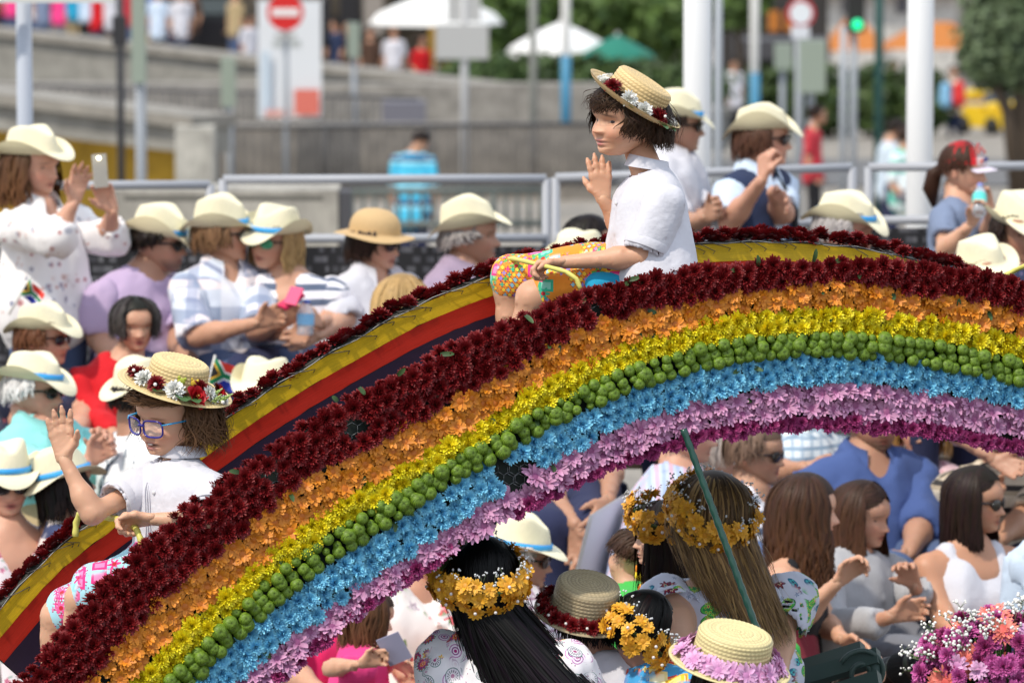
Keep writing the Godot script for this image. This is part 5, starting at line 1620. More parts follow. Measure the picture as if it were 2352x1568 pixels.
	for q in [["orange market awning with a peaked top right of the round sign", 1895, 2030, 42, 112], ["orange market awning behind the second white mast", 2030, 2270, 50, 108]]:
		o = thing("market_awning", q[0], "awning", P((q[1] + q[2]) / 2.0, 200, 150))
		b = Buf.new()
		var c := P((q[1] + q[2]) / 2.0, q[3], 150.0)
		var hw: float = (q[2] - q[1]) / 2.0 / FPX * 150.0
		var hh: float = (q[4] - q[3]) / FPX * 150.0
		for p in [Vector3(-hw, -hh, 1.5), Vector3(hw, -hh, 1.5), Vector3(hw, -hh, -1.5), Vector3(-hw, -hh, -1.5), Vector3(-hw * 0.3, 0, 0), Vector3(hw * 0.3, 0, 0)]: b.add(c + p, Color(0.45, 0.16, 0.035))
		for t in [[0, 4, 5], [0, 5, 1], [1, 5, 2], [2, 5, 4], [2, 4, 3], [3, 4, 0]]: b.tri(t[0], t[1], t[2])
		part("canopy", b, M.vc, o, false)
		for sx in [-0.95, 0.95]:
			b = Buf.new()
			tube(b, [c + Vector3(hw * sx, -hh, 1.4), c + Vector3(hw * sx, -hh - 2.3, 1.4)], [0.05], 6, Color(0.4, 0.4, 0.4))
			part("leg", b, M.vc, o)
	o = thing("dark_awning", "long dark grey awning above the hedge at right", "awning", P(1790, 150, 140))
	slab("awning_top", o, 1690, 1900, 88, 132, 140.0, 2.5, Color(0.06, 0.06, 0.068))
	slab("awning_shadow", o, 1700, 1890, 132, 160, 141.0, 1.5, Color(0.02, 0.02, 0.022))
	# hedges and trees
	var s1 := 100.0 / FPX
	for q in [[1095, 60, 110, 150, "bushy green tree behind the grey road signs"], [1215, 20, 120, 120, "bushy green tree behind the white parasol"], [1360, 10, 130, 110, "dark green tree above the green parasol"], [1510, 40, 120, 140, "dark green tree left of the first white mast"], [1690, -10, 110, 100, "tree crown right of the first white mast"]]:
		var c := P(q[0], q[1], 108.0)
		tree("leafy_tree", q[4], "tree", Vector3(c.x, ground(108.0), c.z), [[c, Vector3(q[2] * s1, q[3] * s1, 1.2), 2600]], Color(0.035, 0.075, 0.012), Color(0.10, 0.17, 0.03), 0.15, "trees behind the parasols")
	for q in [[1150, 175, 1.5, "low green hedge behind the parapet, left part"], [1300, 180, 1.6, "low green hedge under the white parasol"], [1450, 190, 1.5, "low green hedge under the green parasol"], [1570, 205, 1.2, "low green hedge close to the first white mast"]]:
		var c := P(q[0], q[1], 95.0)
		tree("hedge", q[3], "hedge", c - Vector3(0, 0.9, 0), [[c, Vector3(q[2], 0.62, 0.6), 1800]], Color(0.025, 0.06, 0.012), Color(0.07, 0.12, 0.025), 0.10, "hedge pieces along the parapet")
	for q in [[1700, 235, 1.1, "green hedge by the white-shirted walker"], [1790, 225, 1.2, "green hedge left of the pale green signal"], [1900, 232, 1.2, "green hedge behind the red T-shirt man"], [2010, 225, 1.2, "green hedge behind the dark green lamp post"], [2110, 225, 1.0, "green hedge behind the second white mast"]]:
		var c := P(q[0], q[1], 112.0)
		tree("hedge", q[3], "hedge", Vector3(c.x, ground(112.0), c.z), [[c, Vector3(q[2], 0.95, 0.8), 2000]], Color(0.025, 0.055, 0.012), Color(0.08, 0.13, 0.028), 0.12, "hedges beyond the road")
	var tc := P(2312, 80, 70.0)
	tree("olive_tree", "grey-green olive tree at the upper right corner", "tree", Vector3(tc.x + 0.2, ground(70.0), tc.z), [[tc, Vector3(0.86, 1.05, 0.8), 6500], [tc + Vector3(0.5, 0.5, 0), Vector3(0.7, 0.7, 0.6), 2200], [tc + Vector3(-0.35, -0.35, 0.2), Vector3(0.4, 0.4, 0.4), 1200], [tc + Vector3(0.1, 0.7, 0), Vector3(0.7, 0.6, 0.6), 1600]], Color(0.045, 0.075, 0.032), Color(0.15, 0.21, 0.10), 0.06)
	farpeople()
	kart()
	var cc := P(478, 96, 113.0)
	o = thing("parked_car", "dark car parked at the shop behind the upper left crowd", "car", Vector3(cc.x, cc.y - 0.5, cc.z))
	b = Buf.new()
	box(b, Transform3D(Basis(), cc + Vector3(0, 0.25, -0.9)), Vector3(1.75, 0.65, 4.0), Color(0.018, 0.018, 0.02))
	box(b, Transform3D(Basis(), cc + Vector3(0, 0.82, -1.3)), Vector3(1.4, 0.5, 2.0), Color(0.018, 0.018, 0.02))
	part("body", b, M.gloss, o, false)
	b = Buf.new()
	box(b, Transform3D(Basis(Vector3.RIGHT, -0.5), cc + Vector3(0, 0.84, -0.24)), Vector3(1.25, 0.5, 0.03), Color(0.05, 0.06, 0.06))
	part("windscreen", b, M.gloss, o, false)
	for sx in [-1.0, 1.0]:
		b = Buf.new()
		ball(b, xf(cc + Vector3(sx * 0.62, 0.3, 1.1), Vector3(0.14, 0.09, 0.05)), Color(0.6, 0.6, 0.58))
		part("headlight", b, M.gloss, o)
		for sz in [0.4, -2.2]:
			b = Buf.new()
			tube(b, [cc + Vector3(sx * 0.68, -0.1, sz), cc + Vector3(sx * 0.86, -0.1, sz)], [0.31], 18, Color(0.02, 0.02, 0.02))
			part("wheel", b, M.vc, o)
func farpeople() -> void:
	var sk := lin("b98765")
	var list := [
		["distant man in turquoise striped polo shirt seen from behind", 54.0, [967, 322, 44, 150, 30, 0], [950, 348], [948, 492], 165, 1.15, "cyanstripe", "navy", true],
		["distant man in red T-shirt and black trousers walking right", 60.0, [1878, 262, 44, 84, 0, 0], [1868, 292], [1868, 396], 75, 1.0, "redtee", "black", true],
		["distant dark-haired man in blue-check shirt left of the second white mast", 56.0, [2062, 296, 46, 100, 20, 0], [2042, 322], [2040, 430], 100, 1.1, "checkblue", "navy", true],
		["distant person in mint and white striped top beside the second white mast", 50.0, [2085, 312, 44, 60, 10, 0], [2076, 342], [2076, 450], 60, 1.0, "mintstripe", "grey", false],
		["far walker in white shirt right of the first white mast", 104.0, [1684, 148, 24, 30, 0, 0], [1686, 164], [1688, 232], 30, 1.0, "white", "black", true],
		["far walker with red and blue bags in front of the olive tree", 112.0, [2192, 164, 26, -20, 0, 0], [2192, 184], [2192, 246], -20, 1.1, "cream", "darknavy", true],
		["far person in white and navy near the dark green lamp post", 118.0, [2052, 148, 24, 30, 0, 0], [2052, 166], [2052, 228], 20, 1.0, "white", "black", false],
		["far cafe guest with bare arms in dark top", 100.0, [850, 76, 26, 10, 0, 0], [850, 94], [850, 160], 10, 1.0, "brown", "grey", true],
		["far cafe guest in white shirt and beige trousers", 100.0, [905, 72, 26, -10, 0, 0], [905, 90], [904, 146], 0, 1.0, "white", "khaki", true],
		["far cafe guest in red sitting by the road signs", 98.0, [968, 92, 26, 40, 0, 0], [968, 112], [968, 172], 30, 1.0, "red", "burg", false],
		["far cafe guest in red low at the parapet", 98.0, [1010, 146, 24, -40, 0, 0], [1010, 164], [1010, 222], -30, 0.9, "redtee", "burg", false],
		["far onlooker in pink at the extreme upper left", 108.0, [28, -62, 26, 0, 0, 0], [28, -46], [28, 26], 0, 1.0, "pink", "jeans", true],
		["far onlooker in grey top second from the upper left", 108.0, [98, -42, 26, 0, 0, 0], [98, -26], [98, 46], 10, 1.0, "teegray", "jeans", true],
		["far onlooker in pink top beside the grey one", 108.0, [136, -40, 26, 0, 0, 0], [136, -24], [136, 44], -10, 1.0, "pink", "grey", true],
		["far onlooker in turquoise top at upper left", 108.0, [160, -58, 26, 0, 0, 0], [164, -40], [168, 34], 20, 1.15, "teal", "khaki", true],
		["far onlooker in pale blue shirt between turquoise and red", 108.0, [196, -48, 26, 0, 0, 0], [196, -32], [196, 38], 0, 1.0, "sky", "black", true],
		["far onlooker in bright red T-shirt at upper left", 108.0, [222, -30, 26, 0, 0, 0], [222, -14], [222, 56], 0, 1.0, "red", "navy", true],
		["far onlooker in white T-shirt beside the slim black post", 108.0, [254, -36, 26, 0, 0, 0], [254, -20], [254, 56], 10, 1.0, "white", "brown", true],
		["far onlooker in pale blue top right of the traffic light rear", 106.0, [362, -16, 26, 0, 0, 0], [362, 2], [362, 76], -10, 1.0, "sky", "black", true],
		["far onlooker in white top and jeans in front of the shop", 106.0, [414, -14, 26, 0, 0, 0], [414, 4], [414, 74], 10, 1.1, "white", "darknavy", true],
		["far onlooker in white blouse just left of the street banner", 100.0, [572, 44, 26, 60, 0, 0], [572, 62], [572, 132], 50, 1.0, "white", "grey", true]]
	for k in 14:
		var px: float = [8, 60, 84, 120, 180, 236, 290, 340, 388, 440, 540, 730, 770, 800][k]
		var dz := 110.0 if k < 11 else 101.0
		var py: float = (-58.0 + px * 0.085) if k < 11 else 52.0 + (px - 730.0) * 0.12
		list.append(["", dz, [px, py, 26, 20 - 7 * k, 0, 0], [px, py + 16], [px, py + 84], 10 - 5 * k, 1.0 + 0.03 * (k % 4), ["burg", "tan", "white", "black", "brown", "mauve", "redtee", "denim", "black", "brown", "khaki", "black", "darknavy", "brown"][k], ["navy", "black", "jeans", "khaki"][k % 4], true])
		list[-1][0] = "far onlooker in %s standing %s" % [["dark red", "sand-coloured", "plain white", "black", "brown", "mauve", "brick red", "denim blue", "black", "dark brown", "olive", "black", "navy", "brown"][k], ["at the very left edge of the far crowd", "left of the steel post top", "just right of the steel post top", "between the two pink tops", "behind the turquoise top", "between red and white T-shirts", "just right of the slim black post", "beside the green traffic light rear", "between the two pale tops", "in front of the parked car", "left of the white banner", "in the cafe shade right of the banner", "near the green signal box", "beside the bare-armed cafe guest"][k]]
	for q in list:
		person(q[0], {"d": q[1], "hd": q[2], "n": q[3], "hip": q[4], "by": q[5], "b": q[6], "sk": sk, "noeyes": true, "fine": 0.5, "cell": 0.036, "hcell": 0.016, "top": {"m": M[q[7]], "sl": 0.8, "loose": 0.025, "fit": 0.02, "name": "shirt"}, "pants": M[q[8]], "stand": q[9], "floor": 0.86, "hair": hs("1f1713", 1.1, 1.3, {"n": 60, "w": 0.11, "s0": [0.03, 0.7]})} if q[9] else {"d": q[1], "hd": q[2], "n": q[3], "hip": q[4], "by": q[5], "b": q[6], "sk": sk, "noeyes": true, "fine": 0.5, "cell": 0.036, "hcell": 0.016, "top": {"m": M[q[7]], "sl": 0.8, "loose": 0.025, "fit": 0.02, "name": "shirt"}, "pants": M[q[8]], "hair": hs("2f221b", 1.2, 1.4, {"n": 60, "w": 0.11, "s0": [0.03, 0.7]})})
	for q in [["far bright red backpack on the walker near the olive tree", 2204, 212, Color(0.60, 0.03, 0.03)], ["far pale blue shoulder bag beside the red backpack", 2172, 216, Color(0.20, 0.42, 0.62)]]:
		var o := thing("bag", q[0], "bag", P(q[1], q[2], 111.4))
		var b := Buf.new()
		sdf(b, [[P(q[1], q[2] - 14, 111.5), P(q[1], q[2] + 18, 111.5), 0.13, 0.16]], 0.04, 0.02, q[3])
		part("pouch", b, M.vc, o)
		b = Buf.new()
		tube(b, [P(q[1] - 6, q[2] - 16, 111.5), P(q[1] - 4, q[2] - 30, 111.5), P(q[1] + 6, q[2] - 16, 111.5)], [0.02], 6, q[3] * 0.6)
		part("strap", b, M.vc, o)
func kart() -> void:
	var d := 116.0
	var c := P(2282, 306, d)
	c.y = ground(d)
	var o := thing("small_car", "tiny yellow open car parked under the olive tree at far right", "car", c)
	var ye := Color(0.72, 0.48, 0.015)
	var b := Buf.new()
	var bs := face(35)
	for q in [[Vector3(0, 0.36, 0.1), Vector3(0.95, 0.36, 1.5)], [Vector3(0, 0.55, -0.25), Vector3(0.9, 0.24, 0.8)]]: box(b, Transform3D(bs, c + bs * q[0]), q[1], ye)
	part("body", b, M.satin, o, false)
	b = Buf.new()
	sdf(b, [[c + bs * Vector3(-0.35, 0.62, 0.35), c + bs * Vector3(0.35, 0.62, 0.35), 0.16, 0.16], [c + bs * Vector3(-0.3, 0.9, -0.5), c + bs * Vector3(0.3, 0.9, -0.5), 0.14, 0.14]], 0.05, 0.1, ye)
	part("hood", b, M.satin, o)
	b = Buf.new()
	box(b, Transform3D(bs * Basis(Vector3.RIGHT, -0.5), c + bs * Vector3(0, 0.84, 0.14)), Vector3(0.75, 0.34, 0.02), Color(0.05, 0.06, 0.08))
	part("windscreen", b, M.gloss, o, false)
	for sx in [-1.0, 1.0]:
		b = Buf.new()
		ball(b, xf(c + bs * Vector3(sx * 0.3, 0.5, 0.86), Vector3(0.09, 0.09, 0.05), bs), Color(0.7, 0.7, 0.65))
		part("headlight", b, M.gloss, o)
		for sz in [-0.5, 0.55]:
			b = Buf.new()
			tube(b, [c + bs * Vector3(sx * 0.42, 0.22, sz), c + bs * Vector3(sx * 0.56, 0.22, sz)], [0.22], 18, Color(0.02, 0.02, 0.02))
			part("wheel", b, M.vc, o)

# ------------------------------------------------------------------ spectators and the girls by the float
const CREAM := Color(0.80, 0.74, 0.53)
const BLUE := Color(0.04, 0.36, 0.80)
func hs(c: String, side: float, back: float, extra := {}) -> Dictionary:
	var k := lin(c)
	var o := {"col": k, "tip": Color(k.r * 1.25, k.g * 1.2, k.b * 1.2), "n": 360, "w": 0.032, "seg": 7, "s0": [0.35, 0.85], "open": 1.15, "side": side, "back": back, "puff": 0.09, "wave": 0.06}
	o.merge(extra, true)
	return o
func cow(extra := {}) -> Dictionary:
	var o := {"col": jit(CREAM, 0.07), "up": rng.randf_range(0.19, 0.33), "h": rng.randf_range(0.40, 0.50), "dip": rng.randf_range(0.08, 0.18), "rx": rng.randf_range(0.58, 0.68)}
	o.merge(extra, true)
	return o
func held(n: String, label: String, cat: String, at: Vector3) -> Node3D: return thing(n, label, cat, at)
func bottle(label: String, a: Vector3, b: Vector3, r: float, tint: Color, capc: Color) -> void:
	var o := thing("water_bottle", label, "bottle", a)
	var prof := [[0.0, 0.75], [0.03, 1.0], [0.25, 0.96], [0.3, 1.0], [0.62, 1.0], [0.66, 0.95], [0.8, 0.7], [0.88, 0.38], [0.92, 0.36]]
	var pts := []
	var rad := []
	for q in prof: pts.append(a.lerp(b, q[0])); rad.append(r * q[1])
	var t := Buf.new()
	tube(t, pts, rad, 16, Color.WHITE)
	var g := mat(0.06, 0.0, Color(0.88, 0.95, 1.0, 0.35), false)
	g.transparency = BaseMaterial3D.TRANSPARENCY_ALPHA
	part("bottle", t, g, o)
	var w := Buf.new()
	tube(w, [a.lerp(b, 0.3), a.lerp(b, 0.62)], [r * 1.03], 16, tint, 1.0, Vector3.ZERO, false)
	part("paper_label", w, M.satin, o)
	var c := Buf.new()
	tube(c, [a.lerp(b, 0.92), b], [r * 0.42], 12, capc)
	part("bottle_cap", c, M.satin, o)
func flag(label: String, at: Vector3, bs: Basis, w: float, h: float) -> void:
	var o := thing("small_flag", label, "flag", at)
	var im := pic(192, Color("ffffff"))
	for y in 128:
		for x in 192:
			var v := absf(y - 63.5)
			var ed := minf(x * 0.66, 1000.0)
			var arm := 63.5 - x * 0.80                  # the green pall's diagonal
			var dist := v if x > 80 else absf(v - maxf(arm, 0.0)) * 0.8
			if x > 70 and v < 14: dist = minf(dist, v)
			var k := Color("d8382a") if y < 64 else Color("1c2f9c")
			if x < 80 and v < arm: k = Color("111111")
			if dist < 13.0: k = Color("0d7a4c")
			elif dist < 21.0: k = Color("ffffff") if not (x < 80 and v < arm) else Color("f0b323")
			im.set_pixel(x, y, k)
	var crop := im.get_region(Rect2i(0, 0, 192, 128))
	var m := mat(0.7)
	m.albedo_texture = ImageTexture.create_from_image(crop)
	m.vertex_color_use_as_albedo = false
	m.backlight_enabled = true; m.backlight = Color(0.4, 0.4, 0.4)
	var b := Buf.new()
	for r in 9:
		for k in 17:
			var u := k / 16.0
			var v := r / 8.0
			b.add(at + bs * Vector3(u * w, -v * h - 0.02 * u, 0.012 * sin(u * 7.0 + v)), Color.WHITE, Vector2(u, v))
	b.grid(0, 9, 17, false)
	part("cloth", b, m, o)
	var s := Buf.new()
	tube(s, [at + bs * Vector3(0, 0.01, 0), at + bs * Vector3(-0.0, -h * 2.4, 0)], [0.004], 8, Color(0.75, 0.74, 0.70))
	part("stick", s, M.satin, o)
func crown(head_root: Node3D, C: Vector3, axis: Vector3, rx: float, rz: float, n: int, sz: float, arc0 := 0.0, arc1 := TAU) -> void:
	# a wreath of amber daisies with gypsophila and pearls
	var y := axis.normalized()
	var z := (Vector3(0, 0, 1) - y * y.z).normalized()
	var X := Basis(y.cross(z), y, z)
	var w := Node3D.new()
	w.name = "flower_wreath"
	w.position = C - head_root.position
	head_root.add_child(w, true)
	var ring := []
	for k in 41:
		var a := lerpf(arc0, arc1, k / 40.0)
		ring.append(C + X * Vector3(rx * sin(a), 0, rz * cos(a)))
	var rb := Buf.new()
	tube(rb, ring, [0.006], 6, Color(0.05, 0.09, 0.02))
	part("wreath_band", rb, M.vc, w)
	var gy := Buf.new()
	for k in n:
		for j in 3:
			var a := lerpf(arc0, arc1, (k + rng.randf_range(-0.3, 0.3)) / n)
			var d := Vector3(sin(a), 0, cos(a))
			var at := C + X * (Vector3(rx * d.x, 0, rz * d.z) + d * (0.012 + rng.randf() * 0.01) + Vector3.UP * (0.026 - 0.026 * j + rng.randf_range(-0.008, 0.008)))
			bloom("amber", "daisy", w, at, X * (d + Vector3.UP * (0.75 - 0.6 * j) + Vector3(rng.randf_range(-0.4, 0.4), 0, rng.randf_range(-0.4, 0.4))), sz * rng.randf_range(0.85, 1.15))
			if rng.randf() < 0.3: 
				var pr := Buf.new()
				ball(pr, xf(at + X * (d * 0.014 + Vector3.UP * 0.003), Vector3.ONE * 0.0042), Color(0.74, 0.70, 0.68), 6, 8)
				part("pearl", pr, M.gloss, w)
		for j in 3:
			var a := lerpf(arc0, arc1, (k + rng.randf_range(-0.5, 0.5)) / n)
			var d := Vector3(sin(a), 0, cos(a))
			var p0 := C + X * (Vector3(rx * d.x, 0.015, rz * d.z))
			var p1 := p0 + X * (Vector3.UP * rng.randf_range(0.015, 0.05) + d * rng.randf_range(-0.01, 0.03) + Vector3(rng.randf_range(-0.02, 0.02), 0, 0))
			tube(gy, [p0, p1], [0.0006], 3, Color(0.10, 0.14, 0.06))
			for q in 3: ball(gy, xf(p1 + Vector3(rng.randf_range(-0.005, 0.005), rng.randf_range(-0.005, 0.005), rng.randf_range(-0.005, 0.005)), Vector3.ONE * rng.randf_range(0.0018, 0.0032)), Color(0.66, 0.68, 0.70), 4, 6)
	part("gypsophila", gy, M.petal, w).set_meta("kind", "stuff")

func crowd() -> void:
	var tan := lin("c08a69")
	var shade := lin("c79477")
	var fair := lin("d6a58a")
	var dark := lin("94613f")
	# --- left, back row
	var p := person("woman in white embroidered blouse and wide straw hat holding up a phone", {"d": 17.8, "hd": [72, 372, 140, 62, 6, 0], "n": [85, 462], "hip": [105, 720], "by": 55, "b": 0.98, "sk": lin("c98f72"), "stand": true, "floor": 0.86,
		"A": [[246, 545, 0.05], [258, 484, -0.1], [232, 425, -0.12], Vector3(-0.8, 0.3, 0.1), 0.55], "B": [[128, 540, -0.42], [168, 466, -0.45], [184, 400, -0.45], Vector3(-0.4, 0.5, 0.2), 0.25],
		"top": {"m": M.blouse, "name": "blouse", "collar": 0.6, "sl": 1.45, "loose": 0.035, "fit": 0.03, "fold": 0.02, "vneck": 0.13, "tail": 0.02}, "pants": M.jeans,
		"hair": hs("46301f", 1.75, 1.85, {"tip": lin("68452c"), "n": 420, "wave": 0.12, "puff": 0.16, "cling": 0.2}), "hat": cow({"tilt": -0.10})})
	var ph := thing("mobile_phone", "pale mobile phone with lit flash held up by the woman in white blouse", "phone", P(229, 425, 17.55))
	var pb := Buf.new()
	box(pb, Transform3D(face(20, 0, -4), P(229, 392, 17.6)), Vector3(0.052, 0.118, 0.009), Color(0.42, 0.40, 0.35))
	part("case", pb, M.satin, ph, false)
	pb = Buf.new()
	ball(pb, xf(P(226, 363, 17.57), Vector3(0.007, 0.007, 0.004)), Color.WHITE)
	var lit := mat(0.4)
	lit.emission_enabled = true; lit.emission = Color(1, 0.95, 0.8); lit.emission_energy_multiplier = 6.0
	part("flash_lamp", pb, lit, ph)
	flag("small multicoloured flag in front of the woman with the phone", P(66, 640, 17.2), face(0, 0, 30), 0.075, 0.06)
	person("man in lilac T-shirt, sunglasses and cream hat leaning forward", {"d": 17.9, "hd": [364, 552, 136, 72, 4, 0], "n": [330, 618], "hip": [315, 850], "by": 40, "b": 1.12, "sk": lin("a8765a"), "sun": Color(0.015, 0.012, 0.012), "face": {"beard": Color(0.10, 0.06, 0.045)},
		"A": [[412, 790, -0.1], [452, 858, -0.35]], "B": [[226, 775, -0.1], [300, 860, -0.4]], "top": {"m": M.lilac, "name": "tshirt", "sl": 0.75, "loose": 0.03, "fit": 0.02, "vneck": 0.05}, "pants": M.navy,
		"hair": hs("1d1714", 1.05, 1.25), "hat": cow({"tilt": 0.12, "band": BLUE})})
	person("woman in blue plaid shirt and hat with bright blue band, holding a red wallet", {"d": 17.8, "hd": [508, 535, 134, 80, -2, 0], "n": [508, 606], "hip": [520, 850], "by": 35, "b": 1.0, "sk": tan, "sun": Color(0.012, 0.012, 0.016),
		"A": [[588, 760, -0.2], [640, 745, -0.35], [665, 725, -0.38]], "B": [[452, 772, -0.25], [590, 742, -0.45], [650, 716, -0.48], Vector3(0, 1, 0.2), 0.5], "top": {"m": M.plaid, "name": "plaid_shirt", "collar": 0.5, "sl": 0.95, "loose": 0.035, "fit": 0.028, "vneck": 0.10, "fold": 0.014}, "pants": M.jeans,
		"hair": hs("6a5038", 1.25, 1.35), "hat": cow({"tilt": 0.02, "band": BLUE, "roll": 0.05})})
	var wl := thing("red_wallet", "bright red folded wallet in the hands of the plaid shirt woman", "wallet", P(660, 700, 17.25))
	var wb := Buf.new()
	box(wb, Transform3D(face(30, 30, -35), P(668, 690, 17.27)), Vector3(0.09, 0.012, 0.05), Color(0.62, 0.012, 0.09))
	box(wb, Transform3D(face(30, 60, -65), P(674, 680, 17.24)), Vector3(0.07, 0.008, 0.05), Color(0.75, 0.03, 0.15))
	part("wallet", wb, M.satin, wl, false)
	person("woman in navy striped top and green mirrored sunglasses turned left", {"d": 17.8, "hd": [632, 548, 132, -38, 4, 6], "n": [662, 622], "hip": [690, 840], "by": -10, "b": 0.98, "sk": tan, "sun": Color(0.05, 0.30, 0.16),
		"A": [[770, 738, 0.0], [735, 742, -0.3], [705, 722, -0.4], Vector3(-0.3, 1, 0), 0.8], "B": [[612, 750, -0.1], [660, 772, -0.35], [700, 775, -0.4]], "top": {"m": M.stripes, "name": "striped_top", "sl": 0.85, "loose": 0.04, "fit": 0.02, "vneck": 0.16, "low": true}, "pants": M.navy,
		"hair": hs("8b6a43", 1.55, 1.6, {"tip": lin("b99a68"), "puff": 0.11, "wave": 0.1}), "hat": cow({"tilt": 0.05, "band": BLUE})})
	bottle("clear water bottle with blue cap held by the striped top woman", P(700, 770, 17.3), P(703, 690, 17.3), 0.03, Color(0.25, 0.55, 0.85), Color(0.02, 0.10, 0.6))
	person("woman in white shirt and floppy tan sun hat", {"d": 17.9, "hd": [860, 552, 128, 62, 6, 0], "n": [852, 622], "hip": [850, 840], "by": 40, "b": 1.0, "sk": shade, "sun": Color(0.02, 0.01, 0.01),
		"A": [[930, 745, -0.1], [900, 800, -0.3]], "B": [[790, 735, -0.15], [730, 770, -0.4], [690, 780, -0.45]], "top": {"m": M.white, "name": "white_shirt", "collar": 0.5, "sl": 0.9, "loose": 0.04, "fit": 0.03, "vneck": 0.14}, "pants": M.navy,
		"hair": hs("2a1d18", 1.3, 1.5), "hat": {"col": lin("c4a577"), "round": true, "up": -0.03, "dip": 0.04, "wob": 0.03, "rx": 0.70, "rz": 0.72, "h": 0.44, "at": 0.64}})
	person("grey-moustached man in mauve shirt and tilted cream hat", {"d": 17.9, "hd": [1078, 538, 138, 84, -2, 0], "n": [1062, 612], "hip": [1060, 830], "by": 55, "b": 1.12, "sk": lin("b07a5c"), "face": {"moustache": Color(0.30, 0.28, 0.27)},
		"top": {"m": M.mauve, "name": "shirt", "collar": 0.45, "sl": 0.95, "loose": 0.03, "fit": 0.025, "vneck": 0.07}, "hair": hs("8a8582", 1.05, 1.28), "hat": cow({"tilt": -0.14})})
	person("blond person seen from behind in front of the white shirt woman", {"d": 16.6, "hd": [920, 702, 140, 150, 0, 0], "n": [915, 780], "hip": [915, 1000], "b": 0.9, "sk": fair, "top": {"m": M.cream, "name": "shirt"}, "hair": hs("a98858", 1.5, 1.75, {"n": 320, "tip": lin("c9a873"), "s0": [0.03, 0.8], "wave": 0.03, "parted": true}), "noeyes": true})
	# --- left, middle rows
	person("red-haired woman in cream hat, sunglasses and dark floral dress", {"d": 16.9, "hd": [98, 770, 132, 68, 2, 0], "n": [100, 848], "hip": [110, 1080], "by": 40, "b": 0.98, "sk": lin("c4866a"), "sun": Color(0.02, 0.018, 0.03),
		"B": [[40, 960, -0.1], [90, 1020, -0.4]], "A": [[190, 960, -0.1], [160, 1020, -0.4]], "top": {"m": M.floralnavy, "name": "dress", "sl": 0.5, "vneck": 0.1, "loose": 0.025, "fit": 0.03}, "pants": M.floralnavy, "hair": hs("5c3a26", 1.2, 1.35), "hat": cow({"tilt": -0.02})})
	person("woman with short dark hair in red cardigan smiling towards the camera", {"d": 17.0, "hd": [308, 742, 118, 18, 4, 0], "n": [286, 820], "hip": [265, 1020], "by": 25, "b": 0.95, "sk": lin("c28a68"), "face": {"smile": 1.0, "lip": Color(0.42, 0.07, 0.07)},
		"A": [[360, 930, 0.0], [330, 990, -0.3]], "B": [[208, 940, -0.1], [262, 1000, -0.35]], "top": {"m": M.red, "name": "cardigan", "sl": 1.9, "loose": 0.025, "fit": 0.025, "vneck": 0.06}, "pants": M.black,
		"hair": hs("2b2725", 1.28, 1.35, {"s0": [0.03, 0.6], "n": 420, "parted": true, "open": 0.8, "puff": 0.13, "curl": -0.04, "tip": lin("4a4543")})})
	person("white-haired man in mint shirt clapping, straw hat with blue band", {"d": 16.2, "hd": [76, 890, 146, 66, 2, 0], "n": [88, 972], "hip": [110, 1210], "by": 45, "b": 1.14, "sk": lin("c98e74"), "sun": Color(0.012, 0.012, 0.014),
		"hl": 0.16, "A": [[235, 1085, -0.1], [236, 1056, -0.3], [236, 1010, -0.32], Vector3(-1, 0.3, 0), 0.7], "B": [[140, 1100, -0.4], [200, 1062, -0.45], [240, 1030, -0.45], Vector3(-0.2, 1, 0), 0.8], "top": {"m": M.mint, "name": "mint_shirt", "collar": 0.45, "sl": 1.7, "loose": 0.03, "fit": 0.03, "vneck": 0.09}, "pants": M.khaki,
		"hair": hs("c9c6c4", 1.1, 1.3, {"tip": lin("dcdad8")}), "hat": cow({"tilt": 0.05, "band": BLUE, "roll": -0.1})})
	person("person in palm-print shirt whose cream hat shows behind the waving child", {"d": 15.9, "hd": [322, 905, 140, 120, 8, 0], "n": [316, 990], "hip": [310, 1240], "by": 110, "b": 1.05, "sk": dark, "noeyes": true, "top": {"m": M.palm, "name": "shirt", "sl": 0.9, "loose": 0.03, "fit": 0.03}, "hair": hs("211a17", 1.15, 1.3), "hat": cow({"tilt": -0.28, "up": 0.14, "rx": 0.66})})
	person("dark-haired person in navy plaid dress, hat with blue band tipped back", {"d": 15.3, "hd": [150, 1112, 142, 125, 4, -18], "n": [140, 1192], "hip": [150, 1420], "by": 110, "b": 0.98, "sk": dark, "noeyes": true, "top": {"m": M.plaidnavy, "name": "dress", "sl": 0.6}, "pants": M.plaidnavy, "hair": hs("16110f", 1.45, 1.6, {"n": 260}), "hat": cow({"tilt": 0.02, "band": BLUE, "up": 0.10, "rx": 0.66})})
	person("woman in pink floral top, dark sunglasses and gold hoop earring", {"d": 15.3, "hd": [8, 1105, 148, 22, 4, 0], "n": [20, 1205], "hip": [20, 1440], "by": 25, "b": 1.0, "sk": lin("c88d70"), "sun": Color(0.012, 0.01, 0.01), "face": {"lip": Color(0.45, 0.12, 0.1)},
		"top": {"m": M.floralpink, "name": "floral_top", "sl": 0.5, "vneck": 0.2, "low": true, "loose": 0.03}, "pants": M.floralpink, "hair": hs("5a3a26", 1.3, 1.4, {"puff": 0.14, "wave": 0.1}), "hat": cow({"tilt": -0.05, "band": BLUE})})
	person("person behind the rear rim of blossoms with only a cream hat crown showing", {"d": 16.2, "hd": [612, 902, 140, 150, 12, 0], "n": [605, 985], "hip": [600, 1200], "b": 1.0, "sk": dark, "noeyes": true, "top": {"m": M.black, "name": "shirt"}, "hair": hs("211a17", 1.1, 1.3), "hat": cow({"tilt": -0.15})})
	flag("small multicoloured flag behind the straw hat of the waving child", P(492, 822, 16.4), face(10, 0, 14), 0.105, 0.085)
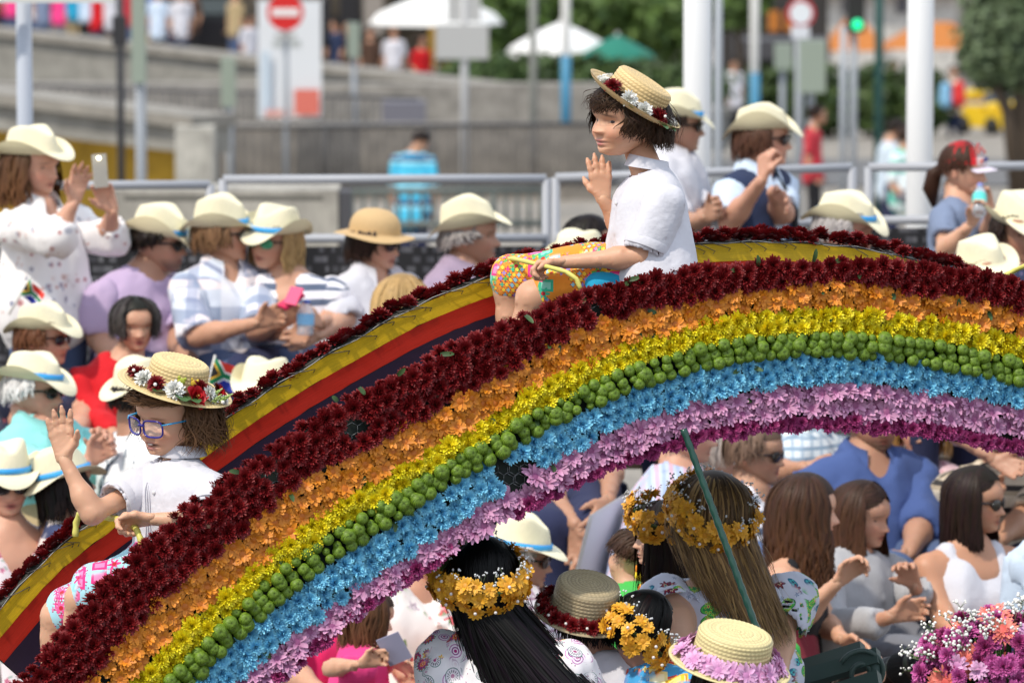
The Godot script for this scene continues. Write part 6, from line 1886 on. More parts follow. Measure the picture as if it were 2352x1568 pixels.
	# --- behind the upper child and to the right
	person("dark-haired person low behind the upper child's shirt", {"d": 17.6, "hd": [1352, 555, 120, 100, 0, 0], "n": [1345, 630], "hip": [1340, 830], "b": 0.95, "sk": dark, "noeyes": true, "top": {"m": M.black, "name": "shirt"}, "hair": hs("1a1513", 1.15, 1.3, {"s0": [0.03, 0.7], "n": 220})})
	person("person in cream hat seated low behind the upper child's lap", {"d": 16.9, "hd": [1335, 610, 140, 130, 0, 0], "n": [1330, 690], "hip": [1330, 900], "b": 1.0, "sk": dark, "noeyes": true, "top": {"m": M.khaki, "name": "shirt"}, "hair": hs("2a211c", 1.1, 1.25), "hat": cow({"tilt": 0.0})})
	person("standing man in white shirt and hat right behind the upper child", {"d": 18.8, "hd": [1553, 282, 130, 84, 2, 0], "n": [1545, 350], "hip": [1545, 640], "by": 70, "b": 1.05, "sk": lin("a9775a"), "sun": Color(0.012, 0.012, 0.012), "stand": true, "floor": 0.86,
		"A": [[1610, 505, -0.1], [1630, 500, -0.4]], "B": [[1560, 520, -0.35], [1620, 498, -0.55], [1650, 480, -0.6], Vector3(0, 1, 0), 0.8], "top": {"m": M.white, "name": "white_shirt", "collar": 0.5, "sl": 0.85, "loose": 0.035, "fit": 0.03}, "pants": M.navy, "hair": hs("2a201b", 1.05, 1.25), "hat": cow({"tilt": 0.08, "band": BLUE})})
	person("standing woman in navy vest over pale blue shirt, hand raised", {"d": 18.5, "hd": [1752, 314, 132, 78, 0, 0], "n": [1735, 388], "hip": [1742, 640], "by": 55, "b": 1.05, "sk": lin("c78c6f"), "sun": Color(0.012, 0.011, 0.012), "stand": true, "floor": 0.86,
		"A": [[1800, 490, -0.1], [1775, 440, -0.3]], "B": [[1676, 512, -0.25], [1752, 412, -0.45], [1756, 365, -0.45], Vector3(0.4, 0.3, 0.5), 1.0], "top": {"m": M.sky, "name": "blue_shirt", "collar": 0.35, "sl": 0.75, "loose": 0.03, "fit": 0.016, "vneck": 0.06}, "pants": M.navy, "hair": hs("4a3226", 1.25, 1.45), "hat": cow({"tilt": -0.05})})
	vest()
	person("man in dark shirt whose cream hat with blue band shows above the blossoms", {"d": 17.2, "hd": [1942, 522, 146, 66, 6, 0], "n": [1935, 610], "hip": [1935, 850], "by": 50, "b": 1.1, "sk": lin("c48b70"), "top": {"m": M.darknavy, "name": "shirt", "sl": 0.9}, "hair": hs("9a9694", 1.1, 1.3), "hat": cow({"tilt": 0.04, "band": BLUE})})
	person("girl in red and white cap and grey-blue T-shirt with a water bottle", {"d": 18.6, "hd": [2212, 385, 118, 68, 6, 0], "n": [2200, 452], "hip": [2215, 665], "by": 60, "b": 0.86, "sk": lin("cf9a7a"), "stand": true, "floor": 0.8,
		"A": [[2275, 540, -0.05], [2275, 480, -0.2], [2258, 440, -0.22], Vector3(-0.8, 0.4, 0), 0.5], "B": [[2170, 575, -0.3], [2232, 515, -0.4], [2252, 470, -0.42], Vector3(-0.3, 0.8, 0.3), 0.6], "top": {"m": M.teegray, "name": "tshirt", "sl": 0.62, "loose": 0.028, "fit": 0.02, "vneck": 0.07}, "pants": M.navy,
		"hair": hs("3a261c", 1.05, 1.2, {"s0": [0.05, 0.6], "puff": 0.03})})
	capgirl()
	bottle("water bottle with mint label at the mouth of the girl in a cap", P(2250, 492, 18.15), P(2252, 424, 18.25), 0.026, Color(0.10, 0.62, 0.55), Color(0.2, 0.25, 0.6))
	person("person in cream hat at the frame edge right of the girl in a cap", {"d": 16.9, "hd": [2345, 524, 148, 20, 8, 0], "n": [2348, 610], "hip": [2350, 850], "b": 1.0, "sk": dark, "top": {"m": M.floralnavy, "name": "shirt"}, "hair": hs("2a1f1a", 1.2, 1.35), "hat": cow({"tilt": 0.08})})
	person("person in small tilted cream hat just above the blossoms near the yellow handle", {"d": 16.2, "hd": [2258, 622, 130, 40, 6, -14], "n": [2265, 700], "hip": [2270, 920], "b": 0.95, "sk": lin("b57f62"), "top": {"m": M.floralpale, "name": "top"}, "hair": hs("211815", 1.25, 1.35), "hat": cow({"tilt": 0.1})})
	# --- under the arch
	person("seated man in navy trousers resting his forearm on his knee, head hidden by blossoms", {"d": 16.4, "hd": [1330, 860, 150, 60, 0, 0], "n": [1330, 945], "hip": [1290, 1130], "by": 10, "b": 1.1, "sk": lin("a06a48"), "B": [[1245, 1110, -0.2], [1322, 1205, -0.5], [1330, 1265, -0.5], Vector3(0.6, 0.2, 0.4), 0.4], "A": [[1405, 1060, -0.1], [1398, 1150, -0.45], [1380, 1190, -0.5]], "top": {"m": M.black, "name": "shirt", "sl": 0.8}, "pants": M.navy, "kn": [[1365, 1205, -0.45], [1258, 1215, -0.45]], "an": [[1390, 1400, -0.35], [1270, 1420, -0.35]], "hair": hs("2a201b", 1.05, 1.25)})
	person("man in small-check shirt, hat with blue band seen beyond the black-haired woman", {"d": 14.8, "hd": [1196, 1276, 146, 84, 6, 0], "n": [1190, 1352], "hip": [1190, 1590], "by": 70, "b": 1.05, "sk": lin("b98268"), "top": {"m": M.check, "name": "check_shirt", "collar": 0.4, "sl": 0.9}, "hair": hs("b5b0ac", 1.05, 1.25), "hat": cow({"tilt": 0.04, "band": BLUE, "up": 0.10, "rx": 0.68, "rz": 0.74}), "sun": Color(0.1, 0.09, 0.09)})
	person("person in pale blue and pink striped shirt turned away on a white chair", {"d": 15.7, "hd": [1575, 985, 150, 80, 6, 0], "n": [1565, 1075], "hip": [1510, 1310], "by": 75, "b": 1.1, "sk": lin("c48c70"), "noeyes": true, "top": {"m": M.pale, "name": "striped_shirt", "sl": 1.8, "loose": 0.03, "fit": 0.035, "fold": 0.016}, "pants": M.jeans, "A": [[1560, 1230, 0.2], [1620, 1290, 0.1]], "B": [[1500, 1230, -0.25], [1570, 1290, -0.35]], "hair": hs("8c8684", 1.05, 1.25)})
	chair()
	person("older woman in dark glasses under the arch beside the pole", {"d": 16.2, "hd": [1735, 1035, 140, 70, 4, 0], "n": [1725, 1112], "hip": [1720, 1340], "by": 50, "b": 1.0, "sk": lin("b3805f"), "sun": Color(0.012, 0.012, 0.012), "top": {"m": M.stripes, "name": "striped_blouse", "sl": 0.9, "vneck": 0.12}, "hair": hs("6e5a4c", 1.15, 1.3, {"s0": [0.03, 0.7]})})
	person("pale-faced person partly hidden by the pole under the arch", {"d": 16.9, "hd": [1652, 1050, 140, 75, 4, 0], "n": [1645, 1125], "hip": [1640, 1340], "b": 1.0, "sk": lin("c9957c"), "top": {"m": M.white, "name": "shirt"}, "hair": hs("9b928c", 1.1, 1.25, {"s0": [0.03, 0.7]})})
	person("person in blue-check shirt resting a forearm, head above the arch's lower rim", {"d": 16.9, "hd": [1830, 905, 145, 40, 4, 0], "n": [1835, 990], "hip": [1830, 1230], "by": 20, "b": 1.05, "sk": lin("b57e5d"), "B": [[1775, 1085, -0.2], [1850, 1075, -0.4], [1890, 1085, -0.42]], "top": {"m": M.checkblue, "name": "check_shirt", "collar": 0.4, "sl": 0.9, "loose": 0.03, "fit": 0.03}, "hair": hs("3a2b22", 1.05, 1.25)})
	person("bearded man in blue denim shirt behind the long-haired girls", {"d": 16.5, "hd": [2005, 958, 148, 25, 4, 0], "n": [1990, 1040], "hip": [1990, 1290], "by": 25, "b": 1.2, "sk": lin("a87454"), "face": {"beard": Color(0.02, 0.014, 0.01)}, "A": [[2118, 1205, -0.1], [2088, 1275, -0.35], [2060, 1310, -0.4], Vector3(-0.5, 0.5, 0.3), 0.5], "B": [[1880, 1200, -0.05], [1940, 1290, -0.3]], "top": {"m": M.denim, "name": "denim_shirt", "collar": 0.5, "sl": 1.15, "loose": 0.04, "fit": 0.035, "fold": 0.016, "vneck": 0.10}, "pants": M.jeans, "hair": hs("1f1713", 1.05, 1.25, {"s0": [0.03, 0.7]})})
	person("blond woman in pink floral dress with deep neckline", {"d": 16.9, "hd": [2120, 975, 142, -10, 4, 0], "n": [2115, 1062], "hip": [2125, 1290], "by": 0, "b": 0.98, "sk": lin("c89172"), "A": [[2190, 1170, 0.0], [2140, 1175, -0.3], [2100, 1165, -0.32]], "top": {"m": M.floralpale, "name": "floral_dress", "sl": 0.6, "vneck": 0.24, "low": true, "loose": 0.025}, "pants": M.floralpale, "hair": hs("b08a50", 1.5, 1.6, {"s0": [0.03, 0.7]})})
	person("person in beige and black striped top at the right under the arch", {"d": 16.4, "hd": [2305, 985, 145, -20, 4, 0], "n": [2300, 1065], "hip": [2310, 1290], "by": -15, "b": 1.05, "sk": lin("a9714c"), "B": [[2240, 1180, -0.1], [2285, 1110, -0.35]], "A": [[2345, 1195, -0.2], [2300, 1240, -0.4]], "top": {"m": M.stripebeige, "name": "striped_top", "sl": 0.8, "loose": 0.03, "fit": 0.03}, "hair": hs("2c2019", 1.3, 1.4)})
	person("girl with long wavy chestnut hair, black tank top and burgundy trousers", {"d": 15.2, "hd": [1848, 1168, 158, 92, 2, 0], "n": [1825, 1258], "hip": [1800, 1475], "by": 75, "b": 0.95, "sk": lin("cf9877"), "noeyes": true, "A": [[1900, 1430, 0.1], [1935, 1468, -0.1]], "kn": [[1850, 1590, -0.3], [1790, 1600, -0.35]], "an": [[1850, 1800, -0.3], [1790, 1800, -0.35]], "B": [[1838, 1420, -0.28], [1924, 1338, -0.38], [1968, 1298, -0.38], Vector3(0, 0.8, 0.3), 0.75], "top": {"m": M.black, "name": "tank_top", "sl": 0.0, "low": true, "fit": 0.014}, "pants": M.burg,
		"hair": hs("33221a", 2.2, 2.35, {"tip": lin("563824"), "n": 1300, "s0": [0.03, 0.8], "w": 0.03, "seg": 14, "wave": 0.10, "freq": 3.4, "puff": 0.13, "open": 0.9, "cling": 0.15, "sway": Vector3(0.05, 0, 0.1)})})
	person("smiling girl in grey sweater with long brown hair and pearl earring", {"d": 15.6, "hd": [1978, 1178, 146, 62, 8, 0], "n": [1962, 1262], "hip": [1955, 1480], "by": 45, "b": 0.95, "sk": lin("bb8263"), "face": {"smile": 1.5}, "A": [[2118, 1392, -0.05], [2102, 1345, -0.2], [2075, 1290, -0.25], Vector3(-0.6, 0.6, 0.3), 0.6], "B": [[1918, 1450, -0.3], [2048, 1416, -0.5], [2104, 1400, -0.5], Vector3(0, 1, 0.1), 0.55], "top": {"m": M.greyknit, "name": "sweater", "sl": 1.8, "loose": 0.028, "fit": 0.03, "fold": 0.014}, "pants": M.grey,
		"hair": hs("2c1e18", 1.95, 2.0, {"tip": lin("5f4130"), "n": 1000, "w": 0.03, "s0": [0.03, 0.8], "seg": 12, "wave": 0.08, "freq": 2.5, "puff": 0.10, "parted": true, "cling": 0.2})})
	person("girl in white tank top and sunglasses with straight dark hair", {"d": 15.6, "hd": [2238, 1146, 148, 66, 2, 0], "n": [2225, 1236], "hip": [2225, 1460], "by": 30, "b": 0.98, "sk": lin("b97c55"), "sun": Color(0.02, 0.016, 0.015), "face": {"smile": 1.5}, "A": [[2318, 1400, 0.0], [2270, 1450, -0.3]], "B": [[2166, 1412, -0.15], [2200, 1480, -0.4]], "top": {"m": M.white, "name": "tank_top", "sl": 0.0, "low": true, "fit": 0.02, "vneck": 0.1}, "pants": M.black,
		"hair": hs("251a17", 1.75, 1.85, {"n": 900, "w": 0.03, "s0": [0.03, 0.8], "wave": 0.03, "puff": 0.06, "seg": 10, "parted": true, "cling": 0.25})})
	person("person in pale blue shirt cut off by the frame beside the bouquet", {"d": 15.0, "hd": [2500, 1150, 150, -40, 4, 0], "n": [2490, 1235], "hip": [2500, 1480], "by": -30, "b": 1.1, "sk": lin("c08a6c"), "top": {"m": M.sky, "name": "shirt", "sl": 1.7, "loose": 0.04, "fit": 0.03}, "hair": hs("3a2b22", 1.1, 1.3)})
	person("little girl in pink T-shirt with wavy brown hair holding a paper", {"d": 14.4, "hd": [848, 1412, 122, 112, 14, 0], "n": [825, 1476], "hip": [822, 1640], "by": 95, "b": 0.68, "sk": lin("d09a78"), "noeyes": true, "A": [[880, 1530, 0.1], [900, 1520, -0.05]], "B": [[756, 1535, -0.15], [828, 1524, -0.28], [880, 1508, -0.28], Vector3(0, 1, 0.1), 0.5], "top": {"m": M.pink, "name": "tshirt", "sl": 0.6, "loose": 0.02, "fit": 0.02}, "pants": M.pink, "hair": hs("3c281d", 1.7, 1.85, {"tip": lin("6b4a33"), "n": 420, "s0": [0.03, 0.8], "wave": 0.10, "puff": 0.12, "seg": 10, "cling": 0.25})})
	var pp := thing("paper_sheet", "grey-blue folded paper in the hand of the little pink girl", "paper", P(905, 1492, 14.1))
	var pz := Buf.new()
	box(pz, Transform3D(face(-15, 10, -25), P(905, 1490, 14.12)), Vector3(0.072, 0.088, 0.003), Color(0.34, 0.34, 0.48))
	part("sheet", pz, M.vc, pp, false)
	person("woman in deep pink top behind the little girl, head hidden by the arch", {"d": 15.0, "hd": [735, 1330, 148, 60, 0, 0], "n": [742, 1420], "hip": [745, 1640], "by": 40, "b": 0.98, "sk": lin("c9916f"), "A": [[805, 1560, 0.0], [800, 1600, -0.3]], "B": [[672, 1545, -0.25], [740, 1590, -0.45]], "top": {"m": M.hotpink, "name": "top", "sl": 0.35, "fit": 0.02}, "pants": M.hotpink, "hair": hs("3c281d", 1.3, 1.5)})
	person("woman in white blouse with red flowers and pearl earring under the arch", {"d": 15.2, "hd": [985, 1262, 148, 40, 4, 0], "n": [955, 1345], "hip": [940, 1570], "by": 30, "b": 1.05, "sk": lin("bd8465"), "noeyes": true, "A": [[1015, 1480, -0.1], [960, 1550, -0.35]], "B": [[885, 1480, -0.1], [930, 1555, -0.35]], "top": {"m": M.floralred, "name": "floral_blouse", "sl": 0.9, "loose": 0.035, "fit": 0.04, "fold": 0.016, "vneck": 0.08}, "pants": M.floralred, "hair": hs("4a3527", 1.05, 1.25, {"s0": [0.03, 0.7]})})
	person("person in plain white shirt mostly hidden by the lower left of the arch", {"d": 14.8, "hd": [590, 1420, 150, 40, 4, 0], "n": [590, 1505], "hip": [590, 1730], "b": 1.05, "sk": fair, "top": {"m": M.white, "name": "shirt", "sl": 0.9, "loose": 0.03}, "hair": hs("3a2b22", 1.05, 1.25)})
	# --- girls of the parade below the float
	var h := hs("060506", 1.6, 3.3, {"tip": Color(0.006, 0.005, 0.006), "n": 1500, "fly": 130, "w": 0.020, "seg": 14, "s0": [0.03, 0.9], "puff": 0.07, "wave": 0.03, "cling": 0.3, "open": 0.7, "parted": true, "sway": Vector3(0.80, 0, 0.42), "lean0": 0.35, "lean1": 1.25, "ragged": 4.0})
	var q := person("woman with long black hair and daisy wreath in a white dress with colourful rosettes", {"d": 12.0, "hd": [1112, 1330, 184, 168, 6, 0], "n": [1142, 1448], "hip": [1200, 1710], "by": 160, "b": 0.98, "sk": lin("b07a5a"), "noeyes": true, "cell": 0.012, "stand": true, "floor": 0.86, "A": [[1050, 1640, -0.05], [1060, 1760, -0.2]], "B": [[1345, 1640, 0.0], [1360, 1760, 0.0]], "top": {"m": M.rosette, "name": "dress", "sl": 0.95, "loose": 0.04, "fit": 0.02, "fold": 0.012, "nf": 9.0}, "pants": M.rosette, "hair": h})
	crown(q, P(1102, 1322, 11.97), Vector3(0.06, 1, 0.38), 0.096, 0.098, 22, 0.0215)
	h = hs("4b3a2a", 1.8, 2.35, {"tip": lin("7d6242"), "streak": lin("9c7d50"), "streaks": 0.28, "n": 1500, "fly": 130, "w": 0.020, "seg": 14, "s0": [0.03, 0.9], "puff": 0.07, "wave": 0.05, "cling": 0.3, "open": 0.75, "parted": true, "sway": Vector3(0.40, 0, 0.40), "ragged": 3.0})
	q = person("woman with long streaked brown hair and daisy wreath in pale dress with green beetles", {"d": 12.7, "hd": [1640, 1180, 188, -132, 2, 4], "n": [1665, 1312], "hip": [1690, 1550], "by": -170, "b": 0.98, "sk": lin("d3a283"), "noeyes": true, "cell": 0.012, "stand": true, "floor": 0.86, "A": [[1555, 1420, -0.1], [1560, 1520, -0.15]], "B": [[1790, 1440, 0.0], [1790, 1560, -0.1]], "top": {"m": M.beetle, "name": "dress", "sl": 0.6, "loose": 0.05, "fit": 0.015, "fold": 0.012, "nf": 9.0}, "pants": M.beetle, "hair": h})
	crown(q, P(1636, 1172, 12.66), Vector3(0.36, 1, 0.50), 0.096, 0.102, 21, 0.021)
	q = person("girl in profile with dark fringe, daisy wreath and orange print dress", {"d": 13.0, "hd": [1527, 1228, 150, -82, 2, 0], "n": [1540, 1318], "hip": [1545, 1520], "by": -80, "b": 0.78, "sk": lin("d6a585"), "cell": 0.014, "fine": 1.8, "face": {"kid": 0.7, "smile": 0.6}, "stand": true, "floor": 0.7, "top": {"m": M.shortsorange, "name": "dress", "sl": 0.8, "loose": 0.03}, "pants": M.shortsorange, "hair": hs("1c1310", 1.9, 2.1, {"n": 600, "w": 0.03, "s0": [0.03, 0.8], "fringe": 0.92, "open": 0.8, "seg": 11, "wave": 0.03, "cling": 0.3})})
	crown(q, P(1521, 1188, 12.97), Vector3(0.2, 1, 0.25), 0.074, 0.078, 15, 0.0195)
	q = person("child in white shirt seen from behind in straw hat with dark red flowers and pearls", {"d": 12.15, "hd": [1352, 1400, 172, 172, 0, 8], "n": [1372, 1492], "hip": [1385, 1720], "by": 170, "b": 0.78, "sk": lin("a8745a"), "noeyes": true, "hatted": true, "cell": 0.012, "stand": true, "floor": 0.7, "top": {"m": M.white, "name": "shirt", "sl": 0.8, "fit": 0.02}, "hair": hs("120d0b", 1.12, 1.42, {"n": 420, "w": 0.03, "top": 0.66, "s0": [0.64, 0.95]})})
	var hat := strawhat(q, P(1341, 1404, 12.13), Vector3(0.17, 1, 0.33), 0.081, 0.078, 0.122, 0.006, lin("b8a888"))
	var tr := []
	for k in 26: tr.append(["burgundy", k * 13.85, 0.097 + 0.008 * (k % 2), 0.010, 0.021])
	for k in 14: tr.append(["pearl", k * 25.7 + 5.0, 0.119, 0.016, 0.0038])
	trim(hat[0], hat[1], tr)
	q = person("black-haired girl with daisy garland beside the straw-hatted child", {"d": 12.1, "hd": [1478, 1432, 150, 120, 20, 0], "n": [1492, 1520], "hip": [1500, 1720], "by": 130, "b": 0.72, "sk": lin("a06c50"), "noeyes": true, "cell": 0.012, "stand": true, "floor": 0.7, "top": {"m": M.patch, "name": "dress", "sl": 0.7, "fit": 0.02}, "pants": M.patch, "hair": hs("0a0808", 1.35, 1.5, {"n": 700, "w": 0.028, "s0": [0.03, 0.9], "puff": 0.05, "wave": 0.02, "parted": true})})
	crown(q, P(1468, 1462, 12.05), Vector3(0.66, 0.8, -0.1), 0.072, 0.075, 15, 0.0195)
	q = person("child in plaited straw hat ringed with lilac-pink daisies at the lower edge", {"d": 11.2, "hd": [1672, 1582, 178, 12, 6, 6], "n": [1672, 1685], "hip": [1672, 1900], "by": 10, "b": 0.76, "sk": lin("b5805f"), "hatted": true, "cell": 0.014, "stand": true, "floor": 0.7, "face": {"kid": 0.9}, "top": {"m": M.white, "name": "shirt", "sl": 0.8}, "hair": hs("1a120e", 1.2, 1.4, {"n": 420, "w": 0.03, "top": 0.66, "s0": [0.64, 0.95], "fringe": 0.9})})
	hat = strawhat(q, P(1677, 1520, 11.15), Vector3(0.20, 1, 0.20), 0.0875, 0.072, 0.140, 0.004, lin("e6d6a0"))
	tr = []
	for k in 22: tr.append(["lilac", k * 16.4, 0.104 + 0.008 * (k % 2), 0.014, 0.026])
	trim(hat[0], hat[1], tr)
	props()

func vest() -> void:
	var r: Node3D = get_child(get_child_count() - 1)
	var j: Dictionary = r.get_meta("j")
	var dn: Vector3 = (j.hip - j.N).normalized()
	var b := Buf.new()
	var bones := []
	var l: Vector3 = j.l
	var f: Vector3 = j.f
	bones.append([j.N + dn * 0.06 + l * 0.13, j.N + dn * 0.06 - l * 0.13, 0.062, 0.062])
	for sg in [-1.0, 1.0]: bones.append([j.N + dn * 0.13 + l * 0.065 * sg, j.hip + l * 0.075 * sg, 0.112, 0.128])
	sdf(b, bones, 0.02, 0.05, Color.WHITE, [[j.N + f * 0.17, j.N + dn * 0.5 + f * 0.21, 0.10, 0.075]], 0.008, 7.0)
	part("vest", b, M.darknavy, r)
	var s := Buf.new()
	tube(s, [j.N + dn * 0.02 + f * 0.06 + l * 0.05, j.N + dn * 0.15 + f * 0.15 + l * 0.03, j.N + dn * 0.42 + f * 0.17], [0.014], 6, Color(0.015, 0.015, 0.018))
	part("camera_strap", s, M.vc, r)
func capgirl() -> void:
	var r: Node3D = get_child(get_child_count() - 1)
	var X: Transform3D = r.get_meta("x")
	var b := Buf.new()
	var cols := 40
	for k in 10:
		for i in cols:
			var a := TAU * i / cols - PI
			var s := k / 9.0 * 0.92
			b.add(X * hp(a, s, 0.035), Color(0.60, 0.012, 0.02) if absf(a) > 0.75 else Color(0.72, 0.62, 0.62))
	b.grid(0, 10, cols, true)
	var cap := part("cap", b, M.vc, r)
	var v := Buf.new()
	for k in 6:
		for i in 15:
			var a := (i - 7) / 7.0
			var u := k / 5.0
			v.add(X * Vector3(0.34 * a, 0.60 - 0.05 * u - 0.08 * a * a, 0.40 * sqrt(maxf(0.0, 1.0 - 0.7 * a * a)) + 0.30 * u * (1.0 - 0.5 * a * a)), Color(0.66, 0.60, 0.70))
	v.grid(0, 6, 15, false)
	part("peak", v, M.vc, cap)
	var e := Buf.new()
	for q in 9: ball(e, X * xf(hp(rng.randf_range(-0.6, 0.6), rng.randf_range(0.3, 0.85), 0.037), Vector3(0.06, 0.06, 0.02)), [Color(0.65, 0.03, 0.03), Color(0.05, 0.05, 0.2), Color(0.7, 0.15, 0.1)][q % 3], 4, 8)
	part("cap_print", e, M.vc, cap)
	var t := Buf.new()
	tube(t, [X * Vector3(0, 0.45, -0.45), X * Vector3(0, 0.30, -0.58), X * Vector3(0.02, 0.0, -0.62), X * Vector3(0.04, -0.35, -0.52)], [0.018, 0.03, 0.032, 0.008], 10, lin("3a261c"))
	part("ponytail", t, M.hair, r)
	var s := Buf.new()
	var j: Dictionary = r.get_meta("j")
	var dn: Vector3 = (j.hip - j.N).normalized()
	tube(s, [j.N - j.l * 0.09 + dn * 0.02, j.N + dn * 0.14 + j.f * 0.11 - j.l * 0.03, j.N + dn * 0.35 + j.f * 0.12 + j.l * 0.12], [0.009], 6, Color(0.12, 0.06, 0.04), 0.4)
	part("bag_strap", s, M.vc, r)
func chair() -> void:
	var o := thing("plastic_chair", "white moulded plastic chair behind the pale striped shirt", "chair", Vector3(P(1420, 1330, 15.6).x, 0, P(1420, 1330, 15.6).z))
	var b := Buf.new()
	var w := Color(0.74, 0.74, 0.75)
	var c := P(1425, 1165, 15.75)
	var bs := face(-105)
	for r in 12:
		for k in 13:
			var u := (k - 6) / 6.0
			var t := r / 11.0
			b.add(c + bs * Vector3(u * 0.235 * (1.0 - 0.12 * pow(1.0 - t, 3.0)), -0.44 * t + 0.035 * (1.0 - u * u) * (1.0 - t), 0.05 * u * u + 0.10 * t), w)
	b.grid(0, 12, 13, false)
	var n := b.v.size()
	for k in n: b.add(b.v[k] - bs.z * 0.012, w)
	b.grid(n, 12, 13, false)
	part("chair_back", b, M.satin, o)
	b = Buf.new()
	box(b, Transform3D(bs, c + bs * Vector3(0, -0.45, 0.32)), Vector3(0.46, 0.03, 0.44), w)
	part("seat", b, M.satin, o, false)
	for sx in [-1.0, 1.0]:
		for sz in [0.12, 0.5]:
			var lb := Buf.new()
			var top := c + bs * Vector3(sx * 0.2, -0.46, sz)
			tube(lb, [top, Vector3(top.x, 0.0, top.z) + bs * Vector3(sx * 0.03, 0, 0)], [0.022, 0.016], 8, w)
			part("leg", lb, M.satin, o)
func props() -> void:
	# green park bench, its end turned to the camera
	var gc := Color(0.028, 0.055, 0.048)
	var o := thing("park_bench", "dark green wooden bench back with iron scroll at the lower right", "bench", Vector3(P(1900, 1560, 12.9).x, 0, P(1900, 1560, 12.9).z))
	for q in [[[1795, 1548], [1983, 1490], 13.05, 0.055], [[1780, 1580], [2020, 1508], 12.85, 0.07], [[1770, 1640], [2022, 1560], 12.8, 0.07]]:
		var b := Buf.new()
		var a := P(q[0][0], q[0][1], q[2])
		var e := P(q[1][0], q[1][1], q[2] - 0.1)
		var ax := (e - a).normalized()
		var up := Vector3(0, 0.8, -0.55).normalized()
		up = (up - ax * up.dot(ax)).normalized()
		box(b, Transform3D(Basis(ax, up.cross(ax) * -1.0, up), (a + e) / 2), Vector3((e - a).length(), 0.03, q[3] * 0.62), gc)
		part("slat", b, M.satin, o, false)
	for x0 in [1985, 1800]:
		var b := Buf.new()
		var sp := []
		for k in 40:
			var t := k / 39.0
			var rr := 0.014 + 0.05 * t
			sp.append(P(x0, 1545, 12.75) + Vector3(cos(t * 9.0) * rr, sin(t * 9.0) * rr, 0))
		tube(b, sp, [0.007], 8, gc)
		var c := P(x0 + 25, 1520, 12.75)
		tube(b, [c, c + Vector3(0.02, -0.2, 0), Vector3(c.x, 0.45, c.z), Vector3(c.x + 0.05, 0.0, c.z)], [0.014], 8, gc)
		part("iron_scroll", b, M.satin, o)
	# camera with a long lens, held by a photographer below the frame
	o = thing("camera_lens", "black camera with long zoom lens beside the bouquet", "camera", P(2050, 1560, 13.2))
	var a := P(2008, 1552, 13.35)
	var e := P(2125, 1522, 13.1)
	var b := Buf.new()
	var pts := []
	var rad := []
	for q in [[0.0, 0.030], [0.12, 0.036], [0.13, 0.040], [0.42, 0.041], [0.43, 0.037], [0.5, 0.037], [0.51, 0.043], [0.92, 0.046], [0.93, 0.049], [1.0, 0.049], [1.0, 0.043], [0.96, 0.038]]:
		pts.append(a.lerp(e, q[0])); rad.append(q[1])
	tube(b, pts, rad, 28, Color(0.014, 0.014, 0.015))
	part("lens_barrel", b, M.satin, o)
	b = Buf.new()
	for k in 26:
		var rg := []
		var c := a.lerp(e, 0.55 + 0.012 * k)
		var dir := (e - a).normalized()
		var s := dir.cross(Vector3.UP).normalized()
		for j in 21: rg.append(c + (s * cos(TAU * j / 20) + dir.cross(s) * sin(TAU * j / 20)) * (0.0445 + 0.0001 * k))
		if k % 2 == 0: tube(b, rg, [0.0015], 4, Color(0.02, 0.02, 0.021), 1.0, Vector3.ZERO, false)
	part("grip_rings", b, M.vc, o)
	b = Buf.new()
	box(b, Transform3D(face(75, 0, 0), a + Vector3(-0.045, -0.03, 0.02)), Vector3(0.13, 0.10, 0.07), Color(0.013, 0.013, 0.014))
	part("camera_body", b, M.satin, o, false)
	var ph := person("photographer below the frame whose fingers hold the black lens", {"d": 13.6, "hd": [1930, 1585, 150, 80, 0, 0], "n": [1900, 1680], "hip": [1890, 1900], "b": 1.0, "sk": lin("c98f70"), "noeyes": true, "cell": 0.02, "A": [[2000, 1690, -0.1], [2020, 1610, -0.3], [2050, 1560, -0.42], Vector3(-0.6, 0.4, 0.4), 0.5], "B": [[1940, 1680, -0.4], [1968, 1600, -0.55], [1985, 1550, -0.58], Vector3(0.5, 0.5, 0.2), 0.7], "top": {"m": M.burg, "name": "shirt", "sl": 0.8}, "hair": hs("211814", 1.1, 1.3), "stand": true})
	ph.get_meta("x")
	# bouquet
	var C := P(2300, 1560, 11.4)
	o = thing("flower_bouquet", "large bouquet of magenta and coral flowers with white gypsophila", "bouquet", C - Vector3(0, 0.25, 0))
	var st := Buf.new()
	var gy := Buf.new()
	for k in 210:
		var th := acos(1.0 - rng.randf() * 1.25)
		var az := rng.randf() * TAU
		var dir := Vector3(sin(th) * cos(az), cos(th), sin(th) * sin(az))
		var r := rng.randf_range(0.80, 1.0)
		var at := C + Vector3(dir.x * 0.20, dir.y * 0.165, dir.z * 0.17) * r
		tube(st, [C - Vector3(0, 0.2, 0), at], [0.002], 4, Color(0.03, 0.08, 0.015))
		var kind: String = ["fuchsia", "fuchsia", "lilac", "magenta", "coral", "fuchsia", "fuchsia", "fuchsia", "magenta"][k % 9]
		bloom(kind, kind + "_flower", o, at, dir + Vector3(0, 0, 0.5), (0.036 if kind == "coral" else 0.024) * rng.randf_range(0.85, 1.15))
	for k in 52:
		var th := acos(1.0 - rng.randf() * 1.2)
		var az := rng.randf() * TAU
		var dir := Vector3(sin(th) * cos(az), cos(th), sin(th) * sin(az))
		if k < 34: dir = Vector3(-0.75 + rng.randf_range(-0.2, 0.9), 0.45 + rng.randf_range(-0.15, 0.5), 0.4 + rng.randf_range(-0.3, 0.3)).normalized()
		var p0 := C + Vector3(dir.x * 0.19, dir.y * 0.155, dir.z * 0.16)
		var p1 := p0 + dir * rng.randf_range(0.01, 0.055)
		tube(gy, [p0, p1], [0.0008], 3, Color(0.12, 0.18, 0.06))
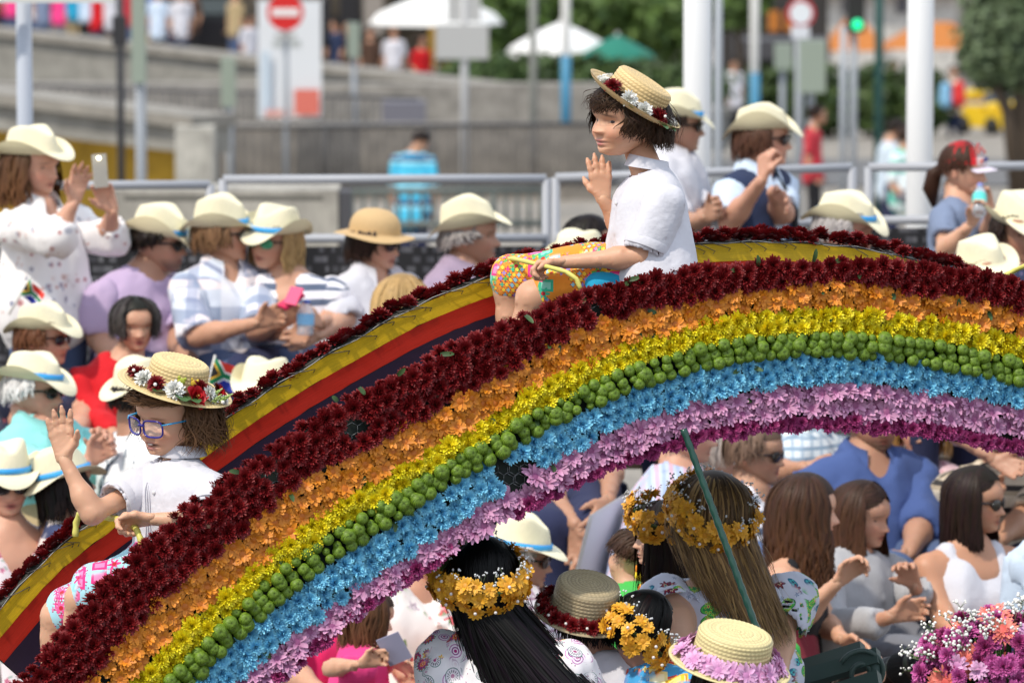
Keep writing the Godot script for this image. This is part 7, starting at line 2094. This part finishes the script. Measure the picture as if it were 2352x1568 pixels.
		for j in 7:
			var p2 := p1 + Vector3(rng.randf_range(-1, 1), rng.randf_range(-0.4, 1), rng.randf_range(-1, 1)) * 0.016
			tube(gy, [p1, p2], [0.0005], 3, Color(0.12, 0.18, 0.06))
			ball(gy, xf(p2, Vector3.ONE * rng.randf_range(0.0022, 0.0044)), Color(0.80, 0.80, 0.76), 5, 7)
	part("stems", st, M.vc, o).set_meta("kind", "stuff")
	part("gypsophila", gy, M.petal, o).set_meta("kind", "stuff")
	for k in 26:
		var az := rng.randf() * TAU
		var b2 := Buf.new()
		petal(b2, az, 0.03, 0.0, rng.randf_range(0.2, 1.0), rng.randf_range(0.14, 0.22), 0.022, -0.5, 0.2, Color(0.035, 0.10, 0.02), Color(0.09, 0.19, 0.04), 5)
		for j in b2.v.size(): b2.v[j] += C - Vector3(0, 0.02, 0)
		part("leaf", b2, M.petal, o)
	# green felt hat with a rainbow flower, on a child beyond the girls
	var gk := person("child in bright green costume with a rainbow flower, beyond the girls", {"d": 14.0, "hd": [1455, 1270, 110, 80, 40, 0], "n": [1448, 1335], "hip": [1450, 1520], "b": 0.66, "sk": lin("cf9a7a"), "noeyes": true, "top": {"m": M.green, "name": "costume", "sl": 0.8, "loose": 0.03, "fit": 0.035}, "pants": M.green, "hair": hs("3a281d", 1.1, 1.3)})
	var rc := [Color(0.7, 0.02, 0.02), Color(0.85, 0.25, 0.01), Color(0.85, 0.65, 0.02), Color(0.05, 0.4, 0.08), Color(0.03, 0.08, 0.5), Color(0.25, 0.05, 0.4)]
	for k in 6:
		var pbf := Buf.new()
		ball(pbf, xf(P(1484, 1315, 13.75) + Vector3(cos(k * TAU / 6 + 1.5), sin(k * TAU / 6 + 1.5), 0) * 0.019, Vector3.ONE * 0.016), rc[k], 5, 8)
		part("rainbow_petal", pbf, M.vc, gk)
	benches()
func benches() -> void:
	# plain tiers that the spectators sit on
	for q in [[-9.0, 1.5, 17.9, 1.50, "upper left"], [-9.0, 1.5, 16.6, 0.98, "middle left"], [-9.0, 0.3, 15.4, 0.62, "lower left"], [-0.5, 6.0, 17.3, 1.30, "upper right"], [0.0, 6.0, 16.2, 0.85, "middle right"], [0.0, 6.0, 15.3, 0.52, "lower right"]]:
		var o := thing("spectator_bench", "long plain wooden bench that spectators sit on in the %s tier" % q[4], "bench", Vector3((q[0] + q[1]) / 2, 0, -q[2]), "spectators' benches")
		var b := Buf.new()
		box(b, Transform3D(Basis(), Vector3((q[0] + q[1]) / 2, q[3] - 0.16, -q[2])), Vector3(q[1] - q[0], 0.04, 0.30), Color(0.20, 0.15, 0.10))
		part("plank", b, M.vc, o, false)
		for k in 4:
			var lb := Buf.new()
			box(lb, Transform3D(Basis(), Vector3(lerpf(q[0] + 0.3, q[1] - 0.3, k / 3.0), (q[3] - 0.18) / 2, -q[2])), Vector3(0.06, q[3] - 0.18, 0.24), Color(0.10, 0.10, 0.10))
			part("leg", lb, M.vc, o, false)

func _ready() -> void:
	# camera, sky, sun, exposure
	cb = Basis(Vector3.RIGHT, -deg_to_rad(DOWN))
	var cam := Camera3D.new()
	cam.name = "camera"
	cam.transform = Transform3D(cb, CAM)
	add_child(cam)
	var ca := CameraAttributesPhysical.new()
	ca.frustum_focal_length = 175.0
	ca.frustum_focus_distance = 12.0
	ca.frustum_near = 0.5; ca.frustum_far = 600.0
	ca.exposure_aperture = 5.8
	cam.attributes = ca
	cam.fov = rad_to_deg(2.0 * atan(784.0 / FPX))
	cam.near = 0.5; cam.far = 600.0
	cam.current = true
	var we := WorldEnvironment.new()
	we.name = "world"
	var env := Environment.new()
	var sky := Sky.new()
	var sm := ProceduralSkyMaterial.new()
	sm.sky_top_color = Color(0.76, 0.80, 0.86); sm.sky_horizon_color = Color(0.90, 0.90, 0.90)
	sm.ground_bottom_color = Color(0.42, 0.41, 0.39); sm.ground_horizon_color = Color(0.70, 0.70, 0.69)
	sm.sky_energy_multiplier = 1.3
	sky.sky_material = sm
	env.background_mode = Environment.BG_SKY
	env.sky = sky
	env.tonemap_mode = Environment.TONE_MAPPER_LINEAR
	env.tonemap_exposure = 0.90
	env.sdfgi_enabled = true; env.ssao_enabled = true; env.ssil_enabled = true
	we.environment = env
	add_child(we)
	var sun := DirectionalLight3D.new()
	sun.name = "sun"
	sun.light_energy = 1.22
	sun.light_color = Color(1.0, 0.96, 0.90)
	sun.light_angular_distance = 2.5
	sun.shadow_enabled = true
	sun.basis = Basis.looking_at(-Vector3(-0.42, 0.80, 0.39))
	add_child(sun)

	rng.seed = 7
	noise.seed = 3; noise.frequency = 0.1; noise.fractal_octaves = 3; noise.fractal_gain = 0.4
	fn = Vector3(sin(deg_to_rad(YAW)), 0, cos(deg_to_rad(YAW)))
	fq = P(1450, 800, 12.0)
	materials()
	blossoms()
	setting()
	rainbow()
	boys()
	crowd()
